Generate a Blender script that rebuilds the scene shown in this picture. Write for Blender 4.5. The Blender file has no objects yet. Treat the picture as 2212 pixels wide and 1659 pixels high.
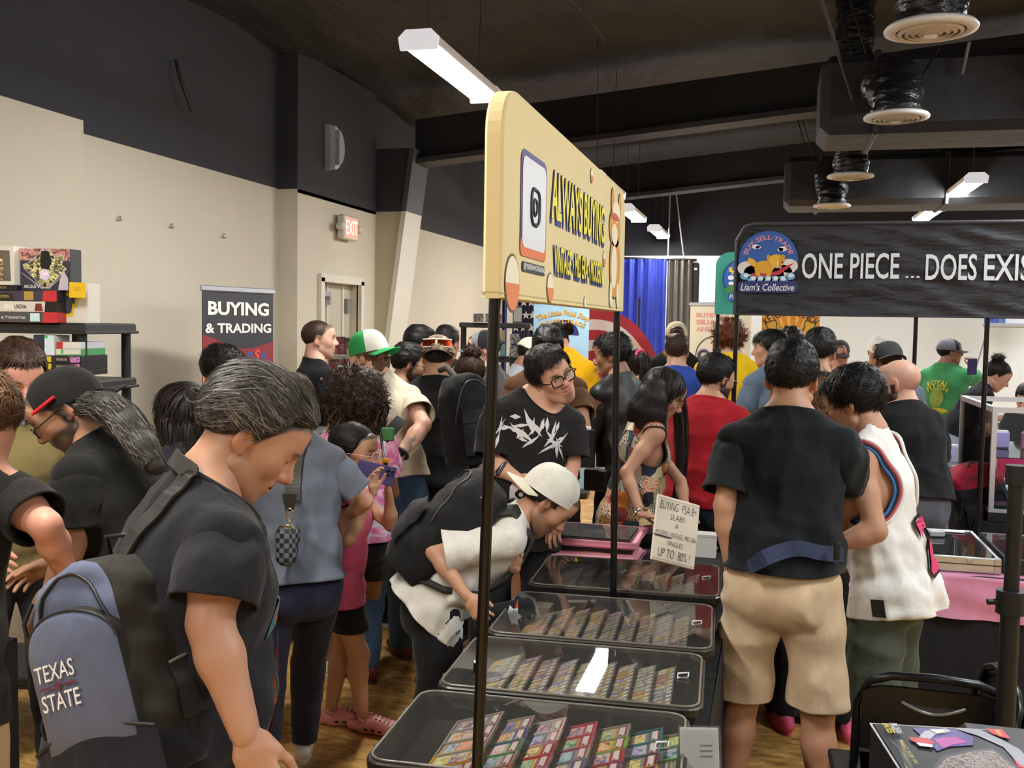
import bpy, bmesh, math, random
import numpy as np
from mathutils import Vector, Matrix
from mathutils.bvhtree import BVHTree

S = bpy.context.scene
COL = S.collection
random.seed(5)
rng = np.random.default_rng(11)
PI = math.pi

# ---------------------------------------------------------------- camera, world, exposure
FPX, CX, CY = 2150.0, 1106.0, 829.5
CAMH = 1.80
YAW, PITCH, ROLL = math.atan(555 / 2150), -math.atan(129 / 2150), math.radians(0.9)
CAM = np.array([0.0, 0.0, CAMH])
FWD = np.array([-math.sin(YAW) * math.cos(PITCH), math.cos(YAW) * math.cos(PITCH), math.sin(PITCH)])
_r0 = np.array([math.cos(YAW), math.sin(YAW), 0.0])
_u0 = np.cross(_r0, FWD)
RGT = math.cos(ROLL) * _r0 + math.sin(ROLL) * _u0
UPV = -math.sin(ROLL) * _r0 + math.cos(ROLL) * _u0
cam_d = bpy.data.cameras.new('camera')
cam_d.sensor_fit = 'HORIZONTAL'; cam_d.sensor_width = 36.0
cam_d.lens = 36.0 * FPX / 2212.0
cam_d.clip_start = 0.05; cam_d.clip_end = 100
cam_o = bpy.data.objects.new('camera', cam_d); COL.objects.link(cam_o)
_m = Matrix(((RGT[0], UPV[0], -FWD[0], 0), (RGT[1], UPV[1], -FWD[1], 0), (RGT[2], UPV[2], -FWD[2], CAMH), (0, 0, 0, 1)))
cam_o.matrix_world = _m
S.camera = cam_o

S.view_settings.view_transform = 'Standard'
S.view_settings.look = 'None'
S.view_settings.exposure = 0.95
S.view_settings.gamma = 1.0
S.view_settings.use_curve_mapping = False
try:
    S.cycles.use_denoising = True
    S.cycles.max_bounces = 6; S.cycles.diffuse_bounces = 4; S.cycles.glossy_bounces = 3
    S.cycles.transparent_max_bounces = 16
    S.cycles.caustics_reflective = False; S.cycles.caustics_refractive = False
    S.cycles.sample_clamp_indirect = 4.0
except Exception:
    pass
wd = bpy.data.worlds.new('hall_air'); S.world = wd; wd.use_nodes = True
wd.node_tree.nodes['Background'].inputs[0].default_value = (0.8, 0.85, 1.0, 1)
wd.node_tree.nodes['Background'].inputs[1].default_value = 0.05
LAMP_WARM, LAMP_COOL, LAMP_POWER = (1.0, 0.95, 0.87), (0.94, 0.98, 1.0), 60.0


def ray(px, py):
    return FWD + (px - CX) / FPX * RGT - (py - CY) / FPX * UPV


def P(px, py, d):
    """World point seen at pixel (px, py) at optical depth d metres."""
    return CAM + d * ray(px, py)


def PZ(px, py, z):
    r = ray(px, py)
    return CAM + (z - CAMH) / r[2] * r


def PX(px, py, x):
    r = ray(px, py)
    return CAM + x / r[0] * r


def PY(px, py, y):
    r = ray(px, py)
    return CAM + y / r[1] * r


def viewaz(p):
    return math.degrees(math.atan2(p[0], p[1]))


def N(v):
    v = np.asarray(v, float)
    return v / max(1e-9, np.linalg.norm(v))


# ---------------------------------------------------------------- materials
def lin(c):
    if isinstance(c, str):
        c = c.lstrip('#'); c = [int(c[i:i + 2], 16) for i in (0, 2, 4)]
    out = []
    for v in c[:3]:
        v = v / 255.0
        out.append(v / 12.92 if v <= 0.04045 else ((v + 0.055) / 1.055) ** 2.4)
    return tuple(out)


MATS = {}


def mat(name, c=None, rough=0.6, metal=0.0, bump=None, var=None, emit=None, alpha=None, spec=None, coat=0.0, sheen=0.0, attr=None, stretch=None):
    """Procedural material: colour c, bump=(scale, strength[, distance]), var=(scale, amount) colour variation."""
    if name in MATS:
        return MATS[name]
    m = bpy.data.materials.new(name); m.use_nodes = True
    nt = m.node_tree; b = nt.nodes['Principled BSDF']; L = nt.links
    b.inputs['Roughness'].default_value = rough
    b.inputs['Metallic'].default_value = metal
    if spec is not None: b.inputs['Specular IOR Level'].default_value = spec
    if coat: b.inputs['Coat Weight'].default_value = coat; b.inputs['Coat Roughness'].default_value = 0.1
    if sheen: b.inputs['Sheen Weight'].default_value = sheen; b.inputs['Sheen Roughness'].default_value = 0.5
    col = None
    if c is not None:
        rgb = lin(c); b.inputs['Base Color'].default_value = (*rgb, 1); m.diffuse_color = (*rgb, 1)
    tc = None
    if bump or var:
        tc = nt.nodes.new('ShaderNodeTexCoord').outputs['Object']
        if stretch:
            mp = nt.nodes.new('ShaderNodeMapping'); mp.inputs['Scale'].default_value = stretch
            L.new(tc, mp.inputs['Vector']); tc = mp.outputs['Vector']
    if attr:
        a = nt.nodes.new('ShaderNodeVertexColor'); a.layer_name = attr; col = a.outputs['Color']
    if var:
        n = nt.nodes.new('ShaderNodeTexNoise'); n.inputs['Scale'].default_value = var[0]; n.inputs['Detail'].default_value = 4
        L.new(tc, n.inputs['Vector'])
        r = nt.nodes.new('ShaderNodeMapRange'); r.inputs['From Min'].default_value = .3; r.inputs['From Max'].default_value = .7
        r.inputs['To Min'].default_value = 1 - var[1]; r.inputs['To Max'].default_value = 1 + var[1]
        L.new(n.outputs['Fac'], r.inputs['Value'])
        mx = nt.nodes.new('ShaderNodeMix'); mx.data_type = 'RGBA'; mx.blend_type = 'MULTIPLY'; mx.inputs['Factor'].default_value = 1
        if col is None:
            mx.inputs['A'].default_value = (*lin(c), 1)
        else:
            L.new(col, mx.inputs['A'])
        L.new(r.outputs['Result'], mx.inputs['B']); col = mx.outputs['Result']
    if col is not None:
        L.new(col, b.inputs['Base Color'])
    if bump:
        n = nt.nodes.new('ShaderNodeTexNoise'); n.inputs['Scale'].default_value = bump[0]; n.inputs['Detail'].default_value = 5
        n.inputs['Roughness'].default_value = .45
        L.new(tc, n.inputs['Vector'])
        bp = nt.nodes.new('ShaderNodeBump'); bp.inputs['Strength'].default_value = bump[1]
        bp.inputs['Distance'].default_value = bump[2] if len(bump) > 2 else 0.01
        L.new(n.outputs['Fac'], bp.inputs['Height']); L.new(bp.outputs['Normal'], b.inputs['Normal'])
    if emit:
        b.inputs['Emission Color'].default_value = (*emit[0], 1); b.inputs['Emission Strength'].default_value = emit[1]
    if alpha is not None:
        b.inputs['Alpha'].default_value = alpha
    MATS[name] = m
    return m


def clear_mat(name, refl=1.0, rough=0.02, tint=(1, 1, 1), body=0.0, haze=(0.8, 0.8, 0.8)):
    """Thin clear plastic or glass: lets light straight through, mirrors by Fresnel."""
    if name in MATS: return MATS[name]
    m = bpy.data.materials.new(name); m.use_nodes = True
    nt = m.node_tree; L = nt.links
    nt.nodes.remove(nt.nodes['Principled BSDF'])
    out = nt.nodes['Material Output']
    t = nt.nodes.new('ShaderNodeBsdfTransparent'); t.inputs[0].default_value = (*tint, 1)
    base = t.outputs[0]
    if body:
        dn = nt.nodes.new('ShaderNodeBsdfDiffuse'); dn.inputs[0].default_value = (*haze, 1)
        mb = nt.nodes.new('ShaderNodeMixShader'); mb.inputs[0].default_value = body
        L.new(base, mb.inputs[1]); L.new(dn.outputs[0], mb.inputs[2]); base = mb.outputs[0]
    g = nt.nodes.new('ShaderNodeBsdfGlossy'); g.inputs['Roughness'].default_value = rough
    f = nt.nodes.new('ShaderNodeFresnel'); f.inputs['IOR'].default_value = 1.5
    mu = nt.nodes.new('ShaderNodeMath'); mu.operation = 'MULTIPLY'; mu.inputs[1].default_value = refl
    L.new(f.outputs[0], mu.inputs[0])
    mx = nt.nodes.new('ShaderNodeMixShader')
    L.new(mu.outputs[0], mx.inputs[0]); L.new(base, mx.inputs[1]); L.new(g.outputs[0], mx.inputs[2])
    L.new(mx.outputs[0], out.inputs['Surface'])
    MATS[name] = m
    return m


def cloth(c, rough=0.9, name=None, w=0.75):
    key = name or ('cloth_' + (c if isinstance(c, str) else '%02x%02x%02x' % tuple(int(v) for v in c)).lstrip('#'))
    return mat(key, c, rough, bump=(9, w, 0.028), var=(35, .05), sheen=.08, spec=.25, stretch=(1, 1, .6))


# ---------------------------------------------------------------- object helpers
def tag(o, label=None, cat=None, group=None, kind=None):
    if label: o['label'] = label
    if cat: o['category'] = cat
    if group: o['group'] = group
    if kind: o['kind'] = kind
    return o


def thing(name, label, cat, loc=(0, 0, 0), rotz=0.0, group=None):
    o = bpy.data.objects.new(name, None); COL.objects.link(o)
    o.empty_display_size = .05
    o.location = tuple(float(v) for v in loc); o.rotation_euler = (0, 0, rotz)
    return tag(o, label, cat, group)


def link(name, me, parent=None, m=None, world=True):
    """Link mesh data as one object. With world=True the data are world coordinates and stay put under the parent."""
    o = bpy.data.objects.new(name, me); COL.objects.link(o)
    if m is not None and len(me.materials) == 0: me.materials.append(m)
    if parent is not None:
        o.parent = parent
        if world:
            w = Matrix.LocRotScale(parent.location, parent.rotation_euler, parent.scale)
            if parent.parent is not None:
                w = Matrix.LocRotScale(parent.parent.location, parent.parent.rotation_euler, None) @ parent.matrix_parent_inverse @ w
            o.matrix_parent_inverse = w.inverted()
    return o


def struct(o):
    o['kind'] = 'structure'; return o


def np_mesh(name, V, F, smooth=True, mats=None):
    """Mesh from numpy arrays; F (n,3) or (n,4) or a list of such arrays."""
    me = bpy.data.meshes.new(name)
    Fs = F if isinstance(F, list) else [F]
    Fs = [np.asarray(f, np.int32) for f in Fs if len(f)]
    V = np.asarray(V, np.float32)
    me.vertices.add(len(V)); me.vertices.foreach_set('co', V.ravel())
    nl = sum(f.size for f in Fs); npoly = sum(len(f) for f in Fs)
    me.loops.add(nl); me.polygons.add(npoly)
    me.loops.foreach_set('vertex_index', np.concatenate([f.ravel() for f in Fs]))
    tot = np.concatenate([np.full(len(f), f.shape[1], np.int32) for f in Fs])
    start = np.concatenate([[0], np.cumsum(tot)[:-1]]).astype(np.int32)
    me.polygons.foreach_set('loop_start', start)
    me.polygons.foreach_set('use_smooth', np.full(npoly, smooth))
    me.update(calc_edges=True); me.validate()
    for m in (mats or []): me.materials.append(m)
    return me


def set_col(me, C, name='Col'):
    a = me.color_attributes.new(name, 'FLOAT_COLOR', 'POINT')
    C = np.asarray(C, np.float32)
    if C.shape[1] == 3: C = np.concatenate([C, np.ones((len(C), 1), np.float32)], 1)
    a.data.foreach_set('color', C.ravel())


class MB:
    """Mesh builder: collects simple solids (in any frame) and links them as ONE object."""
    def __init__(s): s.v = []; s.f = []; s.mi = []; s.sm = []
    def add(s, vs, fs, mi=0, smooth=False):
        n = len(s.v); s.v += [tuple(float(c) for c in v) for v in vs]
        s.f += [tuple(i + n for i in f) for f in fs]; s.mi += [mi] * len(fs); s.sm += [smooth] * len(fs)
        return s
    def box(s, c, d, M=None, mi=0, bev=0.0):
        x, y, z = d[0] / 2, d[1] / 2, d[2] / 2
        if bev:
            b = min(bev, x * .49, y * .49, z * .49)
            pts = [(sx * (x - (b if a != 0 else 0)), sy * (y - (b if a != 1 else 0)), sz * (z - (b if a != 2 else 0))) for a in range(3) for sx in (-1, 1) for sy in (-1, 1) for sz in (-1, 1)]
            bm = bmesh.new()
            for p in pts: bm.verts.new(p)
            r = bmesh.ops.convex_hull(bm, input=bm.verts[:])
            bmesh.ops.recalc_face_normals(bm, faces=bm.faces)
            bm.verts.index_update()
            vs = [v.co.copy() for v in bm.verts]; fs = [[v.index for v in f.verts] for f in bm.faces]; bm.free()
        else:
            vs = [(sx * x, sy * y, sz * z) for sx in (-1, 1) for sy in (-1, 1) for sz in (-1, 1)]
            fs = [(0, 1, 3, 2), (4, 6, 7, 5), (0, 4, 5, 1), (2, 3, 7, 6), (0, 2, 6, 4), (1, 5, 7, 3)]
        c = Vector(c)
        out = []
        for p in vs:
            p = Vector(p)
            if M is not None: p = M @ p
            out.append(p + c)
        return s.add(out, fs, mi)
    def tube(s, pts, r, n=8, mi=0, cap=True, closed=False):
        pts = [np.asarray(p, float) for p in pts]
        rr = r if isinstance(r, (list, tuple)) else [r] * len(pts)
        m = len(pts); up = None; vs = []
        for i, p in enumerate(pts):
            if closed: t = N(pts[(i + 1) % m] - pts[i - 1])
            else: t = N(pts[min(i + 1, m - 1)] - pts[max(i - 1, 0)])
            if up is None:
                up = np.cross(t, [0, 0, 1.0]) if abs(t[2]) < .9 else np.cross(t, [1.0, 0, 0])
            up = N(up - t * np.dot(up, t)); b = np.cross(t, up)
            for k in range(n):
                a = 2 * PI * k / n
                vs.append(p + rr[i] * (math.cos(a) * up + math.sin(a) * b))
        fs = []
        for i in range(m if closed else m - 1):
            j = (i + 1) % m
            for k in range(n):
                fs.append((i * n + k, i * n + (k + 1) % n, j * n + (k + 1) % n, j * n + k))
        s.add(vs, fs, mi, True)
        if cap and not closed:
            s.add([vs[k] for k in range(n)][::-1], [tuple(range(n))], mi)
            s.add([vs[(m - 1) * n + k] for k in range(n)], [tuple(range(n))], mi)
        return s
    def lathe(s, prof, c=(0, 0, 0), n=24, mi=0, M=None):
        vs = []; c = Vector(c)
        for r, z in prof:
            for k in range(n):
                a = 2 * PI * k / n; p = Vector((r * math.cos(a), r * math.sin(a), z))
                vs.append((M @ p if M else p) + c)
        fs = [(i * n + k, i * n + (k + 1) % n, (i + 1) * n + (k + 1) % n, (i + 1) * n + k) for i in range(len(prof) - 1) for k in range(n)]
        return s.add(vs, fs, mi, True)
    def prism(s, poly, o, u, v, w, mi=0):
        """Extrude the 2D polygon poly: point = o + a*u + b*v, thickness along vector w."""
        o, u, v, w = [np.asarray(q, float) for q in (o, u, v, w)]
        n = len(poly)
        A = [o + a * u + b * v for a, b in poly]; B = [p + w for p in A]
        fs = [tuple(range(n - 1, -1, -1)), tuple(range(n, 2 * n))] + [(i, (i + 1) % n, n + (i + 1) % n, n + i) for i in range(n)]
        return s.add(A + B, fs, mi)
    def grid(s, fn, nu, nv, mi=0, smooth=True):
        vs = [fn(i / nu, j / nv) for j in range(nv + 1) for i in range(nu + 1)]
        fs = [(j * (nu + 1) + i, j * (nu + 1) + i + 1, (j + 1) * (nu + 1) + i + 1, (j + 1) * (nu + 1) + i) for j in range(nv) for i in range(nu)]
        return s.add(vs, fs, mi, smooth)
    def mesh(s, name, mats):
        me = bpy.data.meshes.new(name); me.from_pydata(s.v, [], s.f)
        for m in (mats if isinstance(mats, (list, tuple)) else [mats]): me.materials.append(m)
        me.polygons.foreach_set('material_index', s.mi); me.polygons.foreach_set('use_smooth', s.sm)
        me.update(); return me
    def build(s, name, mats, parent=None, world=True):
        return link(name, s.mesh(name, mats), parent, None, world)


def text_data(t, w=None, h=None, bold=0.0, ext=0.0, shear=0.0, res=3, space=1.0):
    """Lettering as vertices and faces centred on 0, fitted into w x h (x right, y up)."""
    cu = bpy.data.curves.new('lettering', 'FONT'); cu.body = t; cu.align_x = 'CENTER'; cu.offset = bold
    cu.extrude = 0.0; cu.shear = shear; cu.resolution_u = res; cu.space_character = space
    o = bpy.data.objects.new('lettering', cu)
    COL.objects.link(o)
    dg = bpy.context.evaluated_depsgraph_get(); dg.update()
    me = bpy.data.meshes.new_from_object(o.evaluated_get(dg))
    V = np.array([v.co[:] for v in me.vertices]); F = [tuple(p.vertices) for p in me.polygons]
    bpy.data.objects.remove(o); bpy.data.curves.remove(cu); bpy.data.meshes.remove(me)
    lo, hi = V.min(0), V.max(0)
    V = V - (lo + hi) / 2; sz = hi - lo
    sx = w / sz[0] if w else None; sy = h / sz[1] if h else None
    sx = sx or sy; sy = sy or sx
    V[:, 0] *= sx; V[:, 1] *= sy
    return V, F


def letter(t, o, u, v, w=None, h=None, m=None, parent=None, bold=0.0, off=0.002, shear=0.0, name='lettering', arc=None, label=None, rot=0.0, space=1.0, bend=None):
    """Flat lettering on a surface: centre o, unit right u, unit up v. arc = radius bends the line up in the middle."""
    V, F = text_data(t, w, h, bold, shear=shear, space=space)
    o, u, v = np.asarray(o, float), N(u), N(v); nrm = np.cross(u, v)
    if arc:
        a = V[:, 0] / arc; R = arc + V[:, 1]
        V = np.stack([R * np.sin(a), R * np.cos(a) - arc, V[:, 2]], 1)
    if rot:
        c, s_ = math.cos(rot), math.sin(rot)
        V = np.stack([V[:, 0] * c - V[:, 1] * s_, V[:, 0] * s_ + V[:, 1] * c, V[:, 2]], 1)
    W = o + V[:, :1] * u + V[:, 1:2] * v + off * nrm
    if bend is not None: W = bend(W)
    me = bpy.data.meshes.new(name); me.from_pydata([tuple(p) for p in W], [], F)
    ob = link(name, me, parent, m)
    if label: ob['label'] = label
    return ob


def cyl_between(mb, a, b, r, n=8, mi=0): return mb.tube([a, b], r, n, mi)


def ellipse(a, b, n=20, cx=0.0, cy=0.0, t0=0.0, t1=2 * PI):
    return [(cx + a * math.cos(t0 + (t1 - t0) * i / n), cy + b * math.sin(t0 + (t1 - t0) * i / n)) for i in range(n)]


def flat(poly, o, u, v, m, parent, off=0.001, name='print', th=0.0006):
    """A thin printed or applied patch on a surface."""
    u, v = N(u), N(v); nn = np.cross(u, v)
    return MB().prism(poly, np.asarray(o, float) + nn * off, u, v, nn * th).build(name, m, parent)
# ================================================================ the hall
XL, XR, Y0, Y1, ZC, ZB = -4.02, 8.2, -3.5, 16.1, 4.02, 2.9   # left wall, right wall, behind camera, far wall, ceiling, paint line
M_white = mat('wall_paint_light', 'cfc8b8', .75, bump=(14, .08, .01), var=(1.3, .03))
M_dark = mat('wall_paint_dark', '33343a', .8, bump=(14, .1, .01), var=(1.5, .08))
M_ceil = mat('ceiling_insulation', '2c2c2e', .62, bump=(2.2, .9, .12), var=(2.5, .22), stretch=(1, .45, 1))
M_blk = mat('black_metal', '141416', .35, bump=(60, .02))
M_blkp = mat('black_plastic', '18181a', .5)
M_steel = mat('brushed_aluminium', 'c4c6ca', .3, .9)


def osb_floor():
    m = bpy.data.materials.new('chipboard_floor'); m.use_nodes = True; nt = m.node_tree; L = nt.links; b = nt.nodes['Principled BSDF']
    tc = nt.nodes.new('ShaderNodeTexCoord')
    mp = nt.nodes.new('ShaderNodeMapping'); mp.inputs['Scale'].default_value = (1.0, 2.6, 1); L.new(tc.outputs['Object'], mp.inputs['Vector'])
    n0 = nt.nodes.new('ShaderNodeTexNoise'); n0.inputs['Scale'].default_value = 7; n0.inputs['Detail'].default_value = 6; n0.inputs['Roughness'].default_value = .65; n0.inputs['Distortion'].default_value = 1.2
    L.new(mp.outputs[0], n0.inputs['Vector'])
    r = nt.nodes.new('ShaderNodeValToRGB'); L.new(n0.outputs['Fac'], r.inputs['Fac'])
    e = r.color_ramp.elements
    e[0].position = .33; e[0].color = (*lin('8f6a35'), 1); e[1].position = .66; e[1].color = (*lin('e9c684'), 1)
    k = e.new(.47); k.color = (*lin('c2944f'), 1); k = e.new(.56); k.color = (*lin('d8ac64'), 1)
    L.new(r.outputs[0], b.inputs['Base Color'])
    n1 = nt.nodes.new('ShaderNodeTexNoise'); n1.inputs['Scale'].default_value = 2; L.new(tc.outputs['Object'], n1.inputs['Vector'])
    rr = nt.nodes.new('ShaderNodeMapRange'); rr.inputs['To Min'].default_value = .25; rr.inputs['To Max'].default_value = .5
    L.new(n1.outputs['Fac'], rr.inputs['Value']); L.new(rr.outputs[0], b.inputs['Roughness'])
    bp = nt.nodes.new('ShaderNodeBump'); bp.inputs['Strength'].default_value = .15; bp.inputs['Distance'].default_value = .004
    L.new(n0.outputs['Fac'], bp.inputs['Height']); L.new(bp.outputs[0], b.inputs['Normal'])
    return m


struct(MB().box(((XL + XR) / 2, (Y0 + Y1) / 2, -.05), (XR - XL + .4, Y1 - Y0 + .4, .1)).build('floor', osb_floor()))
# insulation ceiling: long sagging blankets between the purlins
def ceil_pt(a, b):
    x = XL - .2 + a * (XR - XL + .4); y = Y0 - .2 + b * (Y1 - Y0 + .4)
    return (x, y, ZC + .075 * (x - XL) + .05 * abs(math.sin(y * 2.05)) ** 1.5 + .03 * math.sin(x * 1.7 + y * .6) * math.sin(y * 1.1))
struct(MB().grid(ceil_pt, 70, 150).build('ceiling', M_ceil))


def wall(name, o, u, L, nrm, z1, parts, th=.12):
    """Wall face at o along unit u for L metres; parts = [(z0, z1, material)], thickness away from nrm."""
    u = np.asarray(u, float); nrm = np.asarray(nrm, float)
    root = None
    for k, (a, b, m) in enumerate(parts):
        c = np.asarray(o, float) + u * L / 2 - nrm * th / 2; c[2] = (a + b) / 2
        d = np.abs(u) * L + np.abs(nrm) * th; d[2] = b - a
        ob = MB().box(c, d).build(name if k == 0 else 'upper_band', m, root)
        if k == 0: root = ob; struct(ob)
        ob['kind'] = 'structure'
    return root
TWO = [(0, ZB, M_white), (ZB, ZC + 1.0, M_dark)]
wall('wall_left', (XL, Y0, 0), (0, 1, 0), Y1 - Y0, (1, 0, 0), ZC, TWO)
struct(MB().box((XL + .03, 3.2, 1.48), (.06, 3.85, 2.96)).build('trim_1', M_white))           # slightly proud left panel
# furred wall run with the door
PX1 = -3.85
def pier():
    y0, y1, dy0, dy1, dz = 7.66, 9.36, 8.12, 8.93, 2.15
    r = struct(MB().box(((XL + PX1) / 2, (y0 + dy0) / 2, ZB / 2), (PX1 - XL, dy0 - y0, ZB)).build('wall_pier', M_white))
    for nm, c, d, m in (('wall_section', ((XL + PX1) / 2, (dy1 + y1) / 2, ZB / 2), (PX1 - XL, y1 - dy1, ZB), M_white),
                        ('wall_section', ((XL + PX1) / 2, (dy0 + dy1) / 2, (dz + ZB) / 2), (PX1 - XL, dy1 - dy0, ZB - dz), M_white),
                        ('upper_band', ((XL + PX1) / 2, (y0 + y1) / 2, (ZB + ZC) / 2), (PX1 - XL, y1 - y0, ZC - ZB + .06), M_dark)):
        MB().box(c, d).build(nm, m, r)['kind'] = 'structure'
    mt = mat('door_trim', 'd9d4c6', .5)
    d = struct(MB().box((PX1 + .012, dy0 - .035, dz / 2), (.05, .07, dz + .07)).box((PX1 + .012, dy1 + .035, dz / 2), (.05, .07, dz + .07)).box((PX1 + .012, (dy0 + dy1) / 2, dz + .035), (.05, dy1 - dy0 + .14, .07)).build('door_1', mt))
    MB().box((PX1 - .10, (dy0 + dy1) / 2, dz / 2), (.045, dy1 - dy0, dz)).build('door_leaf', mat('door_paint', 'bdb8a8', .5), d)
    MB().box((PX1 - .045, dy0 + .12, dz - .10), (.05, .2, .05)).box((PX1 - .04, dy0 + .26, dz - .14), (.02, .03, .12)).build('door_closer', M_steel, d)
    MB().box((PX1 - .072, dy0 + .27, dz / 2), (.02, .02, dz)).box((PX1 - .072, dy1 - .2, dz / 2), (.02, .03, dz)).build('door_edge', mt, d)
    MB().box((PX1 - .06, dy1 - .1, dz - .2), (.03, .09, .13)).build('latch_plate', mat('grey_metal', '8d8c86', .5, .5), d)
    # tapered column, widening upward, then the upper knee
    zt = 3.52
    xi0, xi1 = -3.95, -3.49
    def taper(y0, y1, za, zb):
        f = lambda z: xi0 + (xi1 - xi0) * z / zt
        return MB().prism([(XL, za), (f(za), za), (f(zb), zb), (XL, zb)], (0, y0, 0), (1, 0, 0), (0, 0, 1), (0, y1 - y0, 0))
    c = struct(taper(9.36, 9.78, 0, ZB).build('pillar_tapered', mat('pillar_paint', 'bdb49a', .75)))
    taper(9.36, 9.78, ZB, zt).build('upper_band', M_dark, c)['kind'] = 'structure'
    f = lambda z: xi0 + (xi1 - xi0) * z / zt
    MB().prism([(f(0), 0), (f(0) + .05, 0), (f(ZB) + .05, ZB), (f(ZB), ZB)], (0, 9.34, 0), (1, 0, 0), (0, 0, 1), (0, .46, 0)).build('flange', mat('flange_paint', 'd8d6cc', .6), c)['kind'] = 'structure'
    MB().prism([(f(ZB), ZB), (f(ZB) + .05, ZB), (f(zt) + .05, zt), (f(zt), zt)], (0, 9.34, 0), (1, 0, 0), (0, 0, 1), (0, .46, 0)).build('flange', mat('flange_dark', '4b4b50', .6), c)['kind'] = 'structure'
pier()
wall('wall_far', (XL, Y1, 0), (1, 0, 0), XR - XL, (0, -1, 0), ZC, [(0, 2.93, mat('wall_paint_cool', 'dde2e3', .75, bump=(14, .08, .01))), (2.93, ZC + 1.0, mat('wall_far_dark', '232429', .85))])
wall('wall_right', (XR, Y0, 0), (0, 1, 0), Y1 - Y0, (-1, 0, 0), ZC, TWO)
wall('wall_rear', (XL, Y0, 0), (1, 0, 0), XR - XL, (0, 1, 0), ZC, TWO)
# rafters: dark I-beams rising to the ridge
for k, (y, za) in enumerate(((9.57, 3.40), (4.6, 3.6), (13.6, 3.40))):
    r = None
    for nm, dz, w, h in (('rafter_beam', .0, .30, .05), ('web', .22, .08, .42)):
        p = MB().prism([(-3.5, za + dz - h / 2), (XR, za + 1.13 + dz - h / 2), (XR, za + 1.13 + dz + h / 2), (-3.5, za + dz + h / 2)], (0, y - w / 2, 0), (1, 0, 0), (0, 0, 1), (0, w, 0)) if y != 4.6 else MB().prism([(-3.5, 3.86), (XR, 4.75), (XR, 4.85), (-3.5, 3.95)], (0, y - .1, 0), (1, 0, 0), (0, 0, 1), (0, .2, 0))
        ob = p.build(nm if r is None else 'web', mat('rafter_paint', '2f2f33' if nm == 'rafter_beam' else '1d1d20', .6) if r is None else mat('rafter_web', '1b1b1e', .7), r)
        ob['kind'] = 'structure'
        if r is None: r = ob

# ---------------------------------------------------------------- ceiling lamps
M_lampbody = mat('lamp_housing', 'e3e3e6', .4)
def lamp(x, y, z, label, warm=True, zc=None):
    t = thing('ceiling_lamp', label, 'ceiling lamp', (x, y, z), 0, 'hanging strip lamps')
    L, w = 1.22, .17
    MB().prism([(-w / 2, .0), (w / 2, .0), (w / 2 + .02, .03), (w / 2 - .02, .065), (-w / 2 + .02, .065), (-w / 2 - .02, .03)], (x, y - L / 2, z), (1, 0, 0), (0, 0, 1), (0, L, 0)).build('housing', M_lampbody, t)
    for s in (-1, 1):
        MB().prism([(-w / 2 - .012, -.032), (w / 2 + .012, -.032), (w / 2 + .022, .03), (w / 2 - .018, .068), (-w / 2 + .018, .068), (-w / 2 - .022, .03)], (x, y + s * L / 2 - .01, z), (1, 0, 0), (0, 0, 1), (0, .02, 0)).build('end_cap', mat('lamp_end_glow', 'e6e6ea', .4, emit=((.9, .92, 1.0), .28)), t)  # faint glow added so the caps do not turn dark
    e = mat('lamp_glow_warm', 'ffffff', .5, emit=(LAMP_WARM, LAMP_POWER)) if warm else mat('lamp_glow_cool', 'ffffff', .5, emit=(LAMP_COOL, LAMP_POWER))
    MB().prism([(-w / 2, .0), (-w / 2 + .02, -.028), (w / 2 - .02, -.028), (w / 2, .0)], (x, y - L / 2 + .012, z - .001), (1, 0, 0), (0, 0, 1), (0, L - .024, 0)).build('diffuser', e, t)
    for s in (-1, 1):
        MB().tube([(x, y + s * .45, z + .06), (x + .01 * s, y + s * .47, ZC + .08 + .075 * (x - XL))], .004, 5).build('chain', mat('chain_metal', '5b5450', .4, .6), t)
    return t
lamp(-1.75, 5.41, 3.2, 'big warm strip lamp hanging nearest over the crowd, its end cap facing us')
lamp(-1.50, 9.1, 3.06, 'strip lamp hanging hidden behind the cream overhead sign')
lamp(-1.72, 12.6, 3.2, 'small strip lamp just past the right edge of the cream sign')
lamp(-1.66, 15.1, 3.2, 'farthest small strip lamp above the blue curtain')
lamp(1.80, 10.67, 3.2, 'cool strip lamp over the black banner, nearer of the two there', False)
lamp(1.80, 12.95, 3.2, 'cool strip lamp touching the top of the black banner, farther of the two', False)
for x, y, w_ in ((-1.75, 1.8, True), (-1.75, -.9, True), (1.8, 5.6, False), (1.8, 2.6, False), (1.8, -.9, True), (5.3, 10.7, False), (5.3, 7.1, False), (5.3, 3.4, False), (5.3, 13.9, False), (5.3, 15.3, False)):  # unseen lamps added to brighten the crowd and the far wall
    lamp(x, y, 3.2, 'strip lamp out of the picture, ' + {-1.75: 'left', 1.8: 'middle', 5.3: 'right'}[x] + ' row, ' + {1.8: 'over the viewer', -.9: 'behind the viewer', 5.6: 'over the pink runner table', 2.6: 'over the near folding chair', 10.7: 'level with the shop banners', 7.1: 'level with the teal banner', 3.4: 'level with the khaki shorts', 13.9: 'near the far wall', 15.3: 'touching the far wall'}[y], w_)

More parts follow.
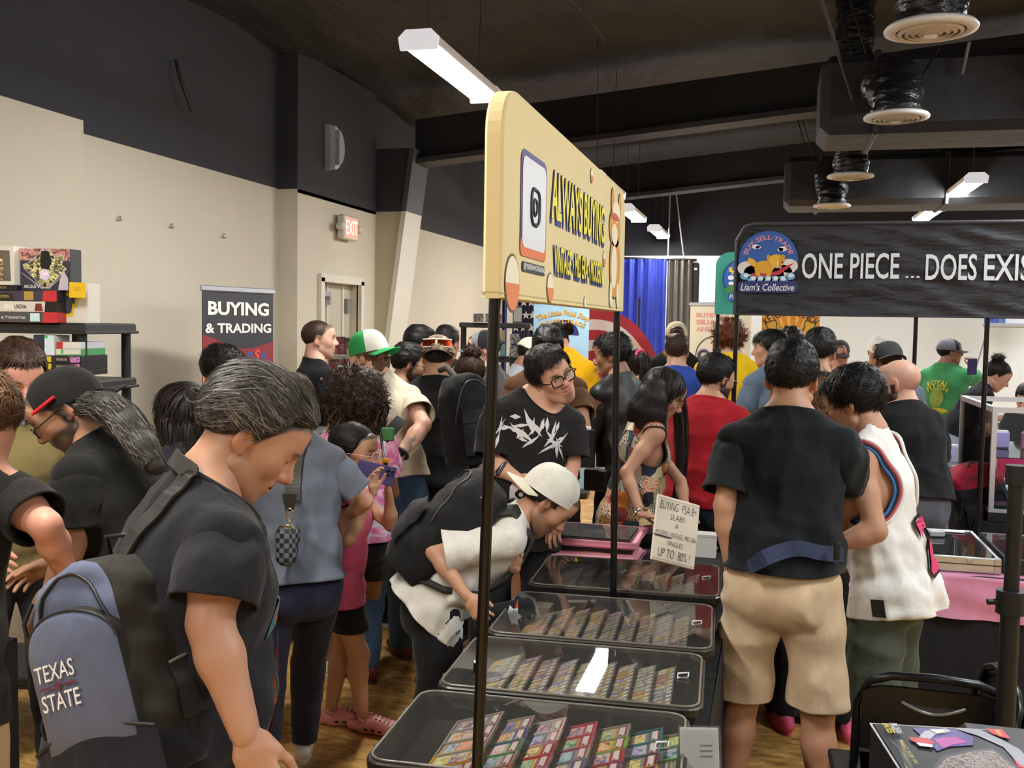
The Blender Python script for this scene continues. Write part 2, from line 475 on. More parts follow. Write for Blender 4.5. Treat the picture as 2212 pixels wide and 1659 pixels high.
# ---------------------------------------------------------------- ducts and round diffusers
M_vinyl = mat('duct_vinyl', '1a1a1c', .28, bump=(7, .8, .05), stretch=(1, 1, 2.5))
M_duct = mat('duct_wrap', '202024', .55, bump=(3, .5, .05))
M_vent = mat('vent_white', 'd7d4d2', .45)
def trunk(y, z, x0, label):
    t = thing('air_duct', label, 'air duct', (x0, y, z))
    MB().box(((x0 + XR) / 2, y, z), (XR - x0, .75, .52), bev=.06).build('trunk', M_duct, t)
    for x in np.arange(x0 + .35, XR - .3, 1.25):
        MB().box((x, y, z), (.04, .78, .55), bev=.02).build('strap', mat('duct_strap', '131315', .5), t)
    for s in (-1, 1):
        MB().tube([(x0 + .3, y + s * .3, z + .2), (x0 + .1, y + s * .3, ZC + .2)], .006, 5).build('hanger_rod', M_blk, t)
trunk(7.4, 3.36, .28, 'black wrapped air duct crossing under the ceiling, nearer of two')
trunk(11.4, 3.36, .1, 'black wrapped air duct crossing farther back, above the teal banner')
def vent(x, y, z, drop, label, back=.5):
    t = thing('round_vent', label, 'air vent', (x, y, z), 0, 'round ceiling diffusers in a row'); k = .60
    MB().lathe([(r * k, q * k) for r, q in ((.10, .05), (.285, .046), (.30, .026), (.296, .010), (.24, -.004), (.225, .002), (.225, .03))], (x, y, z), 40).build('flange', M_vent, t)
    for r in (.20, .16, .12, .075):
        MB().lathe([(a * k, q * k) for a, q in ((r, .02), (r + .012, .004), (r - .012, -.012 + (.225 - r) * -.08), (r - .016, -.008), (r, .012))], (x, y, z), 32).build('ring', M_vent, t)
    MB().lathe([(.0, -.02), (.027, -.017), (.03, -.006), (.02, .014), (0, .014)], (x, y, z), 24).build('centre_cone', M_vent, t)
    MB().lathe([(.145, .016), (.148, .02), (.0, .021)], (x, y, z), 24).build('throat', mat('vent_dark', '070708', .9), t)
    n = 26; pts = []; rr = []
    for i in range(n):
        q = i / (n - 1); a = q * PI / 2
        pts.append((x, y + back * (1 - math.cos(a)), z + .03 + drop * math.sin(a))); rr.append((.125 + .008 * (i % 2) + .010 * math.sin(i * 1.9)) * (1.12 if q > .25 else 1))
    MB().tube(pts, rr, 28).build('flex_duct', M_vinyl, t)
vent(.59, 4.38, 3.0, 1.4, 'white round air diffuser nearest us at top right', .1)
vent(.66, 6.12, 3.0, .34, 'white round air diffuser on a bent shiny black flex duct', .85)
vent(.58, 8.4, 3.0, 1.4, 'white round air diffuser third in the row, under a straight flex duct', .1)
vent(.55, 10.37, 3.0, .36, 'farthest white round air diffuser, above the black banner', .7)
# loose wires and rods under the ceiling
M_wire = mat('dark_wire', '1b1a1a', .5)
def wire(pts, r, label, name='ceiling_wire', cat='wire', m=None):
    tag(MB().tube(pts, r, 6).build(name, m or M_wire), label, cat)
wire([PX(380, 130, -3.97), PX(388, 165, -3.93), PX(415, 240, -3.9)], .012, 'dark cable stub hanging from the upper left wall')
wire([P(1232, 0, 7), P(1275, 40, 7), P(1308, 90, 7)], .006, 'bare grey wire slung under the ceiling above the cream sign', m=mat('grey_wire', '6d6d70', .5))
wire([P(1450, 335, 14.6), P(1443, 560, 14.9)], .012, 'white hanger rope holding the grey curtain rail, left one', 'hanger_rope', 'rope', mat('rope_white', '9a9a9a', .8))
wire([P(1450, 335, 14.6), P(1478, 560, 14.9)], .012, 'white hanger rope holding the grey curtain rail, slanting one', 'hanger_rope', 'rope', mat('rope_white', '9a9a9a', .8))
wire([P(1757, -60, 5.8), P(1842, 215, 6.3)], .012, 'taut dark strap slanting down to the bent flex duct', 'duct_strap', 'strap', mat('duct_web', '3a3a3c', .6))
wire([P(2032, 100, 6), P(1990, 165, 6.5)], .006, 'thin wire slanting between two round diffusers')
wire([P(2094, 90, 6.2), P(2078, 160, 6.3)], .012, 'grey threaded rod hanging beside the nearest diffuser', m=mat('grey_wire', '6d6d70', .5))

# ---------------------------------------------------------------- wall fittings
def sconce():
    y0, y1, zc_, h = 8.12, 8.50, 3.33, .36
    t = thing('wall_sconce', 'white half-moon wall sconce high on the dark upper wall', 'wall lamp', (PX1, 8.32, zc_))
    prof = [(0, 0)]
    pts = []
    for i in range(17):
        a = -PI / 2 + PI * i / 16; pts.append((.16 * math.cos(a), .19 * math.sin(a)))
    MB().prism(pts, (PX1 + .0, 8.2, zc_), (0, 1, 0), (0, 0, 1), (.09, 0, 0)).build('bowl', mat('sconce_white', 'c9c9d0', .4), t)
    pts2 = [(a * .72, b * .8) for a, b in pts]
    MB().prism(pts2, (PX1 + .09, 8.2, zc_), (0, 1, 0), (0, 0, 1), (.04, 0, 0)).build('inner_rim', mat('sconce_grey', 'a9a9b2', .4), t)
    MB().box((PX1 + .02, 8.19, zc_), (.06, .03, .4)).build('back_plate', mat('sconce_grey', 'a9a9b2', .4), t)
sconce()
def exit_sign():
    c = np.array([PX1 + .06, 8.55, 2.66])
    t = thing('exit_sign', 'white exit sign with red letters and two small lamp heads above the door', 'exit sign', c)
    MB().box(c, (.07, .32, .22), bev=.01).build('housing', mat('exit_housing', 'd2cdc2', .5), t)
    MB().box(c + [.036, 0, 0], (.004, .28, .17)).build('face', mat('exit_red', 'ff5a4a', .4, emit=((1, .08, .05), 1.2)), t)
    letter('EXIT', c + [.039, 0, 0], (0, 1, 0), (0, 0, 1), .25, .13, mat('exit_letter', 'ffd0c8', .4, emit=((1, .3, .25), 1.6)), t, .01)
    for s in (-1, 1):
        MB().lathe([(0, .03), (.035, .03), (.04, .0), (.025, -.04), (0, -.04)], c + [0.02, s * .2, .0], 14, M=Matrix.Rotation(PI / 2, 4, 'Y')).build('lamp_head', mat('exit_housing', 'd2cdc2', .5), t)
exit_sign()
for i, (a, b) in enumerate(((259, 472), (372, 488), (484, 510))):
    tag(MB().tube([PX(a, b - 5, XL + .012), PX(a + 1, b + 1, XL + .03), PX(a + 4, b + 3, XL + .012)], .006, 6).build('wall_hook', M_steel), ('bare wall hook nearest the shelving', 'bare wall hook in the middle of the left wall', 'bare wall hook nearest the wall corner')[i], 'hook', 'hooks on the left wall')
# ================================================================ signed-distance modelling of figures
class Fld:
    """Smooth union of tapered elliptical capsules and ellipsoids, meshed by surface nets."""
    def __init__(s): s.p = []
    def cap(s, a, b, ra, rb=None, side=None, front=None, k=.03, op='u', own=0):
        a = np.asarray(a, float); b = np.asarray(b, float)
        ra = (ra, ra) if np.isscalar(ra) else ra
        rb = ra if rb is None else ((rb, rb) if np.isscalar(rb) else rb)
        s.p.append(('c', a, b, ra, rb, side, front, k, op, own)); return s
    def ell(s, c, r, M=None, k=.02, op='u', own=0):
        s.p.append(('e', np.asarray(c, float), np.asarray(r, float), M, None, None, None, k, op, own)); return s
    def ball(s, c, r, **kw): return s.ell(c, (r, r, r), **kw)
    @staticmethod
    def ev(p, X, Y, Z):
        if p[0] == 'c':
            _, a, b, ra, rb, side, front = p[:7]
            ab = b - a; l2 = max(1e-9, ab @ ab)
            x, y, z = X - a[0], Y - a[1], Z - a[2]
            t = np.clip((x * ab[0] + y * ab[1] + z * ab[2]) / l2, 0, 1)
            x = x - t * ab[0]; y = y - t * ab[1]; z = z - t * ab[2]
            if side is None:
                return np.sqrt(x * x + y * y + z * z) - (ra[0] + (rb[0] - ra[0]) * t)
            t = t * t * (3 - 2 * t)
            rx = ra[0] + (rb[0] - ra[0]) * t; ry = ra[1] + (rb[1] - ra[1]) * t
            u = x * side[0] + y * side[1] + z * side[2]; v = x * front[0] + y * front[1] + z * front[2]
            w2 = np.maximum(x * x + y * y + z * z - u * u - v * v, 0)
            mn = np.minimum(rx, ry)
            q = np.sqrt((u / rx) ** 2 + (v / ry) ** 2 + w2 / (mn * mn) + 1e-12)
            g = np.sqrt((u / rx ** 2) ** 2 + (v / ry ** 2) ** 2 + w2 / mn ** 4 + 1e-9)
            return q * (q - 1) / g
        _, c, r, M = p[:4]
        x, y, z = X - c[0], Y - c[1], Z - c[2]
        if M is not None:
            x, y, z = (M[0][0] * x + M[1][0] * y + M[2][0] * z, M[0][1] * x + M[1][1] * y + M[2][1] * z, M[0][2] * x + M[1][2] * y + M[2][2] * z)
        q = np.sqrt((x / r[0]) ** 2 + (y / r[1]) ** 2 + (z / r[2]) ** 2 + 1e-12)
        g = np.sqrt((x / r[0] ** 2) ** 2 + (y / r[1] ** 2) ** 2 + (z / r[2] ** 2) ** 2 + 1e-9)
        return q * (q - 1) / g
    @staticmethod
    def bb(p):
        if p[0] == 'c':
            r = max(*p[3], *p[4]); return np.minimum(p[1], p[2]) - r, np.maximum(p[1], p[2]) + r
        r = max(p[2]) if p[3] is not None else p[2]
        return p[1] - r, p[1] + r
    def at(s, Q, own=None):
        d = np.full(len(Q), 9.0)
        for p in s.p:
            if own is not None and p[9] not in (own if isinstance(own, tuple) else (own,)): continue
            e = s.ev(p, Q[:, 0], Q[:, 1], Q[:, 2]); d = s.comb(d, e, p[7], p[8])
        return d
    @staticmethod
    def comb(d, e, k, op):
        if op == 's': e = -e; h = np.clip(.5 - .5 * (d - e) / max(k, 1e-6), 0, 1); return d * (1 - h) + e * h + k * h * (1 - h)
        if k <= 0: return np.minimum(d, e)
        h = np.clip(.5 + .5 * (d - e) / k, 0, 1)
        return d * (1 - h) + e * h - k * h * (1 - h)
    def mesh(s, h, smooth=1):
        los, his = zip(*[s.bb(p) for p in s.p if p[8] == 'u'])
        lo = np.min(los, 0) - 2.5 * h; hi = np.max(his, 0) + 2.5 * h
        n = np.ceil((hi - lo) / h).astype(int) + 1
        F = np.full(n, 9.0, np.float32)
        ax = [lo[i] + h * np.arange(n[i]) for i in range(3)]
        for p in s.p:
            a, b = s.bb(p); m = p[7] + 2 * h
            i0 = np.clip(np.floor((a - m - lo) / h).astype(int), 0, n - 1); i1 = np.clip(np.ceil((b + m - lo) / h).astype(int) + 1, 1, n)
            if np.any(i1 <= i0): continue
            sl = tuple(slice(i0[i], i1[i]) for i in range(3))
            e = s.ev(p, ax[0][sl[0]][:, None, None], ax[1][sl[1]][None, :, None], ax[2][sl[2]][None, None, :])
            F[sl] = s.comb(F[sl], e, p[7], p[8])
        return surfnet(F, lo, h, smooth)


def surfnet(F, lo, h, smooth=1):
    n = np.array(F.shape); ins = F < 0
    c = np.zeros(n - 1, np.int8)
    offs = [(i, j, k) for i in (0, 1) for j in (0, 1) for k in (0, 1)]
    for o in offs: c += ins[o[0]:n[0] - 1 + o[0], o[1]:n[1] - 1 + o[1], o[2]:n[2] - 1 + o[2]]
    act = np.argwhere((c > 0) & (c < 8))
    idx = np.full(n - 1, -1, np.int32); idx[tuple(act.T)] = np.arange(len(act))
    acc = np.zeros((len(act), 3)); cnt = np.zeros(len(act))
    for ia, a in enumerate(offs):
        for b in offs[ia + 1:]:
            if sum(abs(a[i] - b[i]) for i in range(3)) != 1: continue
            fa = F[act[:, 0] + a[0], act[:, 1] + a[1], act[:, 2] + a[2]]; fb = F[act[:, 0] + b[0], act[:, 1] + b[1], act[:, 2] + b[2]]
            m = (fa < 0) != (fb < 0)
            t = np.where(m, fa / np.where(m, fa - fb, 1), 0)[:, None]
            pt = np.array(a) + t * (np.array(b) - np.array(a))
            acc += np.where(m[:, None], pt, 0); cnt += m
    V = lo + h * (act + acc / np.maximum(cnt, 1)[:, None])
    quads = []
    for ax in range(3):
        o1, o2 = [(1, 2), (2, 0), (0, 1)][ax]
        A = [slice(None)] * 3; B = [slice(None)] * 3
        A[ax] = slice(0, -1); B[ax] = slice(1, None)
        fa = ins[tuple(A)]; fb = ins[tuple(B)]
        e = np.argwhere(fa != fb)
        e = e[(e[:, o1] > 0) & (e[:, o2] > 0) & (e[:, o1] < n[o1] - 1) & (e[:, o2] < n[o2] - 1)]
        if not len(e): continue
        d1 = np.zeros(3, int); d1[o1] = 1; d2 = np.zeros(3, int); d2[o2] = 1
        q = np.stack([idx[tuple((e - d1 - d2).T)], idx[tuple((e - d2).T)], idx[tuple(e.T)], idx[tuple((e - d1).T)]], 1)
        fl = fa[tuple(e.T)]
        q = np.where(fl[:, None], q, q[:, ::-1]); quads.append(q)
    Q = np.concatenate(quads) if quads else np.zeros((0, 4), int)
    Q = Q[(Q >= 0).all(1)]
    for _ in range(smooth):
        a2 = np.zeros_like(V); c2 = np.zeros(len(V))
        for i in range(4):
            np.add.at(a2, Q[:, i], V[Q[:, (i + 1) % 4]]); np.add.at(c2, Q[:, i], 1)
            np.add.at(a2, Q[:, i], V[Q[:, (i - 1) % 4]]); np.add.at(c2, Q[:, i], 1)
        V = np.where(c2[:, None] > 0, .5 * V + .5 * a2 / np.maximum(c2, 1)[:, None], V)
    return V, Q


def normals(V, Q):
    n = np.cross(V[Q[:, 2]] - V[Q[:, 0]], V[Q[:, 3 if Q.shape[1] > 3 else 1]] - V[Q[:, 1 if Q.shape[1] > 3 else 0]])
    if Q.shape[1] == 3: n = -n
    A = np.zeros_like(V)
    for i in range(Q.shape[1]): np.add.at(A, Q[:, i], n)
    return A / np.maximum(np.linalg.norm(A, axis=1), 1e-12)[:, None]


def clip(V, Q, f):
    """Keep the part of a quad mesh where the vertex field f < 0; returns V, [quads, tris]."""
    neg = f < 0; s = neg[Q].sum(1)
    keep = Q[s == 4]; cut = Q[(s > 0) & (s < 4)]
    newV = list(); cache = {}; tris = []
    def mid(i, j):
        key = (i, j) if i < j else (j, i)
        if key not in cache:
            t = f[i] / (f[i] - f[j]); cache[key] = len(V) + len(newV); newV.append(V[i] + t * (V[j] - V[i]))
        return cache[key]
    for q in cut.tolist():
        poly = []
        for a in range(4):
            i, j = q[a], q[(a + 1) % 4]
            if neg[i]: poly.append(i)
            if neg[i] != neg[j]: poly.append(mid(i, j))
        for a in range(1, len(poly) - 1): tris.append((poly[0], poly[a], poly[a + 1]))
    V2 = np.concatenate([V, np.array(newV)]) if newV else V
    T = np.array(tris, int).reshape(-1, 3)
    used = np.zeros(len(V2), bool); used[keep.ravel()] = True; used[T.ravel()] = True
    mp = np.cumsum(used) - 1
    return V2[used], [mp[keep], mp[T]]


def noise3(Q, sc, seed, stretch=(1, 1, 1), n=7):
    r = np.random.default_rng(seed); q = Q * np.array(stretch) * sc; out = np.zeros(len(Q))
    w = np.stack([np.sin(q @ r.normal(size=3) * .6 + r.uniform(0, 6)) for _ in range(3)], 1)
    for i in range(n):
        d = r.normal(size=3); d /= np.linalg.norm(d)
        out += np.sin((q + .7 * w) @ d * (1 + .35 * i) + r.uniform(0, 6.28)) / (1 + .22 * i)
    return out / 3.0


def rot_axis(ax, a):
    return np.array(Matrix.Rotation(a, 3, Vector(ax)))
RX = lambda d: rot_axis((1, 0, 0), math.radians(d))
RY = lambda d: rot_axis((0, 1, 0), math.radians(d))
RZ = lambda d: rot_axis((0, 0, 1), math.radians(d))

# ---------------------------------------------------------------- heads (made once, reused)
HEADS = {}
def head_mesh(kind, h):
    if (kind, h) in HEADS: return HEADS[(kind, h)]
    f = Fld(); w = .93 if kind == 'f' else 1.0; fem = kind == 'f'
    f.ell((0, -.014, .034), (.0765, .097, .086))
    f.ell((0, .030, -.012), (.066 * w, .064, .088), k=.035)
    f.ell((0, .036, -.062), (.053 * w, .052, .05), k=.03)
    for s in (-1, 1):
        f.cap((s * .055 * w, .004, -.062), (s * .020, .066, -.098), .017, .018, k=.03)
        f.ball((s * .045 * w, .056, -.016), .022, k=.028)
        f.cap((s * .014, .083, .022), (s * .048, .066, .024), .013 if not fem else .010, .010, k=.018)
    f.ell((0, .066, -.104), (.021 if not fem else .017, .019, .018), k=.022)
    f.ell((0, .070, .058), (.052, .024, .036), k=.03)
    f.cap((0, .088, .018), (0, .110, -.022), .0085, .0125, k=.012)
    f.ball((0, .111, -.026), .0125, k=.008)
    for s in (-1, 1):
        f.ell((s * .0135, .099, -.031), (.009, .012, .0085), k=.008)
    f.ell((0, .082, -.058), (.030, .016, .022), k=.014)
    for s in (-1, 1):
        f.ell((s * .0315, .092, .004), (.021, .014, .013), k=.014, op='s')
        f.ell((s * .0315, .0735, .003), (.0165, .0155, .0155), k=.003)
        f.cap((s * .018, .0865, .013), (s * .046, .079, .010), .0045, .0045, k=.006)
    f.ell((0, .0925, -.0535), (.0225, .0085, .0062), k=.006)
    f.ell((0, .0905, -.0655), (.0185, .0085, .0068), k=.006)
    f.cap((-.024, .0935, -.0595), (.024, .0935, -.0595), .0028, .0028, k=.004, op='s')
    for s in (-1, 1):
        Me = np.array(RZ(s * 18) @ RX(-12))
        f.ell((s * .079 * (w + .02), -.012, -.004), (.0085, .020, .033), M=Me, k=.012)
        f.ell((s * .086 * (w + .02), -.008, .002), (.006, .010, .017), M=Me, k=.006, op='s')
        f.ball((s * .078 * (w + .02), -.004, -.034), .008, k=.008)
    V, Q = f.mesh(h, 1)
    HEADS[(kind, h)] = (V, Q); return V, Q


def mixc(C, col, m):
    return C * (1 - m[:, None]) + np.asarray(col) * m[:, None]
def sm(x, a, b):
    t = np.clip((x - a) / (b - a), 0, 1); return t * t * (3 - 2 * t)


def hairline(Q):
    """> 0 above the hairline (head frame)."""
    y, z = Q[:, 1], Q[:, 2]
    yy = np.array([-.12, -.085, -.05, -.028, -.012, .008, .03, .05, .075, .12])
    zz = np.array([-.075, -.062, -.045, -.012, .006, -.012, .03, .060, .072, .078])
    return z - np.interp(y, yy, zz)


def head_colors(V, skin, hair, o):
    C = np.tile(np.asarray(skin), (len(V), 1)); x, y, z = V.T
    nz = noise3(V, 60, 3)
    C = C * (1 + .05 * nz[:, None])
    red = np.exp(-(((np.abs(x) - .042) / .02) ** 2 + ((z + .022) / .02) ** 2)) * (y > .03) + np.exp(-((x / .016) ** 2 + ((z + .025) / .014) ** 2)) * (y > .09)
    C = mixc(C, C * np.array([1.04, .80, .76]), np.clip(red * .8, 0, 1))
    ear = sm(np.abs(x), .074, .082) * (np.abs(z) < .045) * (np.abs(y + .01) < .04)
    C = mixc(C, C * np.array([1.05, .78, .70]), ear * .7)
    hairc = np.asarray(hair)
    if o.get('buzz') is not None:
        m = sm(hairline(V) + .006 * nz, -.004, .010) * o['buzz']
        C = mixc(C, hairc, m)
    bd = o.get('beard', 0)
    if bd:
        jaw = sm(-z, .030, .048) * sm(y, -.022, .0) * (1 - np.exp(-((x / .026) ** 4 + ((z + .060) / .010) ** 4)))
        side = sm(-z, -.006, .004) * sm(y, -.020, -.010) * (1 - sm(y, .010, .022)) * (np.abs(x) > .05)
        mus = np.exp(-((x / .030) ** 4 + ((z + .043) / .007) ** 4)) * (y > .06)
        goat = np.exp(-((x / .026) ** 4 + ((z + .095) / .026) ** 4)) * (y > .04)
        mm = np.clip(np.maximum(np.maximum(jaw, side), mus), 0, 1) if bd != 'goatee' else np.maximum(mus * .7, goat)
        amt = bd if not isinstance(bd, str) else .55
        C = mixc(C, np.asarray(o.get('beardc', hairc)), np.clip(mm * (amt + .18 * nz), 0, .96))
    lip = np.exp(-((x / .023) ** 4 + ((z + .0595) / .011) ** 4)) * (y > .072)
    C = mixc(C, C * np.array([.86, .55, .55]) if not o.get('lips') else np.asarray(o['lips']), lip * .75)
    seam = np.exp(-((x / .026) ** 6 + ((z + .0595) / .0022) ** 2)) * (y > .072)
    C = mixc(C, C * .35, seam * .8)
    no = np.exp(-(((np.abs(x) - .008) / .0042) ** 2 + ((z + .0365) / .0032) ** 2)) * (y > .085)
    C = mixc(C, C * .25, no * .9)
    br = np.exp(-(((np.abs(x) - .032) / .019) ** 4 + ((z - .027 - .10 * (np.abs(x) - .032) * -1 * .6) / .0048) ** 2)) * (y > .05)
    C = mixc(C, np.minimum(hairc, .35), br * (.9 if not o.get('thinbrow') else .6))
    ex = (np.abs(x) - .0315) / .0145; op = o.get('eye', 1.0)
    ez = (z - .0025 + (.004 * (1 - op))) / (.0062 * max(op, .12))
    e = ex ** 2 + ez ** 2
    em = (y > .072)
    if op > .3:
        C = mixc(C, (.62, .58, .55), sm(-e, -1.0, -.75) * em)
        gx = o.get('gaze', 0.0)
        ir = ((x - np.sign(x) * .0315 - gx) / .0058) ** 2 + ((z - .002) / .0058) ** 2
        C = mixc(C, (.02, .012, .008), sm(-ir, -1.1, -.7) * em * (e < 1))
    lid = np.exp(-(ex / 1.1) ** 4) * np.exp(-((z - .0025 - .0062 * op) / .0022) ** 2) * em
    C = mixc(C, (.02, .015, .012), lid * .85)
    return np.clip(C, 0, 1)


M_skin = mat('skin', None, .48, attr='Col', bump=(220, .12, .003), spec=.4)
_b = M_skin.node_tree.nodes['Principled BSDF']
_b.inputs['Subsurface Weight'].default_value = .12; _b.inputs['Subsurface Radius'].default_value = (.012, .005, .003); _b.inputs['Subsurface Scale'].default_value = 1.0
SKIN = {'fair': 'd6a892', 'pink': 'd29a86', 'light': 'd2a085', 'tan': 'b98b70', 'brown': '986c54', 'dark': '5d3a28', 'olive': 'b3795a'}
HAIR = {'black': '0d0b0b', 'dark': '1a1412', 'brown': '33221a', 'mid': '5b3f2a', 'red': '6e3418', 'grey': '3a3836', 'lightbrown': '7a5b40', 'ash': '77706a'}


def hair_mat(c):
    return mat('hair_' + c, HAIR[c], .5, bump=(160, .5, .004), var=(90, .35), spec=.35)


def ribbons(P0, N0, D, L, seg, w, rg, lift=.0, curl=0.0, grav=0.0, hug=None, wave=0.0):
    """Hair locks: tapered ribbons from roots P0 along directions D (fn of points gives direction)."""
    n = len(P0); pts = P0 + N0 * lift; out = []; d = D.copy(); L = L * rg.uniform(.7, 1.2, n)[:, None]
    ph = rg.uniform(0, 6.28, n)
    B = np.cross(N0, D); B /= np.maximum(np.linalg.norm(B, axis=1), 1e-6)[:, None]
    for i in range(seg + 1):
        t = i / seg
        c = 0
        if curl:
            c = curl * (np.cos(ph + t * 15)[:, None] * B + np.sin(ph + t * 15)[:, None] * N0) * min(1, t * 3)
        if wave: c = c + wave * np.sin(ph + t * 9)[:, None] * B * t
        ww = w * (1 - .75 * t ** 2)
        out.append((pts + c - B * ww, pts + c + B * ww))
        d = d + np.array([0, 0, -grav / seg]) - N0 * (lift * .6 / seg if not curl else 0)
        d /= np.maximum(np.linalg.norm(d, axis=1), 1e-6)[:, None]
        if hug is not None:
            d2 = hug(pts, d); d = d2
        pts = pts + d * L / seg
    V = np.concatenate([np.stack(o, 1).reshape(-1, 3) for o in out])
    base = np.arange(n) * 2; Q = []
    for i in range(seg):
        a = base + i * 2 * n; b = a + 2 * n
        Q.append(np.stack([a, a + 1, b + 1, b], 1))
    return V, np.concatenate(Q)


def sample(V, Q, n, rg, ok=None):
    c = V[Q].mean(1)
    ar = np.linalg.norm(np.cross(V[Q[:, 2]] - V[Q[:, 0]], V[Q[:, 3]] - V[Q[:, 1]]), axis=1)
    if ok is not None: ar = ar * ok(c)
    i = rg.choice(len(Q), n, p=ar / ar.sum())
    a, b = rg.random((2, n, 1)); q = V[Q[i]]
    p = (q[:, 0] * (1 - a) + q[:, 1] * a) * (1 - b) + (q[:, 3] * (1 - a) + q[:, 2] * a) * b
    nn = np.cross(q[:, 2] - q[:, 0], q[:, 3] - q[:, 1]); nn /= np.maximum(np.linalg.norm(nn, axis=1), 1e-9)[:, None]
    return p, nn


def hair_geo(style, h, near, rg, fluff=1.0, down=None):
    """Hair in the head frame: returns list of (V, Q). down = unit gravity in the head frame."""
    f = Fld(); down = np.array([0, 0, -1.0]) if down is None else down
    st = style
    cover = {'buzz': .004, 'short': .010, 'crop': .012, 'messy': .016, 'combed': .016, 'bowl': .014, 'curly': .03, 'long': .013, 'bun': .010, 'pony': .010, 'undercap': .008}.get(st, .012) * fluff
    f.ell((0, -.016, .036), (.0765 + cover, .098 + cover, .086 + cover))
    if st in ('combed', 'messy', 'bowl', 'crop'):
        f.ell((0, .045, .088), (.058, .052, .032 * fluff), k=.03)
        f.ell((0, -.03, .095), (.062, .07, .03 * fluff), k=.03)
    if st == 'bowl':
        f.ell((0, .055, .062), (.066, .042, .032), k=.02)
    if st in ('curly',):
        f.ell((0, -.03, .03), (.115 * fluff, .125 * fluff, .115 * fluff), k=.05)
    V, Q = f.mesh(h, 1)
    if st not in ('curly',):
        hl = hairline(V)
        if st == 'bowl': hl = np.maximum(hl, np.where(V[:, 1] > .03, V[:, 2] - .034, -1))
        if st in ('long', 'bun', 'pony'): hl = hl + .008
        if st == 'undercap': hl = np.minimum(hl, .035 - V[:, 2])
        # tuck the rim of the hair under the skin so that it tapers into the hairline
        nn = normals(V, Q); t = 1 - sm(hl, -.004, .022 + .02 * (V[:, 1] > .04))
        V = V - nn * (t * (cover + .006))[:, None]
        out = [clip(V, Q, -(hl + .006))]
        V, Q = out[0][0], out[0][1][0]
    else:
        face = (V[:, 1] > .045) & (V[:, 2] < .07)
        out = [(V, [Q])]
    geo = []
    amp = {'buzz': .0006, 'short': .003, 'crop': .004, 'messy': .006, 'combed': .003, 'bowl': .002, 'curly': .014}.get(st, .003)
    V0, F0 = out[0]; nn = normals(V0, F0[0]) if len(F0[0]) else None
    V0 = V0 + nn * (amp * noise3(V0, 120 if st != 'curly' else 70, 5, (1, .45, 1)))[:, None]
    geo.append((V0, F0))
    if st in ('buzz',): return geo
    nb = {0: 240, 1: 700, 2: 2600}[near] * (1.5 if st == 'messy' else 1); nb = int(nb)
    Qs = F0[0]; p, nr = sample(V0, Qs, nb, rg)
    if st == 'combed': dd = np.array([0, -.92, .18]); D = np.tile(dd, (nb, 1)) + rg.normal(0, .16, (nb, 3)); D[:, 2] -= .9 * (p[:, 1] < -.04); L, w, li = .05, .0012, .003
    elif st in ('messy',): D = np.stack([p[:, 0] * 9 + rg.normal(0, .35, nb) + .5 * np.sin(p[:, 1] * 90), .35 + .4 * np.sin(p[:, 0] * 110) + rg.normal(0, .2, nb), -.25 + rg.normal(0, .25, nb)], 1); L, w, li = .05, .0017, .003
    elif st in ('crop', 'short', 'undercap'): D = np.stack([p[:, 0] * 6, rg.normal(.35, .5, nb), -.4 + 5 * (p[:, 2] - .06)], 1) + rg.normal(0, .35, (nb, 3)); L, w, li = .022, .0018, .001
    elif st == 'bowl': D = np.stack([p[:, 0] * 9, p[:, 1] * 9, np.full(nb, -.5)], 1) + rg.normal(0, .15, (nb, 3)); L, w, li = .05, .002, .001
    elif st == 'curly': D = nr * .35 + down * .7 + rg.normal(0, .5, (nb, 3)); L, w, li = .045, .0022, .001
    elif st in ('long',): D = np.tile(down, (nb, 1)) * 1.0 + np.stack([np.sign(p[:, 0]) * (.9 * (p[:, 2] > .06)), np.zeros(nb), np.zeros(nb)], 1) + rg.normal(0, .1, (nb, 3)); L, w, li = .09, .002, .001
    elif st in ('bun', 'pony'):
        tgt = np.array([0, -.105, .075]) if st == 'pony' else np.array([0, -.085, .11]); D = tgt - p + rg.normal(0, .012, (nb, 3)); L, w, li = .06, .0018, .0006
    else: D = np.tile(down, (nb, 1)) + rg.normal(0, .2, (nb, 3)); L, w, li = .04, .002, .001
    D = D - nr * np.sum(D * nr, 1)[:, None] * (.9 if st != 'curly' else 0)
    D /= np.maximum(np.linalg.norm(D, axis=1), 1e-6)[:, None]
    def hug(q, d):
        c = (q - np.array([0, -.016, .036])) / np.array([.0765, .098, .086]) ** 2
        c /= np.maximum(np.linalg.norm(c, axis=1), 1e-6)[:, None]
        dn = np.sum(d * c, 1)[:, None]; d = d - c * np.where(np.abs(dn) > 0, dn * .6, 0)
        return d / np.maximum(np.linalg.norm(d, axis=1), 1e-6)[:, None]
    geo.append((lambda r: (r[0], [r[1]]))(ribbons(p, nr, D, L, 5, w * (1.5 if near < 2 else 1), rg, li, curl=.011 if st == 'curly' else 0, hug=hug if st not in ('curly',) else None)))
    return geo


def streaks(me, q0, nr, seg, m, frac, rg):
    me.materials.append(m); n = nr // seg; on = (rg.random(n) < frac).astype(np.int32); mi = np.zeros(len(me.polygons), np.int32)
    mi[q0:q0 + n * seg] = np.tile(on, seg)[:max(0, len(mi) - q0)]; me.polygons.foreach_set('material_index', mi)


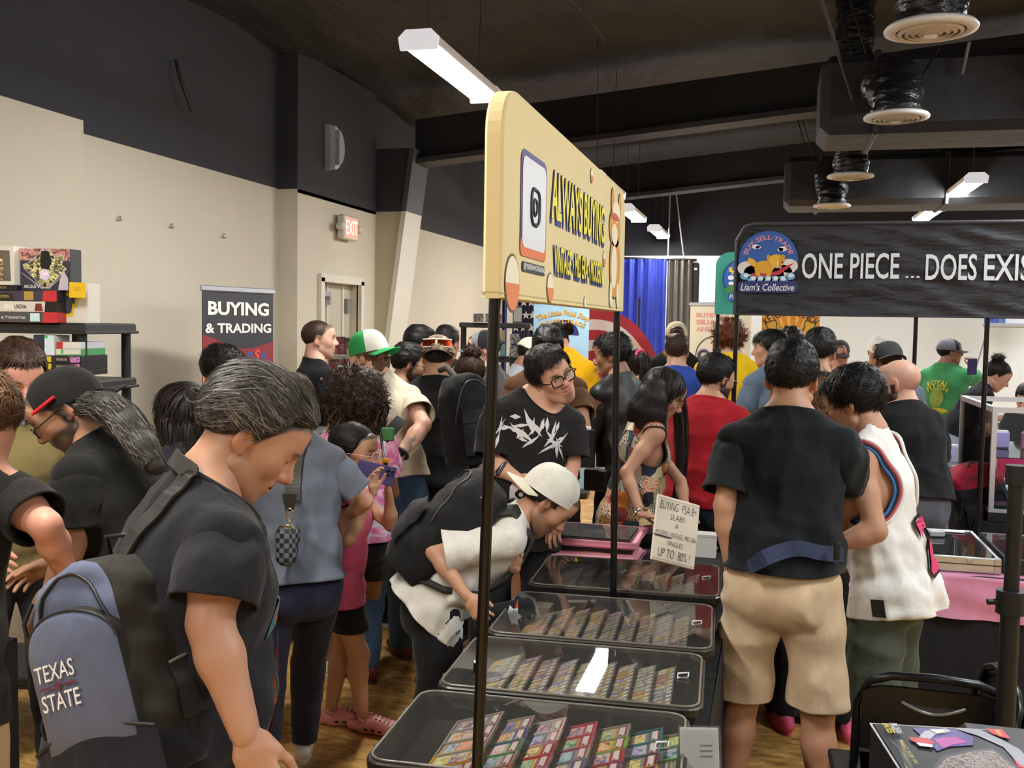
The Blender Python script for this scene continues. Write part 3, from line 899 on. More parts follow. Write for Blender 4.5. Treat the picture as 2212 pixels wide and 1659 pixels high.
def locks(path, r0, r1, n, rg, w=.003, seg=9, core=True, wave=.012):
    """A fall of long hair along a world path: a soft core and many locks."""
    path = [np.asarray(q, float) for q in path]; f = Fld(); m = len(path)
    for i in range(m - 1):
        a, b = i / (m - 1), (i + 1) / (m - 1)
        f.cap(path[i], path[i + 1], .8 * (r0 + (r1 - r0) * a), .8 * (r0 + (r1 - r0) * b), k=.02)
    geo = []
    if core:
        V, Q = f.mesh(max(.008, min(r0, r1) / 3 + .002), 1)
        V = V + normals(V, Q) * (.004 * noise3(V, 90, 8, (1, 1, .2)))[:, None]
        geo = [(V, [Q])]
    ts = np.linspace(0, m - 1.001, seg + 1); ii = ts.astype(int); fr = (ts - ii)[:, None]
    C = np.array(path)[ii] * (1 - fr) + np.array(path)[np.minimum(ii + 1, m - 1)] * fr
    an = rg.uniform(0, 6.28, n); rad = rg.uniform(.75, 1.12, n); ph = rg.uniform(0, 6.28, n)
    t0 = N(path[-1] - path[0]); u = N(np.cross(t0, [0.3, 1, .2])); v = np.cross(t0, u)
    rows = []
    for i in range(seg + 1):
        t = i / seg; rr = (r0 + (r1 - r0) * t) * rad * (1 + .12 * np.sin(ph + 7 * t))
        wv = wave * np.sin(ph + t * 8)
        pt = C[i] + (np.cos(an) * rr)[:, None] * u + (np.sin(an) * rr)[:, None] * v + wv[:, None] * (-np.sin(an)[:, None] * u + np.cos(an)[:, None] * v)
        side = (-np.sin(an)[:, None] * u + np.cos(an)[:, None] * v) * w * (1 - .6 * t)
        rows.append(np.stack([pt - side, pt + side], 1).reshape(-1, 3))
    V = np.concatenate(rows); base = np.arange(n) * 2
    Qs = np.concatenate([np.stack([base + i * 2 * n, base + i * 2 * n + 1, base + (i + 1) * 2 * n + 1, base + (i + 1) * 2 * n], 1) for i in range(seg)])
    geo.append((V, [Qs])); return geo


def join_geo(geos):
    V = []; F = {3: [], 4: []}; n = 0
    for v, fs in geos:
        for q in (fs if isinstance(fs, list) else [fs]):
            if len(q): F[q.shape[1]].append(q + n)
        V.append(v); n += len(v)
    return np.concatenate(V), [np.concatenate(F[k]) for k in (4, 3) if F[k]]


def hand_mesh(h, curl=.5, spread=.06, thumb=.5):
    f = Fld(); Y, Z = np.array([0, 1., 0]), np.array([0, 0, 1.])
    f.cap((-.01, 0, 0), (.03, .002, 0), (.026, .019), (.034, .0155), side=Y, front=Z, k=.012)
    f.cap((.03, .002, 0), (.082, 0, 0), (.036, .0155), (.041, .0125), side=Y, front=Z, k=.015)
    f.cap((.015, .026, .006), (.045, .040, .012), .014, .012, k=.012)
    for i, (y, L, r) in enumerate(((.030, .070, .0088), (.010, .079, .0092), (-.011, .073, .0088), (-.030, .056, .0078))):
        p = np.array([.086 - .006 * abs(i - 1.2), y, .001]); a = 0.0; c = curl * (1 + .12 * (i - 1.5))
        az = (1.2 - i) * spread
        for j, fr in enumerate((.44, .31, .25)):
            a += c * (.75, 1.0, .7)[j]
            q = p + L * fr * np.array([math.cos(a) * math.cos(az), math.cos(a) * math.sin(az), math.sin(a)])
            f.cap(p, q, r * (1 - .06 * j), r * (.95 - .08 * j), k=.006 if j == 0 else .0025); p = q
    t = thumb
    p = np.array([.040, .036, .010]); q = p + .036 * np.array([.80, .60 - .5 * t, .25 + .6 * t]); f.cap(p, q, .0115, .0098, k=.008)
    r2 = q + .030 * np.array([.93, .15 - .3 * t, .30 + .4 * t]); f.cap(q, r2, .0098, .0080, k=.003)
    return f.mesh(h, 1)
HANDS = {}


# ---------------------------------------------------------------- caps and glasses
def hmat(o, M, s=1.0):
    m = Matrix.Identity(4)
    for i in range(3):
        for j in range(3): m[i][j] = M[i][j] * s
        m[i][3] = o[i]
    return m


def make_cap(o, M, c_front, c_back, parent, back=False, tilt=0, brim=None, mesh_back=False, z0=.018, flat=0.0, up=0):
    """Baseball cap on the head frame (o, M): crown of panels, brim, button; worn backwards when back."""
    K = M @ (RZ(180) if back else np.eye(3)) @ RX(-tilt)
    yo = .010 if back else -.014
    def w(p): return o + K @ np.asarray(p)
    nu, nv = 36, 10; vs = []; mi = []
    for j in range(nv + 1):
        ph = (PI / 2) * j / nv
        for i in range(nu):
            a = 2 * PI * i / nu
            seam = .0012 * abs(math.sin(3 * a)) ** .3
            r = math.cos(ph) ** (.82 if not flat else .7)
            x, y, z = .0905 * r * math.sin(a), yo + .112 * r * math.cos(a), z0 + (.108 + .014 * flat) * math.sin(ph)
            sc = 1 + seam * 4
            vs.append(w((x * sc, yo + (y - yo) * sc, z)))
    fs = [(j * nu + i, j * nu + (i + 1) % nu, (j + 1) * nu + (i + 1) % nu, (j + 1) * nu + i) for j in range(nv) for i in range(nu)]
    b = MB(); b.add(vs, fs, 0, True)
    for k, (j, i) in enumerate((j, i) for j in range(nv) for i in range(nu)):
        a = 2 * PI * (i + .5) / nu
        b.mi[k] = 0 if math.cos(a) > .30 else 1
    mf = cloth(c_front, name='cap_' + c_front); mb_ = cloth(c_back, name='cap_' + c_back)
    b.build('cap_crown', [mf, mb_], parent)
    bb = MB()
    def brimf(u, v, dz=0):
        a = (u - .5) * 2.3
        r0 = np.array([.088 * math.sin(a), yo + .108 * math.cos(a), z0 + .004])
        ext = .072 * math.cos((u - .5) * 2.35) ** .7
        x, y = r0[0] * (1 + .05 * v), r0[1] + ext * v
        return w((x, y, z0 + .004 - .020 * (x / .085) ** 2 - .012 * v + up * v * v + dz))
    bb.grid(lambda u, v: brimf(u, v, .0022), 18, 5); bb.grid(lambda u, v: brimf(1 - u, v, -.0022), 18, 5)
    bb.tube([brimf(i / 18, 1) for i in range(19)], .0026, 6)
    bb.build('cap_brim', cloth(brim or c_front, name='cap_' + (brim or c_front)), parent)
    MB().lathe([(0, .004), (.006, .003), (.007, 0), (0, -.002)], w((0, yo, z0 + .108 + .014 * flat)), 10).build('cap_button', cloth(brim or c_front, name='cap_' + (brim or c_front)), parent)
    # adjusting strap over the opening at the rear
    MB().tube([w((.0915 * math.sin(a), yo + .113 * math.cos(a), z0 + .008)) for a in np.linspace(PI - .6, PI + .6, 9)], .005, 6).build('cap_strap', cloth(c_back, name='cap_' + c_back), parent)
    if back:
        MB().prism(ellipse(.030, .022, 16), w((0, yo - .1105, z0 + .032)), K @ np.array([-1., 0, 0]), K @ N([0, .45, 1.]), K @ np.array([0, -.004, 0])).build('cap_opening', mat('cap_gap', '161312', .9), parent)


def make_glasses(o, M, parent, c='0c0c0e', r=(.025, .019), th=.0022, square=.6, metal=False, lens=True):
    def w(p): return o + M @ np.asarray(p)
    m = mat('specs_' + c, c, .25, .8 if metal else 0)
    fr = MB(); le = MB()
    for s in (-1, 1):
        pts = []
        for i in range(20):
            a = 2 * PI * i / 20; ca, sa = math.cos(a), math.sin(a); q = 2 / (2 + 3 * square)
            pts.append(w((s * .0325 + r[0] * np.sign(ca) * abs(ca) ** q, .112 - .010 * abs(s * .0325 + r[0] * ca) / .05, .000 + r[1] * np.sign(sa) * abs(sa) ** q)))
        fr.tube(pts, th, 6, closed=True)
        if lens: le.add(pts, [tuple(range(20))])
        fr.tube([w((s * (.0325 + r[0]), .102, .006)), w((s * .078, .090, .007)), w((s * .083, .0, .007)), w((s * .081, -.022, -.008))], th, 6)
    fr.tube([w((-.009, .112, .004)), w((0, .116, .006)), w((.009, .112, .004))], th, 6)
    g = fr.build('glasses_frame', m, parent)
    if lens: le.build('glasses_lenses', clear_mat('lens_clear', .5, .02, body=.03), parent)


# ---------------------------------------------------------------- shoes
def make_shoe(ank, toe, parent, c='1a1a1c', sole='dcdcda', name='shoe', h=.008, s=1.0):
    a = np.array([ank[0], ank[1], 0.0]); t = N([toe[0], toe[1], 0]); sd = np.cross(t, [0, 0, 1.]); Z = np.array([0, 0, 1.])
    f = Fld()
    f.cap(a - t * .055 * s + Z * .052 * s, a + t * .02 * s + Z * .056 * s, (.034 * s, .040 * s), (.040 * s, .040 * s), side=sd, front=Z, k=.03)
    f.cap(a + t * .02 * s + Z * .05 * s, a + t * .155 * s + Z * .038 * s, (.040 * s, .040 * s), (.044 * s, .030 * s), side=sd, front=Z, k=.03)
    f.cap(a - t * .012 * s + Z * .07 * s, a - t * .005 * s + Z * .12 * s, .040 * s, .038 * s, k=.02)
    V, Q = f.mesh(h * s, 1)
    V, Q = clip(V, Q, .022 * s - V[:, 2])
    sh = link(name, np_mesh(name, V, Q, True, [mat('shoe_' + c, c, .5, bump=(60, .05))]), parent)
    o = []
    for i in range(28):
        q = 2 * PI * i / 28; x = .055 * s + .132 * s * math.cos(q); wd_ = (.043 + .008 * math.cos(q + .3)) * s * math.sin(q)
        o.append((x, wd_))
    MB().prism(o, a + Z * .002, t, -sd, Z * .028 * s).build(name + '_sole', mat('sole_' + sole, sole, .6), parent)
    return sh


# ---------------------------------------------------------------- the figure
PEOPLE = {}


def person(key, label, hc, d, rel, skin='tan', hair=None, hairc='dark', fem=False, top=None, bottom=None, near=1, g=1.0, belly=0.0,
           bend=6, side=0, twist=0, hp=12, hy=0, hr=0, hs=1.0, la='down', ra='down', sleeve=.62, hem=-.06, topc='1b1b1d', botc='26262b', bot='trousers',
           stance=.15, tank=False, shoe='1b1b1e', sole='d8d8d6', face=None, curl=.45, height=None, lfoot=None, rfoot=None, ease=.02, fluff=1.0, legs=True, neckr=1.0, head=None,
           seat=None, hemout=0.0, topmat=None, botmat=None, shw=1.0, lhand=None, rhand=None, brel=None, folds=1.0, neckh=0.0, nx=0.0, hole=1.0, feet=True, botz=None):
    face = face or {}; tank = tank or top == 'tank'
    C0 = P(hc[0], hc[1], d); az0 = viewaz(C0)
    body_az = az0 + (rel if brel is None else brel); head_az = az0 + rel + hy
    B = RZ(-body_az)                                   # local x right, y forward, z up
    U3 = RZ(twist) @ RY(side) @ RX(-bend)
    hipz = .945
    nb_l = np.array([0, -.01, .525]); hd_off = lambda Hm, up: .5 * up * .155 + Hm @ np.array([0, .012, .062])
    Hm_l = RZ(-(head_az - body_az)) @ RX(-hp) @ RY(hr)
    up_l = U3 @ np.array([0, 0, 1.]); neck_dir = N(up_l + N(Hm_l[:, 2]) * .9 + Hm_l[:, 1] * .15)
    hl = np.array([0, 0, hipz]) + U3 @ nb_l + neck_dir * .085 + Hm_l @ np.array([0, .018, .062]) + np.array([nx, 0, -abs(nx) * .3])
    if seat is not None:
        s = height or 1.0
    else:
        s = C0[2] / hl[2] if height is None else height
    W0 = C0 - B @ (hl * s)
    if seat is None and height is None: W0[2] = 0.0
    def L(p): return W0 + B @ (np.asarray(p, float) * s)
    BU = B @ U3; Rv, Fv, Uv = BU[:, 0], BU[:, 1], BU[:, 2]
    hip = L((0, 0, hipz))
    def T(p): return hip + BU @ (np.asarray(p, float) * s)
    HM = B @ Hm_l
    q = s * (1 + (g - 1) * .62) * .955
    ease = ease * .72; t = thing('person', label, 'person', (hip[0], hip[1], 0), 0)
    J = {'hip': hip, 'neck': T(nb_l), 'head': C0, 'HM': HM, 'R': Rv, 'F': Fv, 'U': Uv, 's': s, 'T': T, 'root': t}
    sw = (.170 if not fem else .150) * shw
    SH = {-1: T((-sw, .0, .440)), 1: T((sw, .0, .440))}
    up_arm, fo_arm = .285 * s, .255 * s
    arms = {}
    for sd, spec in ((-1, la), (1, ra)):
        S0 = SH[sd]
        def X(dx, dy, dz, base=BU): return base @ np.array([sd * dx, dy, dz])
        if isinstance(spec, str):
            if spec == 'down': e = S0 + N(X(.20, -.08, -1, B)) * up_arm; wv = e + N(X(.02, .28, -1, B)) * fo_arm
            elif spec == 'fwd': e = S0 + N(X(.22, .22, -1, B)) * up_arm; wv = e + N(X(-.25, 1, -.35, B)) * fo_arm
            elif spec == 'low': e = S0 + N(X(.2, .18, -1, B)) * up_arm; wv = e + N(X(-.2, .7, -.8, B)) * fo_arm
            elif spec == 'up': e = S0 + N(X(.25, .5, -.8, B)) * up_arm; wv = e + N(X(-.3, .8, .6, B)) * fo_arm
            elif spec == 'cross': e = S0 + N(X(.22, .15, -1, B)) * up_arm; wv = e + N(X(-1, .55, .05, B)) * fo_arm
            elif spec == 'hip': e = S0 + N(X(.55, -.25, -.9, B)) * up_arm; wv = e + N(X(-.45, .45, -.75, B)) * fo_arm
            elif spec == 'back': e = S0 + N(X(.25, -.35, -1, B)) * up_arm; wv = e + N(X(-.55, -.2, -.8, B)) * fo_arm
        else:
            e, wv = [np.asarray(P(a[0], a[1], d + (a[2] if len(a) > 2 else 0))) for a in spec[:2]]
        arms[sd] = (S0, e, wv)
    J['arms'] = arms
    skinc = np.array(lin(SKIN.get(skin, skin)))
    hr_c = np.array(lin(HAIR.get(hairc, '1a1412')))
    hh = {0: .0095, 1: .0062, 2: .0038}[near]; bh = {0: .024, 1: .017, 2: .0125}[near]
    # ---- body: trunk, neck, arms, legs as one field
    f = Fld()
    hx = .095 * q
    f.cap(T((0, 0, .02)), T((0, .01, .16)), (.150 * q, .105 * q), (.135 * q, .10 * q), side=Rv, front=Fv, k=.04)
    f.cap(T((0, .01, .16)), T((0, .005, .34)), (.135 * q, .10 * q), (.15 * q * shw, .108 * q), side=Rv, front=Fv, k=.05)
    f.cap(T((0, .005, .34)), T((0, -.005, .45)), (.15 * q * shw, .105 * q), (.11 * q, .08 * q), side=Rv, front=Fv, k=.05)
    nr = (.057 if not fem else .047) * s * neckr
    f.cap(SH[-1], SH[1], .052 * s, .052 * s, k=.05)
    for sd in (-1, 1): f.cap(T((sd * .035, -.02, .56)), SH[sd] + Uv * .012, .036 * s, .040 * s, k=.045)
    hb = C0 + HM @ (np.array([0, -.018, -.03]) * hs)
    f.cap(T((0, -.012, .48)), hb, nr * 1.08, nr, k=.035)
    armr = .047 * (q + s) / 2 if not fem else .041 * (q + s) / 2
    for sd in (-1, 1):
        S0, e, wv = arms[sd]
        mid = S0 + (e - S0) * .45
        f.cap(S0, mid, armr * 1.18, armr * 1.02, k=.03, own=5); f.cap(mid, e, armr * 1.02, armr * .80, k=.02, own=5)
        m2 = e + (wv - e) * .3
        f.cap(e, m2, armr * .80, armr * .86, k=.02, own=5); f.cap(m2, wv, armr * .86, armr * .56, k=.02, own=5)
    hipsL = {}
    for sd, ft in ((-1, lfoot), (1, rfoot)):
        h0 = L((sd * .092, 0, .90)); ank = L((sd * stance, -.01, .085)); kn = L((sd * (stance + .092) / 2, .025, .49))
        if ft is not None:
            ank = np.array([ft[0], ft[1], .085 * s]); kn = (h0 + ank) / 2 + B @ np.array([0, .05, 0]) * s; kn[2] = .49 * s
        if seat is not None:
            kn = h0 + B @ (np.array([sd * .05, .42, -.02]) * s); ank = np.array([kn[0], kn[1], .085])
        hipsL[sd] = (h0, kn, ank)
        if legs:
            f.cap(h0, kn, .083 * q, .056 * q, k=.04)
            cm = kn + (ank - kn) * .3 - B @ np.array([0, .012, 0]) * s
            f.cap(kn, cm, .056 * q, .058 * q, k=.03); f.cap(cm, ank, .058 * q, .036 * s, k=.02)
    J['legs'] = hipsL
    FBODY = f
    def outside(V, Q, fields):
        for fld, gap in fields:
            if fld is not None:
                d_ = fld.at(V, 0 if fld is FBODY else None); V = V + normals(V, Q) * np.where(d_ > -.09, np.clip(gap - d_, 0, .07), 0)[:, None]
        return V
    bv, bq = f.mesh(bh, 1)
    geos = [(bv, [bq])]; cols = [np.tile(skinc, (len(bv), 1)) * (1 + .04 * noise3(bv, 20, 4))[:, None]]
    # knuckle-side redness at elbows and knees
    for sd in (-1, 1):
        for c_, r_ in ((arms[sd][1], .05), (hipsL[sd][1], .06)):
            dd = np.exp(-(np.linalg.norm(bv - c_, axis=1) / r_) ** 2)
            cols[0] = mixc(cols[0], cols[0] * np.array([.98, .82, .78]), dd * .3)
    # ---- hands
    J['hands'] = {}
    for sd, spec, hsp in ((-1, la, lhand), (1, ra, rhand)):
        S0, e, wv = arms[sd]; hsp = hsp or {}
        xd = N(wv - e)
        if 'dir' in hsp: xd = N(BU @ np.array(hsp['dir'])) if not hsp.get('world') else N(hsp['dir'])
        pal = hsp.get('palm')
        inward = -Rv * sd
        if pal is None: pal = N(inward * 1.0 + (np.array([0, 0, -1.]) * .8 if spec not in ('down',) else 0))
        else: pal = np.asarray(pal, float)
        zz = N(pal - xd * (pal @ xd)); yy = np.cross(zz, xd)
        cu = hsp.get('curl', curl)
        key_h = (round(cu, 2), round(hsp.get('thumb', .5), 2), round(hsp.get('spread', .06), 2), near)
        if key_h not in HANDS: HANDS[key_h] = hand_mesh({0: .0065, 1: .0055, 2: .0042}[near], cu, hsp.get('spread', .06), hsp.get('thumb', .5))
        hv, hq = HANDS[key_h]; hv = hv.copy()
        # thumb must lie towards the body for a forward palm-down hand: mirror when needed
        flip = 1 if (sd == 1) else -1
        yv = yy * (1 if sd * 1 > 0 else -1) * -1
        m = np.stack([xd, yv, zz], 1)
        hsz = s * (1.0 if not fem else .9) * (hsp.get('size', 1.0))
        wp = wv + (hv * hsz) @ m.T
        if np.linalg.det(m) < 0: hq = hq[:, ::-1]
        geos.append((wp, [hq])); nzz = noise3(wp, 60, 9)
        hc_ = np.tile(skinc, (len(wp), 1)) * (1 + .05 * nzz)[:, None]
        tip = sm(hv[:, 0], .135, .165)
        cols.append(mixc(hc_, hc_ * np.array([1.05, .82, .78]), tip * .6))
        J['hands'][sd] = (wv, m, hsz)
    # ---- head
    hv, hq = head_mesh('f' if fem else 'm', hh)
    hsv = np.array(head or (1, 1, 1)) * hs
    wp = C0 + (hv * hsv) @ HM.T
    fo = dict(face)
    if hair == 'buzz' or hair == 'bald': fo.setdefault('buzz', .75 if hair == 'buzz' else .16)
    elif hair: fo.setdefault('buzz', .9)
    geos.append((wp, [hq])); cols.append(head_colors(hv, skinc, hr_c, fo))
    V, F = join_geo(geos); me = np_mesh('body', V, F, True, [M_skin]); set_col(me, np.concatenate(cols))
    J['body'] = link('body', me, t)
    rg = np.random.default_rng(abs(hash(key)) % 1000 if False else sum(map(ord, key)))
    # ---- hair
    if hair and hair not in ('bald',):
        geo = hair_geo(hair, {0: .011, 1: .008, 2: .0055}[near], near, rg, fluff, HM.T @ np.array([0, 0, -1.]))
        geo = [(C0 + (v * hsv) @ HM.T, fs) for v, fs in geo]
        V, F = join_geo(geo); J['hair'] = link('hair', np_mesh('hair', V, F, True, [hair_mat(hairc)]), t); nq = len(geo[0][1][0])
        if len(geo) > 1 and hairc in ('grey', 'brown', 'mid', 'dark'): streaks(J['hair'].data, nq, sum(len(q) for q in geo[1][1]), 5, hair_mat({'grey': 'ash', 'brown': 'mid', 'mid': 'lightbrown', 'dark': 'brown'}[hairc]), .30 if hairc == 'grey' else .2, rg)
        J['hair']['kind'] = 'stuff'
    # ---- shape of the lower garment (needed so that the upper one drapes outside it)
    FB = None
    if bot:
        f = FB = Fld(); e_ = .016 if bot != 'leggings' else .014
        cut = {'trousers': .07, 'jeans': .07, 'leggings': .09, 'shorts': .50, 'short_shorts': .62}.get(bot, .07) * s
        if botz is not None: cut = botz
        wide = {'shorts': .028, 'short_shorts': .02, 'trousers': .016, 'jeans': .012, 'leggings': .004}.get(bot, .015)
        wl = L((0, -.005, 1.0)) if bend < 25 else T((0, 0, .05))
        f.cap(L((0, -.012, .90)), wl, (.158 * q + e_, .118 * q + e_), (.145 * q + e_, .108 * q + e_), side=B[:, 0], front=B[:, 1], k=.05)
        for sd in (-1, 1):
            f.ball(L((sd * .070, -.045, .865)), .085 * q + e_ * .5, k=.06)
            h0, kn, ank = hipsL[sd]
            ext = ank - np.array([0, 0, .06])
            f.cap(h0, kn, .084 * q + e_ * .8 + wide * .3, .058 * q + e_ * .7 + wide, k=.022 if sd < 0 else .010, own=sd)
            f.cap(kn, ext, .060 * q + e_ + wide, .040 * s + e_ * .8 + wide * (1.2 if bot != 'leggings' else .3), k=.012, own=sd)
    # ---- upper garment
    if top:
        f = Fld(); e_ = ease
        hw = .168 * q + e_ + .006 + hemout; hemz = hem
        f.cap(T((0, -.012, hemz - .10)), T((0, .0, .12)), (hw, .136 * q + e_ + hemout + belly * .3), (.155 * q + e_, .112 * q + e_ + belly * .6), side=Rv, front=Fv, k=.05)
        f.cap(T((0, .0, .10)), T((0, .004, .36)), (.155 * q + e_, .112 * q + e_ + belly * .6), (.160 * q * shw + e_ * .8, .112 * q + e_ * .7), side=Rv, front=Fv, k=.05)
        f.cap(T((0, .004, .34)), T((0, -.004, .44)), (.160 * q * shw + e_ * .8, .112 * q + e_ * .7), (.115 * q + e_ * .4, .084 * q + e_ * .4), side=Rv, front=Fv, k=.06)
        for sd in (-1, 1): f.ball(T((sd * .070, -.045, -.06)), .096 * q + e_, k=.06)
        if belly: f.ell(T((0, .06 + belly * .4, .10)), np.array([.15 * q, .10 * q + belly * .5, .15 * q]), M=BU, k=.08)
        if fem:
            for sd in (-1, 1): f.ball(T((sd * .075, .078, .30)), .060 * q, k=.05)
        for sd in (-1, 1):
            f.cap(T((sd * .04, -.015, .508)), SH[sd] + Uv * .004, .048 * s, .052 * s, k=.05)
        nd = N(hb - T((0, -.012, .48))); c_ = T((0, -.006, .540 + .012 * neckh))
        if not tank:
            f.cap(SH[-1], SH[1], .055 * s + e_ * .3, .055 * s + e_ * .3, k=.05)
            f.cap(T((0, -.012, .47)), c_ + nd * .05, nr * 1.10 + .016, nr * 1.0 + .007, k=.03)
        V, Q = f.mesh(bh, 1)
        fl = (V - T((0, 0, hemz))) @ -Uv + .008 * noise3(V, 9, 21)
        ax = V - T((0, -.012, .48)); ax = ax - (ax @ nd)[:, None] * nd
        nt_ = N(nd + Fv * (.30 if not tank else .9))
        fl = np.maximum(fl, np.minimum(np.minimum((V - c_) @ nt_, nr * 1.1 + .05 - np.linalg.norm(ax, axis=1)), (V - T((0, 0, .46))) @ Uv))
        if tank:
            for sd in (-1, 1):
                loc = (V - T((0, 0, 0))) @ BU / s
                ah = np.hypot((loc[:, 0] * sd - sw - .045) / (.105 * hole), (loc[:, 2] - .365) / (.150 * (.5 + hole / 2))) - 1
                fl = np.maximum(fl, -ah * .1)
        def crumple(V, Q, amp0, seed):
            nn = normals(V, Q); loc = (V - hip) @ BU
            drape = sm(-(loc[:, 2]) / s, -.42, .05)
            r1 = noise3(loc, 21, 31 + seed, (1.1, 1.1, .34)); r2 = noise3(loc, 20, 57 + seed, (.6, .6, 1.2))
            r1 = 1 - 2.2 * np.abs(r1); r2 = 1 - 2.2 * np.abs(r2)
            amp = (.0050 + .0085 * drape) * amp0
            return V + nn * (amp * (.55 * r1 + .40 * r2))[:, None]
        amp0 = (1.0 if near else .6) * (1.0 if top != 'tight' else .45) * folds
        pieces = []
        V = outside(crumple(V, Q, amp0, len(key)), Q, ((FBODY, .006), (FB, .012))); pieces.append(clip(V, Q, fl)); J['topV'] = V
        if not tank:
            for sd in (-1, 1):
                S0, e, wv = arms[sd]; g2 = Fld()
                if top == 'longsleeve':
                    g2.cap(S0 - Rv * sd * .03, e, armr * 1.3 + e_ * .5, armr * 1.08 + e_ * .4, k=.03); g2.cap(e, wv + N(wv - e) * .05, armr * 1.08 + e_ * .4, armr * .75 + e_ * .25, k=.02); cutp, axv = wv, N(wv - e)
                else:
                    axv = N(e - S0); cutp = S0 + (e - S0) * sleeve
                    Sx = S0 - Uv * .012; g2.cap(Sx - Rv * sd * .05, Sx, .052 * s + e_ * .2, .052 * s + e_ * .3, k=.03)
                    g2.cap(Sx, S0 + (e - S0) * .35, .052 * s + e_ * .3, armr * 1.25 + e_ * .6, k=.04)
                    g2.cap(S0 + (e - S0) * .35, cutp + axv * .09, armr * 1.25 + e_ * .6, armr * 1.34 + e_ * 1.3, k=.04)
                v2, q2 = g2.mesh(bh, 1)
                f2 = (v2 - cutp) @ axv + .004 * noise3(v2, 14, 5)
                v2 = crumple(v2, q2, amp0 * 1.3, 7 + sd)
                pieces.append(clip(v2, q2, f2))
        V, F = join_geo(pieces); J['topVF'] = (V, F)
        tm = topmat or cloth(topc)
        ob = link('t_shirt' if top in ('tee', 'tight') else {'longsleeve': 'long_sleeved_shirt', 'tank': 'tank_top'}.get(top, top), np_mesh('shirt', V, F, True, [tm]), t)
        J['top'] = ob
        if near:
            so = ob.modifiers.new('thickness', 'SOLIDIFY'); so.thickness = .005; so.offset = -1
    # ---- lower garment
    if bot:
        f = FB; e_ = .016
        V, Q = f.mesh(bh, 1); nn = normals(V, Q); loc = (V - hip) @ B
        am = .006 if bot != 'leggings' else .002
        V = V + nn * (am * folds * (.8 - 1.7 * np.abs(noise3(loc, 13, 71 + len(key), (.6, .6, 1.3))) + .4 - .9 * np.abs(noise3(loc, 15, 41, (1, 1, .4)))))[:, None]
        V = outside(V, Q, ((FBODY, .005),))
        V, F = clip(V, Q, cut + .004 * noise3(V, 12, 3) - V[:, 2])
        J['bottom'] = link(bot if bot in ('trousers', 'jeans', 'leggings') else 'shorts', np_mesh('bottom', V, F, True, [botmat or cloth(botc)]), t)
        if near:
            so = J['bottom'].modifiers.new('thickness', 'SOLIDIFY'); so.thickness = .004; so.offset = -1
    if feet and shoe:
        for sd in (-1, 1):
            make_shoe(hipsL[sd][2], B[:, 1] + B[:, 0] * .2 * sd, t, shoe, sole, s=s * .98, h=.012 if near < 2 else .009)
    J['o'] = C0; J['B'] = B; J['hs'] = hs
    PEOPLE[key] = J
    return J


def loops(V, F):
    """Boundary loops of a quad and triangle mesh, as arrays of points."""
    E = {}
    for fs in F:
        k = fs.shape[1]
        for i in range(k):
            for a, b in zip(fs[:, i].tolist(), fs[:, (i + 1) % k].tolist()): E[(a, b)] = 1
    nx = {a: b for (a, b) in E if (b, a) not in E}
    out = []; seen = set()
    for st in list(nx):
        if st in seen: continue
        lp = []; c = st
        while c not in seen and c in nx: seen.add(c); lp.append(c); c = nx[c]
        if len(lp) > 8: out.append(V[lp])
    return out


def smooth_loop(lp, n, it=6):
    i = np.linspace(0, len(lp), n, endpoint=False).astype(int); q = lp[i]
    for _ in range(it): q = (np.roll(q, 1, 0) + q * 2 + np.roll(q, -1, 0)) / 4
    return q


def collar(J, m, r=.006, name='collar'):
    """Ribbed band round the neck opening."""
    V, F = J['topVF']; c = J['T']((0, 0, .53)); best = None
    for lp in loops(V, F):
        d_ = np.linalg.norm(lp.mean(0) - c)
        if d_ < .09 and (best is None or len(lp) > len(best)): best = lp
    if best is not None:
        MB().tube(list(smooth_loop(best, 36)), r, 6, closed=True).build(name, m, J['root'])


BV = {}
def bvh(ob):
    if ob.name not in BV:
        me = ob.data; BV[ob.name] = BVHTree.FromPolygons([v.co for v in me.vertices], [p.vertices for p in me.polygons])
    return BV[ob.name]


def decal(polys, ob, o, u, v, m, parent, off=.004, name='print', step=.02, both=False, raw=None):
    """Lay flat shapes (2D polygons in metres) onto a curved surface by projecting along -(u x v)."""
    from mathutils.geometry import delaunay_2d_cdt
    u, v = N(u), N(v); nrm = np.cross(u, v); tr = bvh(ob); VV = []; FF = []
    todo = []
    if raw is not None: todo.append(raw)
    for poly in polys or []:
        pts = [Vector(p) for p in poly]; x = [p[0] for p in poly]; y = [p[1] for p in poly]
        ed = [(i, (i + 1) % len(pts)) for i in range(len(pts))]
        for a in np.arange(min(x) + step / 2, max(x), step):
            for b in np.arange(min(y) + step / 2, max(y), step): pts.append(Vector((a, b)))
        r = delaunay_2d_cdt(pts, ed, [], 1, 1e-5)
        todo.append((np.array([(p[0], p[1], 0) for p in r[0]]), [tuple(f) for f in r[2]]))
    for V, F in todo:
        ok = {}; n0 = len(VV); W = []
        for i, p in enumerate(V):
            w = np.asarray(o) + p[0] * u + p[1] * v
            h = tr.ray_cast(Vector(w + nrm * .35), Vector(-nrm), .7)
            if h[0] is None: continue
            ok[i] = len(VV) + len(W); W.append(np.array(h[0]) + nrm * off)
        VV += W
        FF += [tuple(ok[i] for i in f) for f in F if all(i in ok for i in f)]
    if not FF: return None
    me = bpy.data.meshes.new(name); me.from_pydata([tuple(p) for p in VV], [], FF)
    return link(name, me, parent, m)
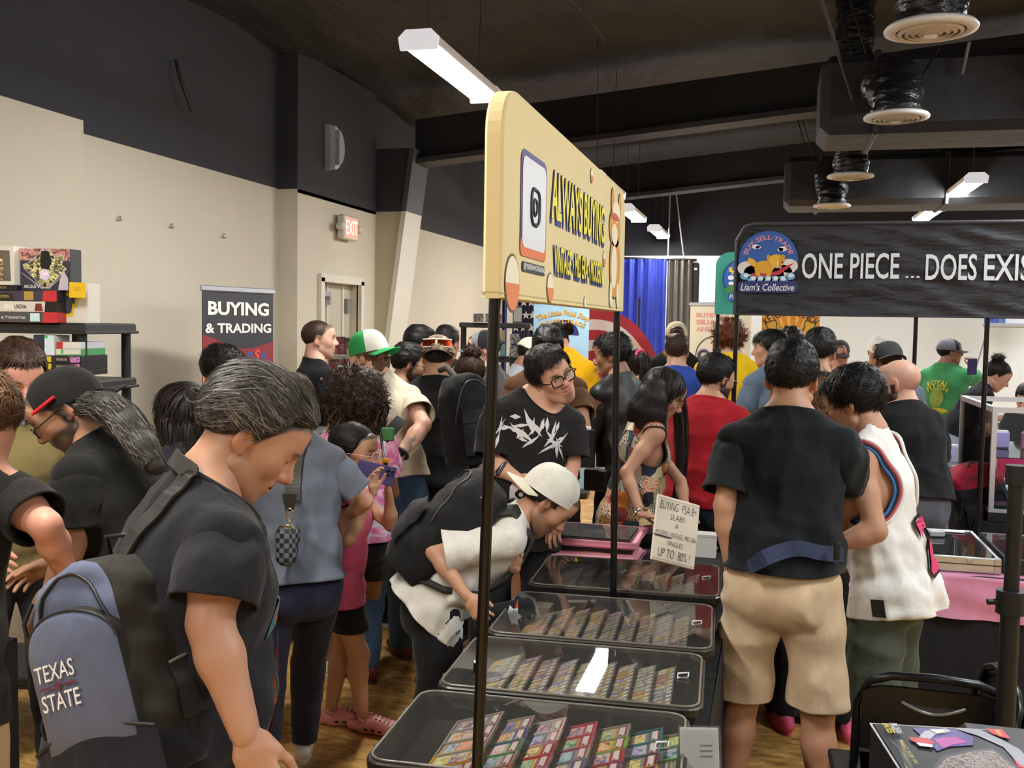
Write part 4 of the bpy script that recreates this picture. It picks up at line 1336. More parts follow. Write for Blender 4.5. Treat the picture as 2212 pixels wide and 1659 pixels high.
# ================================================================ the crowd
def patchwork():
    m = bpy.data.materials.new('patchwork_print'); m.use_nodes = True; nt = m.node_tree; L = nt.links; b = nt.nodes['Principled BSDF']; b.inputs['Roughness'].default_value = .85
    tc = nt.nodes.new('ShaderNodeTexCoord').outputs['Object']
    v = nt.nodes.new('ShaderNodeTexVoronoi'); v.distance = 'CHEBYCHEV'; v.inputs['Scale'].default_value = 14; v.inputs['Randomness'].default_value = .55; L.new(tc, v.inputs['Vector'])
    sp = nt.nodes.new('ShaderNodeSeparateColor'); L.new(v.outputs['Color'], sp.inputs[0])
    def ramp(cols, src):
        r = nt.nodes.new('ShaderNodeValToRGB'); r.color_ramp.interpolation = 'CONSTANT'; e = r.color_ramp.elements
        while len(e) < len(cols): e.new(.5)
        for i, c in enumerate(cols): e[i].position = i / len(cols); e[i].color = (*lin(c), 1)
        L.new(src, r.inputs['Fac']); return r.outputs[0]
    a = ramp(['7d1f1e', 'cfc3a0', '1f4a52', '23232a', 'b5822c', '2a3355', 'c8bb98', '1d1a1c', '8a2a22'], sp.outputs[0])
    c = ramp(['d9cfae', '1a1a20', 'e0b552', '1f1b1c', 'efe7cc', 'c44a30', '1c2a40'], sp.outputs[1])
    w = nt.nodes.new('ShaderNodeTexVoronoi'); w.inputs['Scale'].default_value = 62; w.inputs['Randomness'].default_value = .15; L.new(tc, w.inputs['Vector'])
    mt = nt.nodes.new('ShaderNodeMath'); mt.operation = 'PINGPONG'; mt.inputs[1].default_value = .16; L.new(w.outputs['Distance'], mt.inputs[0])
    g = nt.nodes.new('ShaderNodeMath'); g.operation = 'GREATER_THAN'; g.inputs[1].default_value = .095; L.new(mt.outputs[0], g.inputs[0])
    x = nt.nodes.new('ShaderNodeMix'); x.data_type = 'RGBA'; L.new(g.outputs[0], x.inputs['Factor']); L.new(a, x.inputs['A']); L.new(c, x.inputs['B']); L.new(x.outputs['Result'], b.inputs['Base Color'])
    return m


def blotch(name, cols, sc=7, sharp=False):
    m = bpy.data.materials.new(name); m.use_nodes = True; nt = m.node_tree; L = nt.links; b = nt.nodes['Principled BSDF']; b.inputs['Roughness'].default_value = .85
    tc = nt.nodes.new('ShaderNodeTexCoord').outputs['Object']
    n = nt.nodes.new('ShaderNodeTexNoise'); n.inputs['Scale'].default_value = sc; n.inputs['Detail'].default_value = 2; n.inputs['Distortion'].default_value = .8; L.new(tc, n.inputs['Vector'])
    r = nt.nodes.new('ShaderNodeValToRGB'); e = r.color_ramp.elements
    if sharp: r.color_ramp.interpolation = 'CONSTANT'
    while len(e) < len(cols): e.new(.5)
    for i, c in enumerate(cols): e[i].position = .30 + .42 * i / len(cols); e[i].color = (*lin(c), 1)
    L.new(n.outputs['Fac'], r.inputs['Fac']); L.new(r.outputs[0], b.inputs['Base Color']); return m


CAPZ = lambda J: (J['o'], J['HM'])
def path_down(J, a, drop, back=.02, n=5, sidex=0.0):
    """A hanging path from head-frame point a, falling drop metres."""
    p = J['o'] + J['HM'] @ np.asarray(a, float); out = []
    for i in range(n):
        t = i / (n - 1); out.append(p + np.array([0, 0, -drop * t]) - J['F'] * back * math.sin(t * 2.5) + J['R'] * sidex * t)
    return out
def long_hair(J, paths, c, n=160, r0=.05, r1=.02, w=.0028, wave=.006):
    rg = np.random.default_rng(7); g = []
    f = Fld()
    for p in paths:
        for i in range(len(p) - 1): f.cap(p[i], p[i + 1], .72 * (r0 + (r1 - r0) * i / (len(p) - 1)), .72 * (r0 + (r1 - r0) * (i + 1) / (len(p) - 1)), k=.04)
    V, Q = f.mesh(.009, 1); V = V + normals(V, Q) * (.0015 * noise3(V, 90, 8, (1, 1, .2)))[:, None]; g.append((V, [Q]))
    for p in paths: g += locks(p, r0, r1, n, rg, w, core=False, wave=wave)
    nq = len(g[0][1][0]); V, F = join_geo(g); o = link('hair', np_mesh('hair_fall', V, F, True, [hair_mat(c)]), J['root']); o['kind'] = 'stuff'
    streaks(o.data, nq, sum(len(x[1][0]) for x in g[1:]), 9, hair_mat({'grey': 'ash', 'brown': 'mid', 'mid': 'lightbrown', 'dark': 'brown'}.get(c, 'lightbrown')), .38 if c == 'grey' else .15, rg)
    return o

# --- nearest people on the left
J6 = person('p06', 'grey-streaked man in black tee, head bowed in profile, grey backpack behind him', (543, 940), 2.05, 86, skin='tan', hair='combed', hairc='grey', top='tee', topc='1c1d23',
            near=2, g=1.30, belly=.02, bend=12, hp=40, hy=2, brel=72, face={'eye': .25, 'beard': .12}, ra=[(452, 1345, -.22), (532, 1590, -.26)], la='back', rhand={'curl': .35, 'palm': (-.3, .9, .1)},
            sleeve=.76, ease=.036, hem=-.14, botc='20222a', neckr=1.12, fluff=1.06, folds=2.0, head=(1.0, 1.02, 1.02))
J3 = person('p03', 'long-haired man in backward black cap and glasses, head bowed, black tee', (142, 884), 3.0, -80, skin='tan', hair='undercap', hairc='grey', top='tee', topc='1a1a1a', near=2, g=1.25,
            bend=20, hp=42, brel=-58, face={'beard': .8, 'eye': .4}, la=[(158, 1165, -.16), (112, 1275, -.2)], ra='fwd', sleeve=.8, ease=.03, belly=.03, neckr=1.1, botc='23252b')
J1 = person('p01', 'brown-haired youth at the edge in black tee and khaki trousers, head bowed', (-46, 920), 2.5, -55, skin='pink', hair='messy', hairc='mid', top='tee', topc='1d1a18', near=2, g=.88, shw=.84, nx=.12,
            bend=8, side=9, hp=38, brel=2, hy=-8, ra=[(100, 1135, -.06), (152, 1258, .10)], la='fwd', sleeve=.72, ease=.03, hem=-.10, bot='trousers', botc='b79b6f', fluff=1.0)
J2 = person('p02', 'short-haired youth in olive tee behind the table, facing us, looking down', (43, 815), 3.55, 168, skin='pink', hair='crop', hairc='brown', top='tee', topc='8a7d52', near=2, hp=24, face={'eye': .3}, la='fwd', ra='fwd', botc='23252b')
J4 = person('p04', 'dark-haired woman seen only as a head of hair behind the bowed man', (392, 903), 3.75, -25, skin='light', hair='long', hairc='dark', fem=True, top='tee', topc='2b2b33', near=1, hp=20)
long_hair(J4, [path_down(J4, (0, -.06, .02), .30, .03), path_down(J4, (.055, -.02, .0), .27), path_down(J4, (-.055, -.02, .0), .27)], 'dark', 130, .055, .04)
J5 = person('p05', 'black-haired man in dark navy shirt before the roll-up banner', (482, 800), 5.5, 95, skin='tan', hair='messy', hairc='black', top='tee', topc='252a33', near=1, hp=12, la='fwd', ra='fwd', fluff=1.25, face={'eye': .5})
J7 = person('p07', 'woman in blue-grey tee and navy leggings wearing a checkered crossbody bag', (630, 886), 3.75, -12, skin='light', hair='bun', hairc='brown', fem=True, top='tee', topc='5d636f', near=2, g=1.0, bend=8, hp=20,
            ra=[(790, 1082, .05), (742, 1120, .28)], la='fwd', bot='leggings', botc='22253a', sleeve=.75, ease=.022, hem=-.02, shoe='d8d6d2', lhand={'curl': .6}, rfoot=PZ(655, 1595, .08), folds=1.6)
J8 = person('p08', 'buzz-cut stallholder in black tee standing before the white door', (690, 734), 6.4, 92, skin='fair', hair='buzz', hairc='brown', top='tee', topc='17181b', near=1, g=1.2, belly=.03, hp=0, brel=70, la='fwd', ra='low', face={'beard': .25}, neckr=1.15, bend=3)
J9 = person('p09', 'man in backward green and white cap, cream tee, tattooed arm on his hip', (795, 772), 5.15, -58, skin='fair', hair='undercap', hairc='mid', top='tee', topc='d6cbb5', near=2, g=1.05, bend=16, hp=22, brel=-30,
            ra=[(915, 918, -.22), (858, 990, -.36)], la='fwd', bot='jeans', botc='3d5878', shoe='5a1d1c', sole='3a2620', sleeve=.66, ease=.034, hem=.03, rhand={'curl': .5}, rfoot=PZ(872, 1388, .08))
long_hair(J9, [path_down(J9, (.03, -.075, -.02), .12, -.01), path_down(J9, (-.03, -.08, -.02), .12, -.01), path_down(J9, (.07, -.03, -.02), .09, -.01)], 'mid', 90, .035, .02)
J10 = person('p10', 'curly-haired girl seen from behind in pink tie-dye tee', (768, 870), 4.72, -8, skin='brown', hair='curly', hairc='brown', fem=True, top='tee', near=2, hp=14, bot='short_shorts', botc='17171a', fluff=1.12,
            topmat=blotch('pink_tie_dye', ['d86fa0', 'e79ac0', 'cfe4e6', 'e58ab4', 'c95f95', 'f0c3d8'], 9), shoe='e4e2de', la='fwd', ra='fwd', lfoot=PZ(712, 1425, .08), rfoot=PZ(800, 1408, .08))
long_hair(J10, [path_down(J10, (x, -.05, -.02), .16, .0) for x in (-.07, 0, .07)], 'brown', 170, .07, .06, .004, .018)
J11 = person('p11', 'girl in pink top and pink clogs raising a purple phone', (766, 978), 4.15, 112, skin='tan', hair='pony', hairc='dark', fem=True, top='tee', topc='c2506f', near=2, hs=.93, hp=6, bot='short_shorts', botc='141416', hemout=.035, hem=-.13, ease=.012,
             ra=[(752, 1168, -.27), (806, 1062, -.27)], la=[(846, 1136, .02), (838, 1056, -.06)], lfoot=PZ(715, 1535, .06), rfoot=PZ(783, 1550, .06), shoe=None, sleeve=.35, brel=95, botz=.50, rhand={'curl': .55, 'dir': (0, 0, 1.), 'world': 1, 'palm': (.6, -.2, 0)}, lhand={'curl': .6, 'dir': (0, 0, 1.), 'world': 1, 'palm': (-.6, -.1, 0)}, stance=.12)
J12 = person('p12', 'man in black long sleeves, camouflage cap with red mirrored goggles at the back', (946, 772), 5.6, 3, skin='tan', hair='undercap', hairc='dark', top='longsleeve', topc='141415', near=1, g=1.12, hp=12, la='fwd', ra='low', botc='161618')
J13 = person('p13', 'bearded man in glasses and black tee, profile to the right', (884, 788), 6.0, 78, skin='tan', hair='crop', hairc='black', top='tee', topc='1a1a1c', near=1, hp=15, la='fwd', ra='low', face={'beard': .9}, bend=12)
J14 = person('p14', 'tall dark-haired man in black behind the bearded man in glasses', (908, 745), 6.7, 75, skin='brown', hair='crop', hairc='black', top='tee', topc='151517', near=0, hp=12, la='fwd', ra='fwd')
J14b = person('p14b', 'dark-haired person almost hidden behind the camouflage cap', (966, 742), 7.3, 30, skin='tan', hair='crop', hairc='dark', top='tee', topc='202024', near=0, la='fwd', ra='fwd')
J15 = person('p15', 'woman with brown top bun and pale grey tee, face turned left', (1012, 815), 6.0, -48, skin='fair', hair='bun', hairc='brown', fem=True, top='tee', topc='aaa598', near=1, hp=18, la='fwd', ra='fwd')
J16 = person('p16', 'man in grey and black trucker cap and charcoal tee, facing left', (1045, 755), 6.5, -82, skin='fair', hair='undercap', hairc='brown', top='tee', topc='4b4849', near=1, g=1.15, hp=8, la='fwd', ra='fwd', brel=-60)
# --- around the card table
J17 = person('p17', 'man bent over the display cases in backward white cap, white tee and black shorts', (1182, 1084), 3.75, 84, skin='tan', hair='undercap', hairc='dark', top='tee', topc='cfccc4', near=2, bend=47, hp=52, g=1.0, bot='shorts', botc='121214',
             ra=[(938, 1192, -.16), (1012, 1292, -.24)], la=[(1090, 1225, .12), (1112, 1225, -.12)], sleeve=.86, ease=.034, hem=-.09, face={'beard': .35, 'eye': .5}, rhand={'curl': .6, 'palm': (.3, .8, -.3)}, lhand={'curl': 1.1, 'dir': (0, -.2, 1.), 'world': 1}, folds=1.8, stance=.16)
J18 = person('p18', 'man in thick black glasses and black graphic tee, head tilted, looking at us', (1192, 812), 4.4, 150, skin='light', hair='messy', hairc='dark', top='tee', topc='1f1d1d', near=2, g=1.08, nx=-.085, hp=4, hr=26, bend=5, side=-8, brel=165,
             face={'beard': 'goatee', 'gaze': .002}, ra=[(1062, 1000, -.05), (1120, 1035, -.15)], la=[(1235, 1000, .05), (1205, 1108, -.0)], sleeve=.85, ease=.035, hem=-.12, lhand={'curl': .35, 'palm': (0, .2, -1.)}, belly=.03)
J19 = person('p19', 'black-haired man in brown tee looking down, holding a black binder', (1183, 758), 5.6, 172, skin='tan', hair='crop', hairc='black', top='tee', topc='553823', near=1, hp=26, g=1.15, la=[(1262, 930, -.1), (1240, 985, -.3)], ra='fwd', face={'eye': .3}, bot='shorts', botc='1b1b1e', fluff=1.2, belly=.03)
J20 = person('p20', 'person in cream baseball cap bending right beside the near sign pole', (1146, 768), 7.2, 62, skin='brown', hair='undercap', hairc='black', top='tee', topc='a9adb8', near=0, hp=30, la='fwd', ra='fwd', bend=20)
J21 = person('p21', 'man in mustard yellow tee and dark cap bending away', (1203, 735), 7.2, -35, skin='light', hair='undercap', hairc='dark', top='tee', topc='e8ae12', near=1, hp=38, bend=32, g=1.1, la='fwd', ra='fwd', brel=20)
J22 = person('p22', 'dark-haired man in black leather jacket facing left behind the second sign pole', (1322, 768), 6.0, -72, skin='brown', hair='messy', hairc='black', top='longsleeve', near=1, g=1.1, hp=14, brel=-50, la='fwd', ra='hip',
             topmat=mat('black_leather', '1b1918', .5, bump=(30, .25, .004)), botc='1a1c22')
J23 = person('p23', 'woman with pink scrunchie ponytail, grey tee and khaki knee shorts', (1378, 798), 6.65, -12, skin='fair', hair='pony', hairc='dark', fem=True, top='tee', topc='9b958a', near=1, g=1.5, hp=14, bot='shorts', botc='b5a785',
             la=[(1281, 935, -.05), (1284, 1015, -.1)], ra=[(1482, 940, -.02), (1462, 1000, .2)], sleeve=.75, ease=.025, stance=.17)
long_hair(J23, [[J23['o'] + J23['HM'] @ np.array(q) for q in ((0, -.10, .075), (0, -.145, .05), (.01, -.15, -.02), (.0, -.13, -.12))]], 'dark', 110, .035, .025)
J24 = person('p24', 'woman with very long dark hair and glasses in sleeveless patchwork blouse', (1432, 852), 5.02, 88, skin='tan', hair='long', hairc='dark', fem=True, top='tank', near=2, g=1.0, hp=32, bend=10, brel=72, hy=8,
             ra=[(1352, 1022, -.18), (1386, 1112, -.30)], la=[(1470, 1040, .1), (1482, 1105, .0)], topmat=patchwork(), botc='17181f', hem=-.12, ease=.02, hole=.5, rhand={'curl': .2, 'palm': (0, 0, -1.), 'dir': (0, 1, .0)}, face={'eye': .35})
long_hair(J24, [[hf0 + np.array(q) for q in ((0, 0, 0), (a * .4, -.02, -.06), (a, -.03, -.13), (a * 1.25, -.02, -.13 - l))] for hf0, a, l in ((P(1428, 838, 4.94), -.0, .10), (P(1422, 834, 4.93), -.03, .09), (P(1415, 828, 4.93), -.055, .08), (P(1408, 822, 4.95), -.08, .06))], 'dark', 150, .040, .030, .0018, .003)
long_hair(J24, [[P(1458, 835, 5.15), P(1470, 900, 5.17), P(1473, 980, 5.17), P(1468, 1050, 5.17), P(1458, 1092, 5.17)]], 'dark', 220, .042, .022, .002)
J25 = person('p25', 'bearded man in glasses and red long-sleeved shirt, back to us', (1547, 818), 5.4, 48, skin='tan', hair='crop', hairc='black', top='longsleeve', topc='9c1420', near=2, g=1.38, hp=14, brel=12, la='low', ra='low', face={'beard': .9}, botc='2d3443', bot='jeans', ease=.03, hem=-.06, fluff=1.1)
# --- far side
J26 = person('p26', 'short-haired boy in royal blue tee seen from behind', (1462, 760), 7.4, 2, skin='fair', hair='crop', hairc='brown', top='tee', topc='3552ad', near=1, hp=8, g=1.1, la='fwd', ra='fwd')
J27 = person('p27', 'man in backward beige cap and black tee facing us by the grey curtain', (1461, 728), 8.1, 176, skin='dark', hair='undercap', hairc='black', top='tee', topc='19191b', near=1, hp=8, g=1.15, la='fwd', ra='fwd')
J28 = person('p28', 'person with curly red hair in bright yellow tee, back turned', (1574, 730), 7.4, -6, skin='fair', hair='curly', hairc='red', top='tee', topc='eec419', near=1, g=1.25, hp=5, la='fwd', ra='low', fluff=.86, ease=.035, sleeve=.85)
J29 = person('p29', 'boy with black bowl haircut and grey-blue tee, profile to the left', (1662, 754), 6.8, -84, skin='light', hair='bowl', hairc='black', top='tee', topc='6a7c92', near=1, hp=4, brel=-40, la='fwd', ra='fwd')
J30 = person('p30', 'person with dark curls just left of the orange poster', (1708, 745), 8.0, 10, skin='tan', hair='curly', hairc='dark', top='tee', topc='b5a98c', near=0, la='fwd', ra='fwd', fluff=.85)
J31 = person('p31', 'black-haired man behind the man in khaki shorts', (1772, 762), 5.6, 15, skin='tan', hair='crop', hairc='black', top='tee', topc='2a2a30', near=1, la='fwd', ra='fwd', fluff=1.3)
J32 = person('p32', 'distant man in dark cap with white badge and glasses, facing us', (1814, 764), 9.3, 178, skin='pink', hair='undercap', hairc='brown', top='tee', topc='3a3a40', near=0, la='fwd', ra='fwd')
J33 = person('p33', 'distant person in backward white cap before the far wall', (1898, 758), 8.4, 176, skin='tan', hair='undercap', hairc='black', top='tee', topc='2e2e34', near=0, hp=22, la='fwd', ra='fwd')
J34 = person('p34', 'person in dark grey cap half hidden by the bald man', (1918, 778), 6.6, -20, skin='tan', hair='undercap', hairc='mid', top='tee', topc='6a7480', near=0, hp=10, la='fwd', ra='fwd')
J41 = person('p41', 'girl with light brown curls and pink boots between the two men at right', (1776, 892), 4.45, -10, skin='fair', hair='curly', hairc='lightbrown', fem=True, top='tee', topc='1b1c22', near=1, hp=10, la='fwd', ra='fwd', bot='leggings', botc='17171b', shoe='d9567f', sole='d9567f', rfoot=PZ(1838, 1560, .08))
long_hair(J41, [path_down(J41, (x, -.05, -.03), .20, .0) for x in (-.06, 0, .06)], 'lightbrown', 90, .06, .05, .003, .014)
# --- right side, near
J35 = person('p35', 'man in black tee and khaki shorts with navy belt bag, back to us', (1711, 820), 3.5, 4, skin='tan', hair='crop', hairc='black', top='tee', topc='15191d', bot='shorts', botc='cdb596', near=2, g=1.06, hp=16, bend=6, hy=3,
             la=[(1566, 1092, -.04), (1583, 1240, -.02)], ra=[(1836, 1062, .0), (1832, 1172, .16)], sleeve=.80, ease=.03, hem=.015, fluff=1.25, lhand={'curl': .5, 'palm': (.8, .5, 0)}, stance=.16, folds=2.2, neckr=1.05)
J36 = person('p36', 'man in white basketball tank top and grey-green shorts looking down, gold glasses', (1846, 872), 3.66, -66, skin='tan', hair='messy', hairc='black', top='tank', topc='e3e2de', bot='shorts', botc='4a5347', near=2, g=1.0, hp=26, bend=10, brel=-72,
             la=[(1893, 1148, -.26), (1790, 1180, -.22)], ra='fwd', hem=-.12, ease=.02, face={'eye': .4}, stance=.15, lhand={'curl': .9}, folds=1.7, hemout=.018)
J37 = person('p37', 'bald bearded man with glasses in black tee and grey trousers, back to us', (1940, 830), 5.55, -72, skin='fair', hair='bald', hairc='black', top='tee', topc='131315', near=2, g=1.55, bend=14, hs=1.12, hp=8, brel=-25, la='fwd', ra='fwd', face={'beard': .95}, botc='6d7076', ease=.03, hem=-.02, sleeve=.8, neckr=1.2, head=(1.02, 1.0, 1.0))
J38 = person('p38', 'man in grey cap and green tee with yellow back print, raising a phone', (2052, 760), 9.4, 72, skin='brown', hair='undercap', hairc='black', top='tee', topc='4b9a63', near=1, g=1.2, brel=18, hp=2, ra=[(2113, 815, .15), (2100, 798, .35)], la='fwd', ease=.035, botc='24303c', rhand={'curl': .7, 'dir': (-.1, .2, 1), 'world': 1})
J39 = person('p39', 'woman with dark bun leaning forward in black tee and pale jeans', (2154, 812), 8.6, 84, skin='fair', hair='bun', hairc='dark', fem=True, top='tight', topc='1e1f27', near=1, hp=34, bend=32, bot='jeans', botc='a8bace', ra=[(2097, 912, -.1), (2150, 905, -.05)], la='fwd', hem=.0, g=1.1, brel=70)
J40 = person('p40', 'child in navy tee seated at the far right edge of the picture', (2218, 862), 8.2, -165, skin='fair', hair='crop', hairc='dark', top='tee', topc='1e2537', near=1, hs=.92, hp=25, la='fwd', ra='fwd', fluff=1.3)

for J, c in ((J6, '1c1d23'), (J3, '1a1a1a'), (J9, 'd6cbb5'), (J35, '15191d'), (J17, 'cfccc4'), (J18, '1f1d1d'), (J11, 'c2506f'), (J2, '8a7d52'), (J37, '131315'), (J7, '596274')):
    collar(J, cloth(c), .006 * J['s'])

# --- caps
make_cap(*CAPZ(J3), '191817', '1b1a19', J3['root'], back=True, tilt=22)
make_cap(*CAPZ(J9), 'e6e4da', '2f9a52', J9['root'], back=True, brim='2fa05a', flat=1, tilt=8, z0=.02)
_camo = blotch('cap_camo', ['4a3b31', '8a7a62', '5b4638', 'a08d74', '3a2d26'], 22, True); MATS['cap_camo1'] = _camo
make_cap(*CAPZ(J12), 'camo1', 'camo1', J12['root'], back=True, brim='5d4636')
make_cap(*CAPZ(J16), '7d7f83', '1d1d20', J16['root'])
make_cap(*CAPZ(J17), 'd8d6ca', 'd3d2c8', J17['root'], back=True, brim='d6d1bd', tilt=20, z0=.022, flat=1)
make_cap(*CAPZ(J20), 'e3ddcd', 'e3ddcd', J20['root'])
make_cap(*CAPZ(J21), '2b2320', '2b2320', J21['root'], back=True)
make_cap(*CAPZ(J27), 'cdbfa2', 'cdbfa2', J27['root'], back=True)
make_cap(*CAPZ(J32), '2a2826', '2a2826', J32['root'])
make_cap(*CAPZ(J33), 'eceae4', 'eceae4', J33['root'], back=True, brim='d9c9a4')
make_cap(*CAPZ(J34), '4c4a4c', '26262c', J34['root'], back=True)
make_cap(*CAPZ(J38), '2a2c30', '77777e', J38['root'])
# --- glasses
for J, c, mt, r in ((J3, '15130f', False, (.024, .018)), (J18, '0b0b0c', False, (.027, .021)), (J24, 'b9924e', True, (.026, .022)), (J36, 'b08a4c', True, (.025, .021)), (J37, '1a1a1c', True, (.024, .017)),
                    (J11, 'd7a9a0', False, (.024, .02)), (J13, '121212', False, (.024, .018)), (J25, 'c9c7c0', True, (.024, .018)), (J32, '2a2a2a', False, (.024, .018)), (J19, '1a1a1a', True, (.024, .018))):
    make_glasses(J['o'], J['HM'], J['root'], c, r, .0030 if c == '0b0b0c' else .0019, .7 if not mt else .2, mt)
def hf(J, p): return J['o'] + J['HM'] @ np.asarray(p, float)
# buns and scrunchie
def bun(J, p, r, c):
    f = Fld(); f.ell(hf(J, p), (r * 1.1, r, r * .85), k=.01); V, Q = f.mesh(.007, 1); V = V + normals(V, Q) * (.006 * noise3(V, 80, 4))[:, None]
    rg = np.random.default_rng(3); pp, nn = sample(V, Q, 160, rg); D = np.cross(nn, rg.normal(0, 1, (160, 3))); D /= np.linalg.norm(D, axis=1)[:, None]
    W, q2 = ribbons(pp, nn, D, .05, 4, .0022, rg, .002, curl=.006)
    V, F = join_geo([(V, [Q]), (W, [q2])]); o = link('hair_bun', np_mesh('bun', V, F, True, [hair_mat(c)]), J['root'])
bun(J15, (0, -.075, .135), .05, 'brown'); bun(J39, (0, -.085, .125), .045, 'dark')
MB().tube([hf(J23, (.028 * math.cos(a), -.105 + .01 * math.sin(3 * a), .075 + .03 * math.sin(a))) for a in np.linspace(0, 2 * PI, 15)[:-1]], .013, 7, closed=True).build('scrunchie', cloth('e0517f'), J23['root'])
# sunglasses carried on caps
def visor(J, back, c, z, name, lens):
    s = -1 if back else 1; b = MB()
    pts = [hf(J, (x, s * (.115 - .35 * abs(x) ** 1.35 * 1.6), z)) for x in np.linspace(-.08, .08, 17)]
    up = J['HM'] @ np.array([0, 0, 1.])
    for i in range(16):
        h0 = .020 - .012 * (abs(i - 8) < 1.5); 
        b.add([pts[i] - up * .020, pts[i + 1] - up * .020, pts[i + 1] + up * .020, pts[i] + up * .020], [(0, 1, 2, 3)], 0, True)
    o = b.build(name, mat('mirror_' + name, lens, .12, .85), J['root'])
    MB().tube([p + up * .021 for p in pts], .004, 6).tube([p - up * .021 for p in pts[:8]] + [pts[8] - up * .008] + [p - up * .021 for p in pts[9:]], .003, 6).build(name + '_frame', mat('visor_frame_' + c, c, .3), J['root'])
visor(J12, True, 'd8d4cc', .062, 'goggles', 'b3401c')
MB().tube([hf(J3, (x, -(.0) + .118 - .35 * abs(x) ** 1.35 * 1.6, .045)) for x in np.linspace(-.09, .09, 15)], .008, 6).build('sunglasses', mat('shades_black', '0d0d0e', .15), J3['root'])
MB().tube([hf(J3, (-.094, y, .045 - .03 * (.06 - y))) for y in np.linspace(-.02, .06, 5)], .006, 6).build('sunglasses_temple', mat('shades_red', 'c8262c', .3), J3['root'])
# ponytail of the long-haired man
long_hair(J3, [[P(192, 868, 2.98), P(235, 868, 2.93), P(282, 905, 2.88), P(318, 955, 2.86), P(343, 1012, 2.86)], [P(185, 872, 2.95), P(225, 885, 2.9), P(262, 915, 2.85), P(300, 965, 2.83), P(330, 1005, 2.83)]], 'grey', 300, .036, .026, .0013, .020)
long_hair(J15, [path_down(J15, (.03, -.09, -.05), .12)], 'brown', 50, .02, .01)
# ================================================================ card table, display cases, cards
M_cloth_blk = mat('black_tablecloth', '131316', .85, bump=(6, .35, .03))
M_tray = mat('case_plastic', '222120', .38, bump=(40, .05))
M_rim = mat('case_rim', '3b3733', .35)  # lighter than the tray: edge highlight put into the rim colour
M_lid = clear_mat('case_lid', 1.25, .015, body=.035, haze=(.75, .72, .66))


def skirted_table(name, label, x0, x1, y0, y1, z, m, hang=None, ruff=.012, group=None, top=None):
    t = thing(name, label, 'table', ((x0 + x1) / 2, (y0 + y1) / 2, 0), 0, group)
    b = MB(); hang = hang if hang is not None else .04
    b.box(((x0 + x1) / 2, (y0 + y1) / 2, z - .02), (x1 - x0, y1 - y0, .04))
    b.build('tabletop', top or m, t)
    per = [(x0, y0), (x1, y0), (x1, y1), (x0, y1)]; pts = []
    for i in range(4):
        a, c = np.array(per[i]), np.array(per[(i + 1) % 4]); n = max(6, int(np.linalg.norm(c - a) / .05))
        for k in range(n): pts.append(a + (c - a) * k / n)
    pts = np.array(pts); c = pts.mean(0); n = len(pts); vs = []
    rows = 7
    for j in range(rows):
        f = j / (rows - 1)
        for i, p in enumerate(pts):
            o = (p - c) / np.linalg.norm(p - c); w = ruff * f * math.sin(i * 1.9 + 1.3 * math.sin(i * .37)) + .012 * f + .004
            vs.append((p[0] + o[0] * w, p[1] + o[1] * w, z - f * (z - hang)))
    k = MB(); k.add(vs, [(j * n + i, (j + 1) * n + i, (j + 1) * n + (i + 1) % n, j * n + (i + 1) % n) for j in range(rows - 1) for i in range(n)], 0, True)
    k.build('cloth_skirt', m, t)
    for sx in (x0 + .06, x1 - .06):
        for sy in (y0 + .06, y1 - .06):
            MB().tube([(sx, sy, 0), (sx, sy, z - .04)], .014, 8).build('leg', M_blk, t)
    return t
TZ = .722
skirted_table('card_table', 'long table under black cloth carrying the four display cases', -.90, -.13, 2.02, 4.82, TZ, M_cloth_blk)


def rrect(x0, x1, y0, y1, r, n=5):
    out = []
    for cx, cy, a0 in ((x1 - r, y1 - r, 0), (x0 + r, y1 - r, PI / 2), (x0 + r, y0 + r, PI), (x1 - r, y0 + r, 1.5 * PI)):
        for i in range(n + 1):
            a = a0 + PI / 2 * i / n; out.append((cx + r * math.cos(a), cy + r * math.sin(a)))
    return out


